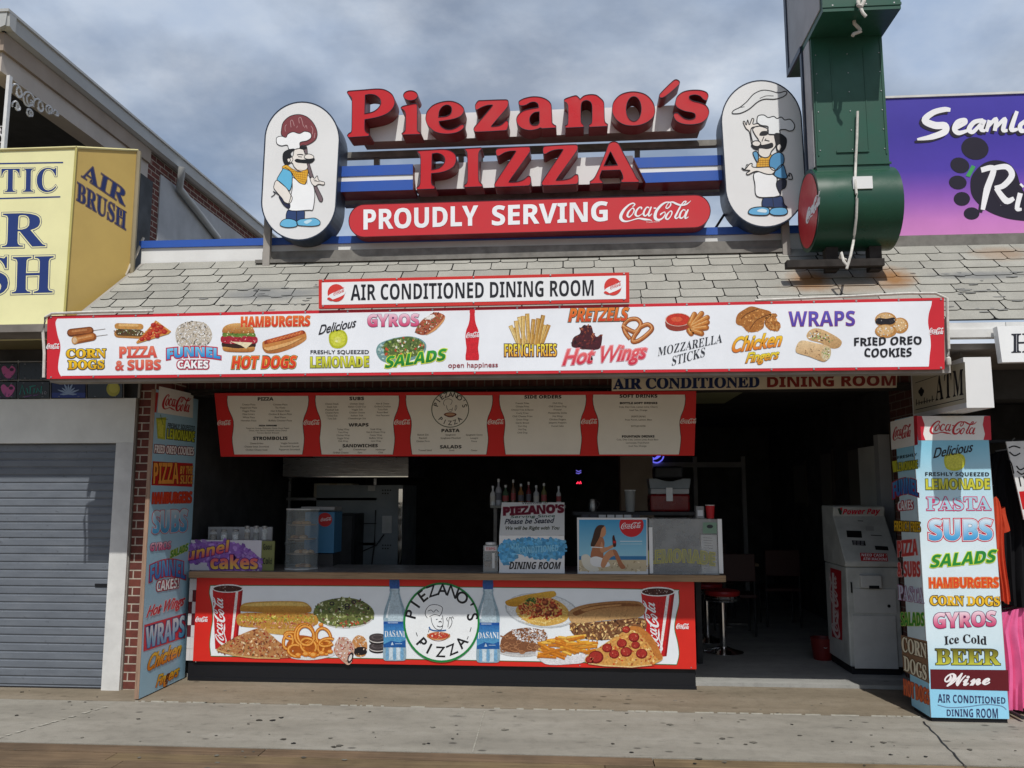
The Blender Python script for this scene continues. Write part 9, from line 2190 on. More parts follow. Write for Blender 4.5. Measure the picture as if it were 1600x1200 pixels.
dk = thing('dark_cabinet', 'dark upright cabinet with pale edge beside steel fridge', 'cabinet', (atY(535, 880, 8.8).x, 8.9, .031))
g = MB(); boxpx(g, 8.9, 523, 803, 552, 985, .4); part(dk, g, 'body', 'black_trim'); g = MB(); boxpx(g, 8.89, 530, 806, 549, 886, .008); part(dk, g, 'door', 'dark_wall')
tj = thing('tip_jar', 'clear square plastic tip jar with white lid beside the folded sign', 'jar', (atY(767, 890, 7.15).x, 7.2, CT))
a, b = atY(755, 870, 7.14), atY(778, 870, 7.14); jz = atY(767, 852, 7.14).z
g = MB(); g.box(a.x, 7.14, CT+.001, b.x, 7.14+(b.x-a.x), jz); part(tj, g, 'body', 'jar_glass')
g = MB(); cx_, cy_ = (a.x+b.x)/2, 7.14+(b.x-a.x)/2; g.lathe([(.047, 0), (.05, .004), (.05, .022), (0, .024)], (cx_, cy_, jz), 18); part(tj, g, 'lid', 'sign_white', smooth=True)
g = MB(); g.box(a.x+.008, 7.146, CT+.01, b.x-.008, 7.12+(b.x-a.x), CT+.09); part(tj, g, 'contents', 'jar_spice')
s = Surf(YP(7.14), tj, .0012); s.begin('label'); s.poly([(757, 853.5), (776, 853.5), (776, 861), (757, 861)], (214, 206, 206), 0); s.text('TIPS', 'b', (759, 859.5), (774, 859.5), 4, (190, 50, 50), (), 1); s.poly([(769, 864), (773, 864), (773, 888), (769, 888)], (220, 220, 216), 0); s.end()
fs = thing('welcome_sign', 'folded white hand-lettered please be seated sign on the counter', 'sign', (atY(831, 895, 7.1).x, 7.1, CT))
HZ = atY(831, 837, 7.10).z
g = MB(); a, b = atY(780, 870, 7.10).x, atY(882, 870, 7.10).x
g.box(a, 7.10, CT+.001, b, 7.112, HZ, lin((232, 232, 232))); part(fs, g, 'lower_board', 'print')
tz = atY(831, 785, 7.3).z
up_n = Vector((0, .20, tz-HZ)).normalized()
UP_ = Plane((0, 7.10, HZ), (1, 0, 0), up_n)
g = MB(); q = [UP_.p3(p) for p in ((780, 836.5), (882, 836.5), (882, 785), (784, 785))]; g.prism(q, -UP_.n*.01, lin((222, 222, 218))); part(fs, g, 'upper_board', 'print')
g = MB(); g.box(a+.05, 7.30, CT+.001, b-.05, 7.31, tz-.02, lin((120, 120, 120))); part(fs, g, 'back_leg', 'painted')
H_ = zc(700, 720, 3.478)
s = Surf(YP(7.10), fs, .0012); s.begin('lettering')
s.poly([H_(*p) for p in ((296, 444), (616, 436), (620, 515), (480, 528), (400, 508), (340, 520), (330, 556), (300, 556))], (90, 170, 215), 0, True)
s.scatter([H_(290, 440), H_(620, 430), H_(625, 520), H_(480, 535), H_(400, 510), H_(330, 560), H_(300, 560)], 420, (1.5, 4), [(84, 166, 214), (96, 174, 218), (76, 158, 210), (110, 184, 224)], 0, .8)
s.text('AIR', 's', H_(330, 480), H_(390, 480), 9, (130, 200, 230), (), 2); s.text('CONDITIONED', 'b', H_(385, 505), H_(600, 490), 10, (140, 204, 232), (), 2)
s.text('DINING ROOM', 'b', H_(332, 588), H_(606, 588), 11, (34, 32, 34), (), 2, fat=.1, shear=.2); s.end()
s = Surf(UP_, fs, .0012); s.begin('lettering')
s.text('Welcome to', 'p', H_(400, 238), H_(540, 234), 4, (30, 30, 30), (), 1, shear=.3)
s.text("PIEZANO'S", 'b', H_(302, 296), H_(628, 280), 12, (110, 30, 50), ((1.2, (150, 80, 90)),), 1, fat=.4)
s.text('Serving Since', 'p', H_(340, 312), H_(580, 306), 4, (30, 90, 60), (), 1, fat=.1, shear=.3); s.text('Please be Seated', 'p', H_(308, 345), H_(570, 338), 8, (30, 36, 60), (), 1, fat=.2, shear=.3); s.text('We will be Right with You', 'p', H_(308, 376), H_(602, 374), 5.5, (60, 66, 36), (), 1, fat=.15, shear=.3); s.end()
bp = thing('beach_poster', 'framed soft drink poster of woman sitting on beach, on counter', 'poster', (atY(957, 895, 7.08).x, 7.1, CT))
PY_ = 7.08
g = MB(); a, b = atY(902, 850, PY_).x, atY(1012, 850, PY_).x; z1 = atY(957, 809, PY_).z
g.box(a, PY_, CT+.001, b, PY_+.03, z1, lin((222, 222, 222))); part(bp, g, 'frame', 'print')
s = Surf(YP(PY_), bp, .0012); s.begin('picture')
q0, q1, q2, q3 = H_(712, 320), H_(1078, 320), H_(1078, 600), H_(712, 600)
sk = lambda x, y: lerpc((60, 156, 206), (150, 206, 226), max(0, min(1, (y-q0[1])/(H_(0, 520)[1]-q0[1]))))
s.add([[q0, q1, (q1[0], H_(0, 520)[1]), (q0[0], H_(0, 520)[1])]], sk, 0)
s.add([[(q0[0], H_(0, 518)[1]), (q1[0], H_(0, 518)[1]), (q1[0], H_(0, 540)[1]), (q0[0], H_(0, 540)[1])]], (50, 120, 170), .6)
s.add([[(q0[0], H_(0, 538)[1]), (q1[0], H_(0, 538)[1]), q2, q3]], (206, 190, 156), .9)
s.scatter([H_(715, 570), H_(1075, 545), H_(1075, 598), H_(715, 598)], 50, (1, 3), [(180, 160, 126), (220, 206, 176)], 1.2, .4)
SKN, SK2 = (176, 112, 76), (206, 144, 104)
s.poly([H_(*p) for p in ((725, 520), (760, 510), (800, 560), (820, 595), (770, 598), (735, 570))], (226, 222, 206), 2, True)
s.poly([H_(*p) for p in ((800, 420), (830, 405), (850, 440), (845, 490), (840, 530), (800, 540), (775, 520), (785, 470))], SKN, 2.4, True)
s.poly([H_(*p) for p in ((775, 530), (810, 520), (860, 540), (880, 570), (830, 578), (780, 565))], (238, 238, 236), 3, True)
s.poly([H_(*p) for p in ((830, 570), (845, 520), (880, 485), (915, 490), (910, 510), (880, 530), (850, 580))], SK2, 3.3, True)
s.poly([H_(*p) for p in ((895, 485), (915, 488), (945, 550), (965, 580), (940, 586), (920, 550))], SKN, 3.5, True)
s.poly([H_(*p) for p in ((835, 440), (850, 470), (885, 460), (905, 450), (908, 462), (880, 480), (840, 500), (825, 480))], SK2, 3.8, True)
s.poly([H_(*p) for p in ((825, 365), (850, 355), (858, 375), (856, 400), (840, 415), (822, 405))], SK2, 3, True)
s.poly([H_(*p) for p in ((800, 370), (820, 350), (850, 352), (835, 370), (825, 410), (810, 440), (790, 470), (775, 460), (785, 420))], (66, 40, 26), 3.6, True)
s.stroke([(*H_(778, 468), 1.3), (*H_(840, 472), 1.3)], (240, 240, 238), 4)
s.poly([H_(*p) for p in ((893, 420), (897, 405), (903, 405), (908, 425), (914, 440), (912, 465), (898, 465))], (70, 24, 18), 4.2, True); s.poly([H_(897, 435), H_(913, 435), H_(913, 448), H_(897, 448)], (200, 40, 40), 4.6)
bc = H_(997, 355);
s.poly([p for p in [(bc[0]+19*math.cos(rad(a)), max(q0[1], bc[1]-2+19*math.sin(rad(a)))) for a in range(-30, 211, 12)]], (206, 30, 40), 2)
logo(s, H_(940, 372), H_(1050, 366), WHT, 2.8, ht=11); s.stroke([(*H_(935, 437), 1.0), (*H_(1055, 437), 1.0)], (230, 240, 244), 2); s.stroke([(*H_(935, 452), .8), (*H_(1055, 452), .8)], (200, 224, 232), 2)
s.end()
g = MB()
for i in range(7):
 c = random.choice([(160, 40, 40), (200, 200, 200), (60, 60, 70), (190, 190, 190)]); boxpx(g, PY_+.10, 909+i*13.3, 804.5, 920+i*13.3, 809, .02, lin(c))
g.box(a, PY_+.09, CT+.001, b-.01, PY_+.36, z1-.012, lin((50, 50, 52)))
tp = g.build('drink_dispenser', 'painted'); tag(tp, 'dark counter drink dispenser with small flavour tags behind beach poster', 'drink dispenser')
lb = thing('lemonade_box', 'cloudy clear acrylic lemonade box at the right end of counter', 'dispenser', (atY(1070, 895, 7.1).x, 7.1, CT))
a, b = atY(1015, 850, 7.08).x, atY(1122, 850, 7.08).x; z1 = atY(1070, 811, 7.08).z
g = MB(); g.box(a, 7.08, CT+.001, b, 7.42, z1); part(lb, g, 'shell', 'acrylic_cloudy')
g = MB(); boxpx(g, 7.10, 1096, 836, 1121, 896, .06, lin((206, 206, 204))); part(lb, g, 'cup_stack', 'painted')
s = Surf(YP(7.10), lb, .0012); s.begin('cup_rims')
for k in range(14): s.stroke([(1098+random.uniform(-1, 3), 840+k*4, .7), (1112+random.uniform(-4, 4), 841+k*4, .7)], (90, 88, 84), 0)
s.end()
g = MB(); boxpx(g, 7.07, 1122.5, 811, 1129, 896, .02); part(lb, g, 'edge_bar', 'sign_white')
g = MB(); boxpx(g, 7.07, 1014.5, 824, 1020, 896, .008); part(lb, g, 'edge_bar', 'sign_white')
s = Surf(YP(7.08), lb, .0015); s.begin('lettering')
s.text('LEMONADE', 'b', H_(1090, 560), H_(1450, 572), 20, (150, 152, 120), ((.9, (186, 178, 90)),), 1.2, fat=-.3, warp=lambda u, v: (u, v+.22*math.sin(u*3.0)))
s.poly([H_(1385, 335), H_(1460, 335), H_(1460, 395), H_(1385, 395)], (120, 150, 130), .5); s.ell(*H_(1423, 357), 5, 3, (40, 44, 50), 1.2); s.end()
def cupobj(px, pyt, pyb, Y, w, col, label, mat='painted', z=None):
 p = atY(px, pyb, Y); h = atY(px, pyt, Y).z-p.z; r = w/2/F_PX*Y; z0 = p.z if z is None else z
 t = thing('paper_cup', label, 'cup', (p.x, Y, z0))
 g = MB(); g.lathe([(0, 0), (r*.76, 0), (r*.98, h*.96), (r*.9, h*.96), (r*.7, .01), (0, .012)], (p.x, Y, z0), 18, col); part(t, g, 'body', mat, smooth=True)
 g = MB(); g.lathe([(r*.97, h*.95), (r*1.05, h*.96), (r*1.05, h), (r*.95, h)], (p.x, Y, z0), 18, lin((235, 235, 232))); part(t, g, 'rim', 'painted')
 return t
ZL = z1
cupobj(1110, 790, 811, 7.25, 14, lin((196, 40, 46)), 'red and white paper cup standing on the lemonade box', z=ZL+.001)
nbx = thing('napkin_box', 'small grey upright napkin holder beside the red paper cup', 'napkin holder', (atY(1094, 811, 7.27).x, 7.27, ZL+.001))
g = MB(); a_, b_ = atY(1088, 800, 7.25).x, atY(1100, 800, 7.25).x; g.box(a_, 7.25, ZL+.001, b_, 7.34, atY(1094, 791, 7.25).z, lin((150, 150, 148))); part(nbx, g, 'holder', 'painted'); g = MB(); g.box(a_+.01, 7.246, ZL+.02, b_-.01, 7.249, ZL+.07, lin((226, 226, 226))); part(nbx, g, 'napkins', 'painted')
bs = thing('back_shelf', 'narrow dark back shelf behind the folded sign holding bottles', 'shelf', (atY(825, 795, 7.9).x, 7.9, 1.0))
g = MB(); BSY = 7.78; a, b = atY(766, 797, BSY).x, atY(884, 797, BSY).x; sz = atY(820, 790, BSY).z; g.box(a, BSY, sz-.022, b, BSY+.2, sz, lin((120, 118, 110))); part(bs, g, 'board', 'painted')
g = MB(); g.box(a+.03, BSY+.02, .031, a+.06, BSY+.18, sz-.023); part(bs, g, 'leg', 'steel'); g = MB(); g.box(b-.06, BSY+.02, .031, b-.03, BSY+.18, sz-.023); part(bs, g, 'leg', 'steel')
BL = ['slim clear bottle with white cap, leftmost on back shelf', 'tall bottle with silver cap, second from the left', 'dark green bottle with pale neck label', 'brown liquor bottle with white cap on back shelf', 'squat amber bottle beside brown liquor bottle', 'clear bottle with bright silver pourer', 'dark red bottle behind folded sign', 'olive bottle near the right of shelf', 'short clear bottle at the right end']
for k, px in enumerate((770, 779, 790, 802, 814, 838, 826, 850, 873)):
 x = atY(px, 780, BSY+.1).x; h = random.uniform(.17, .25); r = random.uniform(.022, .030)
 c = [(.5, .5, .48, 1), (.3, .3, .32, 1), (.06, .10, .06, 1), (.12, .06, .03, 1), (.25, .12, .04, 1), (.4, .4, .4, 1), (.14, .02, .02, 1), (.14, .13, .05, 1), (.45, .46, .46, 1)][k]
 t = thing('liquor_bottle', BL[k], 'bottle', (x, BSY+.1, sz), 'bottles on the back shelf')
 g = MB(); g.lathe([(0, .001), (r, .001), (r, h*.6), (r*.35, h*.74), (r*.35, h*.9)], (x, BSY+.1, sz), 12, c); part(t, g, 'glass', 'print_gloss', smooth=True)
 g = MB(); g.lathe([(r*.42, h*.88), (r*.42, h), (0, h)], (x, BSY+.1, sz), 10, (.6, .6, .6, 1)); part(t, g, 'cap', 'painted')
 g = MB(); g.lathe([(r*1.01, h*.2), (r*1.01, h*.48)], (x, BSY+.1, sz), 12, random.choice([(.5, .48, .42, 1), (.3, .05, .05, 1), (.1, .1, .12, 1)])); part(t, g, 'label', 'painted')
ct2 = thing('work_table', 'dark work table standing behind the counter', 'table', (atY(1000, 830, 7.98).x, 8.2, .031))
g = MB(); a, b = atY(895, 810, 7.95).x, atY(1098, 810, 7.95).x; wz2 = atY(1000, 800, 7.95).z; g.box(a, 7.95, wz2-.03, b, 8.5, wz2); part(ct2, g, 'top', 'dark_wall')
g = MB()
for xx in (a+.03, b-.08):
 for yy in (7.98, 8.42):
  g = MB(); g.box(xx, yy, .031, xx+.05, yy+.05, wz2-.031); part(ct2, g, 'leg', 'steel_dark')
sm = thing('slush_machine', 'red slush machine with clear top and white tag on work table', 'drink machine', (atY(1045, 800, 8.1).x, 8.1, wz2))
g = MB(); x0, x1 = atY(1016, 770, 8.05).x, atY(1078, 770, 8.05).x; zt_ = atY(1045, 748, 8.05).z; zm = atY(1045, 772, 8.05).z
g.box(x0, 8.05, wz2+.001, x1, 8.4, zm); part(sm, g, 'red_tank', 'slush', bevel=.02)
g = MB(); g.box(x0+.005, 8.055, zm+.001, x1-.005, 8.39, zm+.05); part(sm, g, 'froth', 'aged_white', bevel=.01)
g = MB(); g.prism([Vector((x0+.003, 8.05, zm+.052)), Vector((x1-.003, 8.05, zm+.052)), Vector((x1+.01, 8.05, zt_)), Vector((x1-.06, 8.05, zt_)), Vector(((x0+x1)/2+.03, 8.05, zm+.12)), Vector(((x0+x1)/2-.03, 8.05, zm+.12)), Vector((x0+.06, 8.05, zt_)), Vector((x0-.01, 8.05, zt_))], Vector((0, .3, 0))); part(sm, g, 'clear_top', 'plastic_blue')
g = MB(); g.box(x0+.05, 8.10, zt_+.001, x1-.05, 8.35, zt_+.12); part(sm, g, 'lid', 'black_trim', bevel=.02)
g = MB(); boxpx(g, 8.04, 1041, 762, 1051, 783, .006); part(sm, g, 'tag', 'sign_white')
p = atY(985, 802, 8.0); cupobj(985, 769, 803, 8.05, 17, (.36, .36, .34, 1), 'tall clear plastic cup on work table left of slush machine', z=wz2+.001)
bk = thing('steel_pitcher', 'small round steel pitcher on the work table', 'pitcher', (atY(926, 800, 8.05).x, 8.05, wz2))
g = MB(); p = atY(926, 800, 8.05); g.lathe([(0, .001), (.04, .001), (.045, .05), (.036, .1), (.04, .12), (.035, .12), (.03, .06), (0, .05)], (p.x, 8.05, wz2), 18); part(bk, g, 'body', 'stainless', smooth=True); g = MB(); g.tube([Vector((p.x+.04, 8.05, wz2+.10)), Vector((p.x+.07, 8.05, wz2+.08)), Vector((p.x+.043, 8.05, wz2+.03))], .005, 6); part(bk, g, 'handle', 'stainless')
def neon(name, label, strokes, Y, col, power, r=.012):
 mt, t, b = newmat('neon_'+name); b.inputs['Base Color'].default_value = (*col, 1); b.inputs['Emission Color'].default_value = (*col, 1); b.inputs['Emission Strength'].default_value = power
 g = MB()
 for q in strokes: g.tube([atY(*p, Y) for p in q], r, 6)
 o = g.build('neon_sign', 'neon_'+name); tag(o, label, 'neon sign')
 return o
neon('blue', 'round blue neon sign glowing at the dark back of the shop', [smooth([(1015, 716), (1019, 721), (1027, 723), (1034, 719), (1037, 713)], 4, False), smooth([(1017, 713), (1024, 717), (1032, 712)], 4, False), [(1020, 719), (1030, 711)]], 13.3, (.10, .10, .6), 1.4)
neon('wave', 'small pair of wavy blue neon lines near the pale post', [[(900, 735), (904, 737), (908, 735)], [(900, 739), (904, 740), (908, 738)]], 10.35, (.12, .10, .5), 1.0, .008)
neon('red', 'tiny red neon letters beside pale inner post', [[(901, 756), (903, 753), (905, 756), (907, 752), (908, 756)]], 10.35, (.9, .03, .08), 2.0, .008)
for k, (ya, za, w, h, lab_) in enumerate(((9.0, 1.35, .55, .75, 'dim framed picture on right wall, nearest the cash machine'), (10.1, 1.35, .5, .75, 'dim framed picture on right wall, further inside'), (11.3, 1.4, .6, .6, 'square framed picture deepest along right wall'))):
 t = thing('framed_picture', lab_, 'picture', (IX1-.03, ya, za), 'framed pictures on the right wall')
 g = MB(); g.box(IX1-.025, ya, za, IX1-.001, ya+w, za+h, (.05, .04, .03, 1)); part(t, g, 'frame', 'painted')
 g = MB(); g.box(IX1-.03, ya+.05, za+.05, IX1-.026, ya+w-.05, za+h-.05, (.16, .15, .12, 1)); part(t, g, 'picture', 'painted')
def stool(x, y):
 t = thing('bar_stool', 'chrome pedestal stool with round red vinyl seat', 'stool', (x, y, .031), 'stools in a row inside the doorway')
 H0 = .031; sh = .60
 g = MB(); g.lathe([(0, sh-.045), (.165, sh-.045), (.175, sh-.02), (.168, sh), (.10, sh+.012), (0, sh+.014)], (x, y, H0), 28); part(t, g, 'seat', 'vinyl_red', smooth=True)
 g = MB(); g.lathe([(.168, sh-.10), (.174, sh-.085), (.168, sh-.075), (.174, sh-.06), (.168, sh-.046), (.16, sh-.046)], (x, y, H0), 28); g.lathe([(0, sh-.10), (.168, sh-.10)], (x, y, H0), 28); part(t, g, 'seat_ring', 'chrome', smooth=True)
 g = MB(); g.lathe([(.035, .05), (.035, sh-.101)], (x, y, H0), 16); part(t, g, 'post', 'chrome', smooth=True)
 g = MB(); g.lathe([(0, .001), (.19, .001), (.19, .012), (.10, .035), (.045, .06), (0, .06)], (x, y, H0), 26); part(t, g, 'foot', 'chrome', smooth=True)
 return t
st0 = atZ(1131, 1020, .031)
SL = ['red-seated chrome bar stool standing nearest the doorway', 'second chrome bar stool, just behind the front one', 'third chrome bar stool, half hidden by two nearer stools', 'chrome bar stool deepest in the row inside']
first = stool(st0.x, st0.y); first['label'] = SL[0]
for i in range(1, 4):
 c_ = copy_tree(first); c_.location = (st0.x-.06*i+.0, st0.y+.62*i, .031); c_['label'] = SL[i]
g = MB(); p0, p1 = atY(1090, 622, 8.2), atY(1160, 612, 8.2)
g.box(p0.x, 8.2, CZ-.06, p1.x, 9.2, CZ-.002, (.35, .36, .2, 1)); lt = g.build('ceiling_light', 'painted'); tag(lt, 'unlit yellowish fluorescent light box on the ceiling near doorway', 'light')
cm = thing('cash_machine', 'grey and white cash machine with sloped keypad and red header', 'cash machine', (2.5, 7.6, .031))
AX0_, AX1_ = atY(1325, 960, 7.6).x, atY(1408, 960, 7.6).x
AF = 7.60; AB = 8.22
zc_ = atY(1366, 886, AF).z; ztop = atY(1366, 790, AF+.3).z; zh_ = atY(1366, 808, AF+.28).z
g = MB(); g.box(AX0_, AF, .10, AX1_, AB, zc_-.004); part(cm, g, 'cabinet', 'atm_white', bevel=.012)
g = MB(); g.box(AX0_+.02, AF+.03, .031, AX1_-.02, AB-.02, .098); part(cm, g, 'foot', 'black_trim')
g = MB()
prof = [(AF-.01, zc_), (AF-.015, zc_+.045), (AF+.26, zh_), (AF+.27, zh_+.005), (AF+.25, ztop-.015), (AF+.27, ztop), (AB, ztop), (AB, zc_)]
g.prism([Vector((AX0_-.006, y, z)) for y, z in prof], Vector((AX1_-AX0_+.012, 0, 0))); part(cm, g, 'console', 'atm_white', bevel=.012)
so, sv = Vector((0, AF-.015, zc_+.045)), Vector((0, .275, zh_-zc_-.045)).normalized()
SLP = Plane(so, (1, 0, 0), sv)
AT = zc(1080, 580, 2.353)
s = Surf(SLP, cm, .002)
s.begin('screen'); s.poly([AT(*p) for p in ((570, 586), (625, 588), (628, 613), (573, 611))], (16, 18, 20), 1); s.poly([AT(*p) for p in ((590, 622), (638, 624), (642, 642), (594, 640))], (30, 30, 34), 1); s.poly([AT(*p) for p in ((674, 642), (722, 645), (726, 660), (678, 657))], (24, 24, 26), 1); s.poly([AT(*p) for p in ((660, 602), (700, 604), (700, 607), (660, 605))], (40, 40, 44), 1); s.poly([AT(*p) for p in ((640, 570), (670, 571), (672, 588), (642, 587))], (150, 152, 150), 1); s.poly([AT(*p) for p in ((612, 549), (632, 550), (632, 553), (612, 552))], (60, 60, 64), 1)
for i in range(3):
 for j in range(3): s.poly([AT(596+i*14, 624+j*6), AT(606+i*14, 624+j*6), AT(606+i*14, 628+j*6), AT(596+i*14, 628+j*6)], (120, 120, 124), 2)
s.end()
s.begin('sticker'); s.poly([AT(*p) for p in ((620, 668), (720, 671), (724, 700), (624, 698))], (190, 40, 44), 1); s.text('NEED CASH ?', 'b', AT(626, 681), AT(718, 683), 4.2, WHT, (), 2); s.text('ATM MACHINE', 'b', AT(632, 695), AT(720, 697), 4.2, WHT, (), 2); s.end()
s = Surf(YP(AF+.255), cm, .002); s.begin('header'); s.text('Power Pay', 'b', AT(556, 526), AT(690, 524), 8, (206, 30, 60), (), 1, shear=.3, fat=.2); s.poly([AT(538, 505), AT(556, 500), AT(552, 528), AT(545, 526)], (40, 60, 50), 1); s.poly([AT(546, 503), AT(556, 500), AT(554, 515)], (200, 40, 50), 1.8); s.end()
g = MB(); boxpx(g, AF-.045, 1345, 899, 1378, 919, .044); part(cm, g, 'dispenser', 'plastic_grey', bevel=.006)
g = MB(); boxpx(g, AF-.047, 1358, 915, 1374, 920, .01); part(cm, g, 'slot', 'screen')
g = MB(); boxpx(g, AF-.008, 1334, 920, 1401, 958, .006); boxpx(g, AF-.012, 1334, 962, 1402, 1045, .010); part(cm, g, 'door_panel', 'plastic_grey', bevel=.004)
g = MB(); p = atY(1389, 947, AF-.008); g.lathe([(0, -.006), (.012, -.006), (.014, 0)], p, 14, axis='y'); p = atY(1330, 915, AF); g.box(p.x-.006, AF-.01, p.z-.06, p.x+.006, AF-.001, p.z+.03); part(cm, g, 'lock', 'black_trim')
s = Surf(Plane((AX0_-.0005, 0, 0), (0, -1, 0), (0, 0, 1)), cm, .0016); s.begin('side_poster'); s.poly([AT(*p) for p in ((512, 722), (552, 734), (556, 990), (518, 975))], (176, 34, 44), 0)
logo(s, AT(548, 985), AT(534, 745), (226, 206, 206), 1.2, ht=13, bold=1.2, up=(-13, -3)); s.poly([AT(*p) for p in ((518, 740), (526, 742), (530, 960), (522, 956))], (220, 214, 214), .7); s.end()
rb_ = thing('red_bucket', 'dark red bucket on the floor behind the cash machine', 'bucket', (atZ(1283, 1030, .031).x, atZ(1283, 1030, .031).y, .031))
p = atZ(1286, 1030, .031); g = MB(); g.lathe([(0, .001), (.085, .001), (.11, .2), (.10, .2), (.08, .02), (0, .02)], p, 20); part(rb_, g, 'body', 'bucket_red', smooth=True); g = MB(); g.tube([Vector((p.x-.108, p.y, .21)), Vector((p.x-.07, p.y-.06, .17)), Vector((p.x, p.y-.105, .15)), Vector((p.x+.07, p.y-.06, .17)), Vector((p.x+.108, p.y, .21))], .004, 5); part(rb_, g, 'handle', 'galv')
PLY = 6.68
def plate(q, label, paint):
 pl = YP(PLY); P = [pl.p3(p) for p in q]
 c_ = sum(P, Vector())/4
 t = thing('license_plate', label, 'licence plate', (c_.x, PLY, min(p.z for p in P)), 'airbrushed plates hung above the shutter')
 g = MB(); g.prism(P, Vector((0, .004, 0)), lin((22, 22, 30))); part(t, g, 'plate', 'print_gloss')
 s = Surf(pl, t, .0012); s.begin('picture'); paint(s, q)
 xs = [p[0] for p in q]; ys = [p[1] for p in q]
 for fx in (.22, .8):
  for fy in (.08, .92): s.poly([(min(xs)+(max(xs)-min(xs))*fx+dx_, min(ys)+(max(ys)-min(ys))*fy+dy_) for dx_, dy_ in ((-1.5, -.5), (1.5, -.5), (1.5, .5), (-1.5, .5))], (120, 120, 130), 3)
 s.end(); return t
Q = lambda x0, y0, x1, y1: [(x0, y0), (x1, y0), (x1, y1), (x0, y1)]
def heart(s, q):
 cx_, cy_ = (q[0][0]+q[1][0])/2+4, (q[0][1]+q[2][1])/2+1
 s.poly([(cx_-11, cy_-6), (cx_-6, cy_-10), (cx_, cy_-5), (cx_+5, cy_-10), (cx_+11, cy_-4), (cx_+6, cy_+6), (cx_-1, cy_+10), (cx_-8, cy_+4)], (190, 90, 150), .6, True); s.ell(cx_+5, cy_-4, 3.4, 2.6, (60, 30, 60), 1.4)
 s.scatter([(cx_-12, cy_+4), (cx_+12, cy_+4), (cx_+8, cy_+12), (cx_-10, cy_+12)], 14, (1, 2.5), [(80, 50, 100), (60, 40, 80)], .2, .4)
def dark_(s, q):
 s.ell(q[1][0]-3, q[1][1]+14, 4, 7, (150, 150, 170), 1, ring=.8); s.scatter(q, 18, (.5, 1.4), [(40, 44, 60), (30, 50, 60)], .3)
def script_(s, q):
 x, y = q[0]; col = (40, 130, 120)
 for pts in (((5, 20), (9, 5), (13, 20)), ((16, 10), (18, 18)), ((22, 8), (21, 19)), ((20, 8), (30, 6)), ((28, 10), (27, 18)), ((31, 17), (33, 10), (36, 16)), ((39, 7), (38, 18))): s.stroke([(x+a, y+b, 1.6) for a, b in pts], col, 1)
 for pts in (((12, 24), (24, 21)), ((26, 22), (34, 20))): s.stroke([(x+a, y+b, 1.2) for a, b in pts], (110, 70, 130), 1)
 s.text('10', 'b', (x+40, y+20), (x+47, y+19.5), 5, (140, 140, 150), (), 1)
def burst(s, q):
 s.add([[q[3], (q[3][0], q[3][1]-8), (q[2][0], q[2][1]-8), q[2]]], (44, 62, 130), .4); s.add([[q[0], q[1], (q[1][0], q[1][1]+18), (q[0][0], q[0][1]+18)]], (26, 40, 86), .4)
 cx_, cy_ = 107, 616
 for k in range(9):
  a = rad(180+k*22.5); l = 14+(k % 2)*4-abs(k-4)*.5
  s.stroke([(cx_, cy_, .8), (cx_+l*.6*math.cos(a), cy_+l*.7*math.sin(a), 3.0), (cx_+l*1.1*math.cos(a), cy_+l*1.1*math.sin(a), .6)], (140, 160, 190), 1+k*.1)
def moon(s, q): s.ell(177, 608, 10.5, 11.5, (176, 170, 60), .8); s.ell(178, 606, 7.5, 8, (196, 190, 80), 1.4)
plate(Q(0-8, 568, 27, 593), 'black plate with upper pink airbrushed heart at the far left', heart)
plate(Q(30, 567, 73, 593), 'black plate with pale ring, directly above the green-lettered plate', dark_)
plate(Q(0-8, 597, 25, 622), 'black plate with lower pink airbrushed heart at the far left', heart)
plate(Q(26, 596.5, 77, 622), 'black plate with green brush writing and a price', script_)
plate(Q(81, 595.5, 133.5, 621.5), 'blue plate with white starburst over dark water', burst)
plate(Q(137, 594.5, 191, 621.5), 'black plate with big yellow moon, rightmost of the row', moon)
pk = thing('plate_rack', 'thin white wire rack holding airbrushed plates above the shutter', 'rack', (-4.6, PLY, 2.3))
g = MB()
for py in (565.5, 594.3): g.tube([atY(-20, py, PLY+.02), atY(190, py-1.5, PLY+.02)], .005, 5)
for px in (28.5, 79, 135, 193): g.tube([atY(px, 563, PLY+.02), atY(px, 623, PLY+.02)], .004, 5)
part(pk, g, 'wires', 'aged_white')
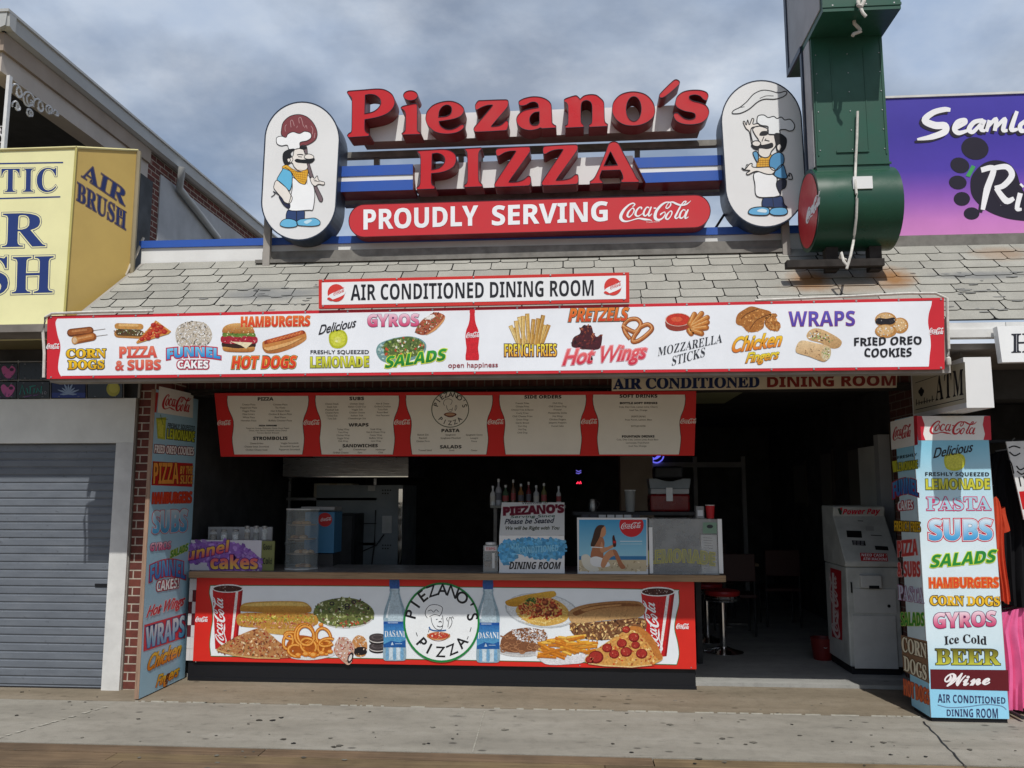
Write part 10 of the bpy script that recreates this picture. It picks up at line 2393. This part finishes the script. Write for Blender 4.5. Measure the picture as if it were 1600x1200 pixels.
def shirt(name, label, x0, x1, ztop, zbot, y, col, folds=9, amp=.02, flare=.0, cut='tee', group=None, seed=1):
 """hanging T-shirt: draped front and back sheets with sleeves, pleated towards the hem"""
 random.seed(seed)
 W_ = x1-x0; nx, nz = 36, 22
 t = thing(name, label, 'shirt', ((x0+x1)/2, y, zbot), group)
 g = MB(); ph = [random.uniform(0, 6.28) for _ in range(4)]
 def P(i, k, side):
  u = i/nx; v = k/nz
  w = W_*(.62+.38*min(1, v*4.5))*(1+flare*v); xc = (x0+x1)/2
  x = xc+(u-.5)*w; z = ztop-(ztop-zbot)*v-.04*abs(u-.5)*2*(1-min(1, v*3))
  f = amp*(0.3+v)*(math.sin(u*folds*6.28+ph[0])+.5*math.sin(u*folds*2.3*6.28+ph[1]+v*2))
  z += .012*math.sin(u*9+ph[2])*v
  return Vector((x+.008*math.sin(v*7+ph[3]), y+side*(.035+.02*math.sin(u*3.14))+f, z))
 for side in (-1, 1):
  for i in range(nx):
   for k in range(nz):
    q = [P(i, k, side), P(i+1, k, side), P(i+1, k+1, side), P(i, k+1, side)]
    g.face(q if side > 0 else q[::-1], col)
 part(t, g, 'body', 'cloth', smooth=True)
 for sx in (-1, 1):
  g = MB(); n = 10; xs = (x0+x1)/2+sx*W_*.30
  for k in range(8):
   for a in range(n):
    def R(kk, aa):
     v = kk/8; an = 2*math.pi*aa/n; r = .075*(1-.1*v)+.006*math.sin(aa*2+ph[1]+kk*.6)
     return Vector((xs+sx*(.22*W_*v+.02)+r*.45*math.cos(an), y+r*.6*math.sin(an), ztop-.09-.17*v+r*.6*math.cos(an)*.3))
    g.face([R(k, a), R(k, a+1), R(k+1, a+1), R(k+1, a)], col)
  part(t, g, 'sleeve', 'cloth', smooth=True)
 g = MB(); g.tube([Vector(((x0+x1)/2+W_*.28*s_, y, ztop+.0-.02*abs(s_))) for s_ in (-1, -.5, 0, .5, 1)], .006, 6); g.tube([Vector(((x0+x1)/2, y, ztop)), Vector(((x0+x1)/2, y, ztop+.06)), Vector(((x0+x1)/2+.02, y, ztop+.08))], .004, 5)
 part(t, g, 'hanger', 'steel')
 random.seed(seed+5)
 return t
cr = thing('clothes_rack', 'dark metal clothes rack standing under right-hand eaves', 'rack', (3.5, 6.6, 0))
g = MB()
for x in (3.10, 4.6):
 g.tube([Vector((x, 6.62, 0)), Vector((x, 6.62, 1.98))], .014, 8); g.tube([Vector((x, 6.3, .03)), Vector((x, 6.95, .03))], .014, 8)
for z in (1.98, 1.16): g.tube([Vector((3.08, 6.62, z)), Vector((4.6, 6.62, z))], .014, 8)
part(cr, g, 'frame', 'steel_dark')
zt_p, zb_p = atY(1590, 948, 6.5).z, atY(1590, 1112, 6.5).z
shirt('pink_shirt', 'bright pink T-shirt hanging low at the right edge', 3.03, 3.46, zt_p, max(.05, zb_p), 6.52, (.85, .16, .37, 1), 7, .022, .15, group='shirts on the rack', seed=3)
shirt('pink_shirt', 'second bright pink T-shirt tucked behind the front pink one', 3.12, 3.55, zt_p+.01, max(.06, zb_p), 6.66, (.78, .13, .33, 1), 6, .022, .12, group='shirts on the rack', seed=5)
shirt('black_shirt', 'black T-shirt hanging beside the tall blue food sign', 3.05, 3.50, 1.92, atY(1570, 945, 6.5).z, 6.50, (.012, .012, .014, 1), 6, .02, group='shirts on the rack', seed=8)
shirt('black_shirt', 'black T-shirt hanging behind the printed shirt', 3.20, 3.66, 1.90, 1.0, 6.68, (.014, .031, .016, 1), 6, .02, group='shirts on the rack', seed=9)
shirt('orange_shirt', 'orange-red T-shirt edge showing between blue sign and black shirts', 2.99, 3.10, atY(1562, 775, 6.40).z, atY(1570, 940, 6.4).z, 6.40, (.60, .07, .03, 1), 3, .010, group='shirts on the rack', seed=12)
shirt('orange_shirt', 'deeper orange T-shirt further along the clothes rack', 3.5, 3.9, 1.88, 1.1, 6.6, (.75, .10, .05, 1), 5, .018, group='shirts on the rack', seed=13)
ts = thing('printed_shirt', 'black shirt with bold white and red line print at right edge', 'shirt', (3.4, 6.3, 1.3))
tl = YP(6.30)
g = MB(); P = [tl.p3(p) for p in ((1572, 690), (1680, 686), (1700, 800), (1600, 812), (1592, 775))]
g.prism(P, Vector((0, .012, 0)), lin((226, 226, 224))); part(ts, g, 'printed_cloth', 'cloth')
s = Surf(tl, ts, .0015, mat='cloth'); s.begin('print')
for pts in (((1576, 700), (1584, 697), (1594, 700)), ((1577, 706), (1585, 712), (1594, 708)), ((1588, 728), (1594, 734), (1602, 730)), ((1589, 736), (1596, 741), (1604, 737)), ((1592, 745), (1595, 760)), ((1598, 744), (1602, 750)), ((1574, 716), (1580, 724), (1584, 740)), ((1600, 700), (1606, 704))): s.stroke([(*p, 2.0) for p in smooth([*pts], 4, False)], (30, 30, 32), 0)
s.poly([(1592, 768), (1640, 764), (1646, 790), (1598, 796)], (206, 40, 44), 0)
s.end()
spm, t_, b_ = newmat('spot_glow'); b_.inputs['Emission Color'].default_value = (1, .85, .6, 1); b_.inputs['Emission Strength'].default_value = 1.2
for px, w in ((1560, 'leftmost'), (1564, 'middle one'), (1568, 'rightmost')):
 g = MB(); p = atY(px, 617, 9.0); g.lathe([(0, -.02), (.02, -.015), (.022, .015), (0, .02)], p, 8)
 tag(g.build('spot_light', 'spot_glow'), w+' of three tiny glowing lamps deep inside dark clothes shop', 'lamp', 'glowing lamps in the clothes shop')
def dtable(x, y, label):
 t = thing('dining_table', label, 'table', (x, y, .031), 'tables in the dining room')
 g = MB(); g.box(x-.35, y-.35, .74, x+.35, y+.35, .77, (.30, .22, .14, 1)); part(t, g, 'top', 'painted', bevel=.006)
 g = MB(); g.lathe([(.03, .02), (.03, .70)], (x, y, .031), 12); part(t, g, 'post', 'steel', smooth=True)
 g = MB(); g.box(x-.25, y-.03, .031, x+.25, y+.03, .05); g.box(x-.03, y-.25, .0312, x+.03, y+.25, .052); part(t, g, 'foot', 'steel')
 return t
dtable(1.75, 10.3, 'small wooden dining table in the dark room, nearest the doorway'); dtable(1.8, 11.9, 'small wooden dining table deepest in the dark dining room')
def dchair(x, y, face, label):
 t = thing('dining_chair', label, 'chair', (x, y, .031), 'chairs in the dining room')
 g = MB(); g.box(x-.21, y-.2, .44, x+.21, y+.2, .48, (.05, .016, .014, 1)); part(t, g, 'seat', 'painted', bevel=.01)
 yb = y-face*.2
 g = MB(); g.box(x-.2, yb-.015, .62, x+.2, yb+.015, .92, (.05, .016, .014, 1)); part(t, g, 'backrest', 'painted', bevel=.008)
 for sx in (-1, 1):
  for sy in (-1, 1):
   g = MB(); top = .90 if sy == -face else .44; g.tube([Vector((x+sx*.19, y+sy*.18, .031)), Vector((x+sx*.19, y+sy*.19, top))], .012, 8); part(t, g, 'leg', 'steel_dark')
 return t
dchair(1.75, 9.65, 1, 'red-seated steel chair in front of the nearer dining table'); dchair(1.75, 10.95, -1, 'red-seated steel chair on the far side of the nearer table'); dchair(1.8, 12.55, -1, 'red-seated steel chair against the back wall'); dchair(2.4, 10.3, 1, 'red-seated steel chair drawn to the right of the nearer table')
cs = thing('wall_casing', 'pale painted door casing on the right wall behind the cash machine', 'door casing', (2.9, 8.5, .031))
g = MB(); g.box(2.93, 8.30, .031, 3.048, 8.42, 2.15); part(cs, g, 'post', 'aged_white'); g = MB(); g.box(2.95, 8.421, .031, 3.048, 8.95, 2.05); part(cs, g, 'panel', 'panel_grey')
nb_ = thing('notice_board', 'dim board of pinned papers on the right wall above cash machine', 'notice board', (3.0, 7.7, 1.5))
g = MB(); g.box(3.02, 7.65, 1.55, 3.049, 8.25, 2.25, (.12, .09, .06, 1)); part(nb_, g, 'board', 'painted')
for k in range(6):
 g = MB(); yy, zz = 7.68+.18*(k % 3), 1.6+.33*(k//3); g.box(3.015, yy, zz, 3.0195, yy+.15, zz+.26, random.choice([(.5, .48, .42, 1), (.4, .25, .2, 1), (.3, .36, .4, 1)])); part(nb_, g, 'paper', 'painted')
ks = thing('kitchen_shelf', 'steel kitchen shelf with stacked boxes at the left back', 'shelf', (-2.6, 9.4, .031))
for z in (1.0, 1.5):
 g = MB(); g.box(-3.3, 9.3, z, -2.25, 9.7, z+.03); part(ks, g, 'board', 'stainless')
for x in (-3.28, -2.29):
 g = MB(); g.box(x, 9.31, .031, x+.03, 9.34, 1.75); part(ks, g, 'post', 'stainless')
BXL = ['brown cardboard box on the lower kitchen shelf, left', 'white carton on the lower kitchen shelf, right', 'pale flat carton on the upper kitchen shelf']
for k, (x, z, w, h, c) in enumerate(((-3.2, 1.031, .36, .26, (.30, .20, .11, 1)), (-2.75, 1.031, .30, .30, (.5, .5, .48, 1)), (-3.0, 1.531, .45, .16, (.42, .38, .3, 1)))):
 t = thing('carton', BXL[k], 'box', (x, 9.4, z)); g = MB(); g.box(x, 9.36, z, x+w, 9.65, z+h, c); part(t, g, 'box', 'painted', bevel=.004); g = MB(); g.box(x+w*.4, 9.357, z+.002, x+w*.6, 9.3598, z+h, (.35, .28, .18, 1)); part(t, g, 'tape', 'painted')
for o_ in bpy.data.objects:
 if '_o' in o_: del o_['_o']
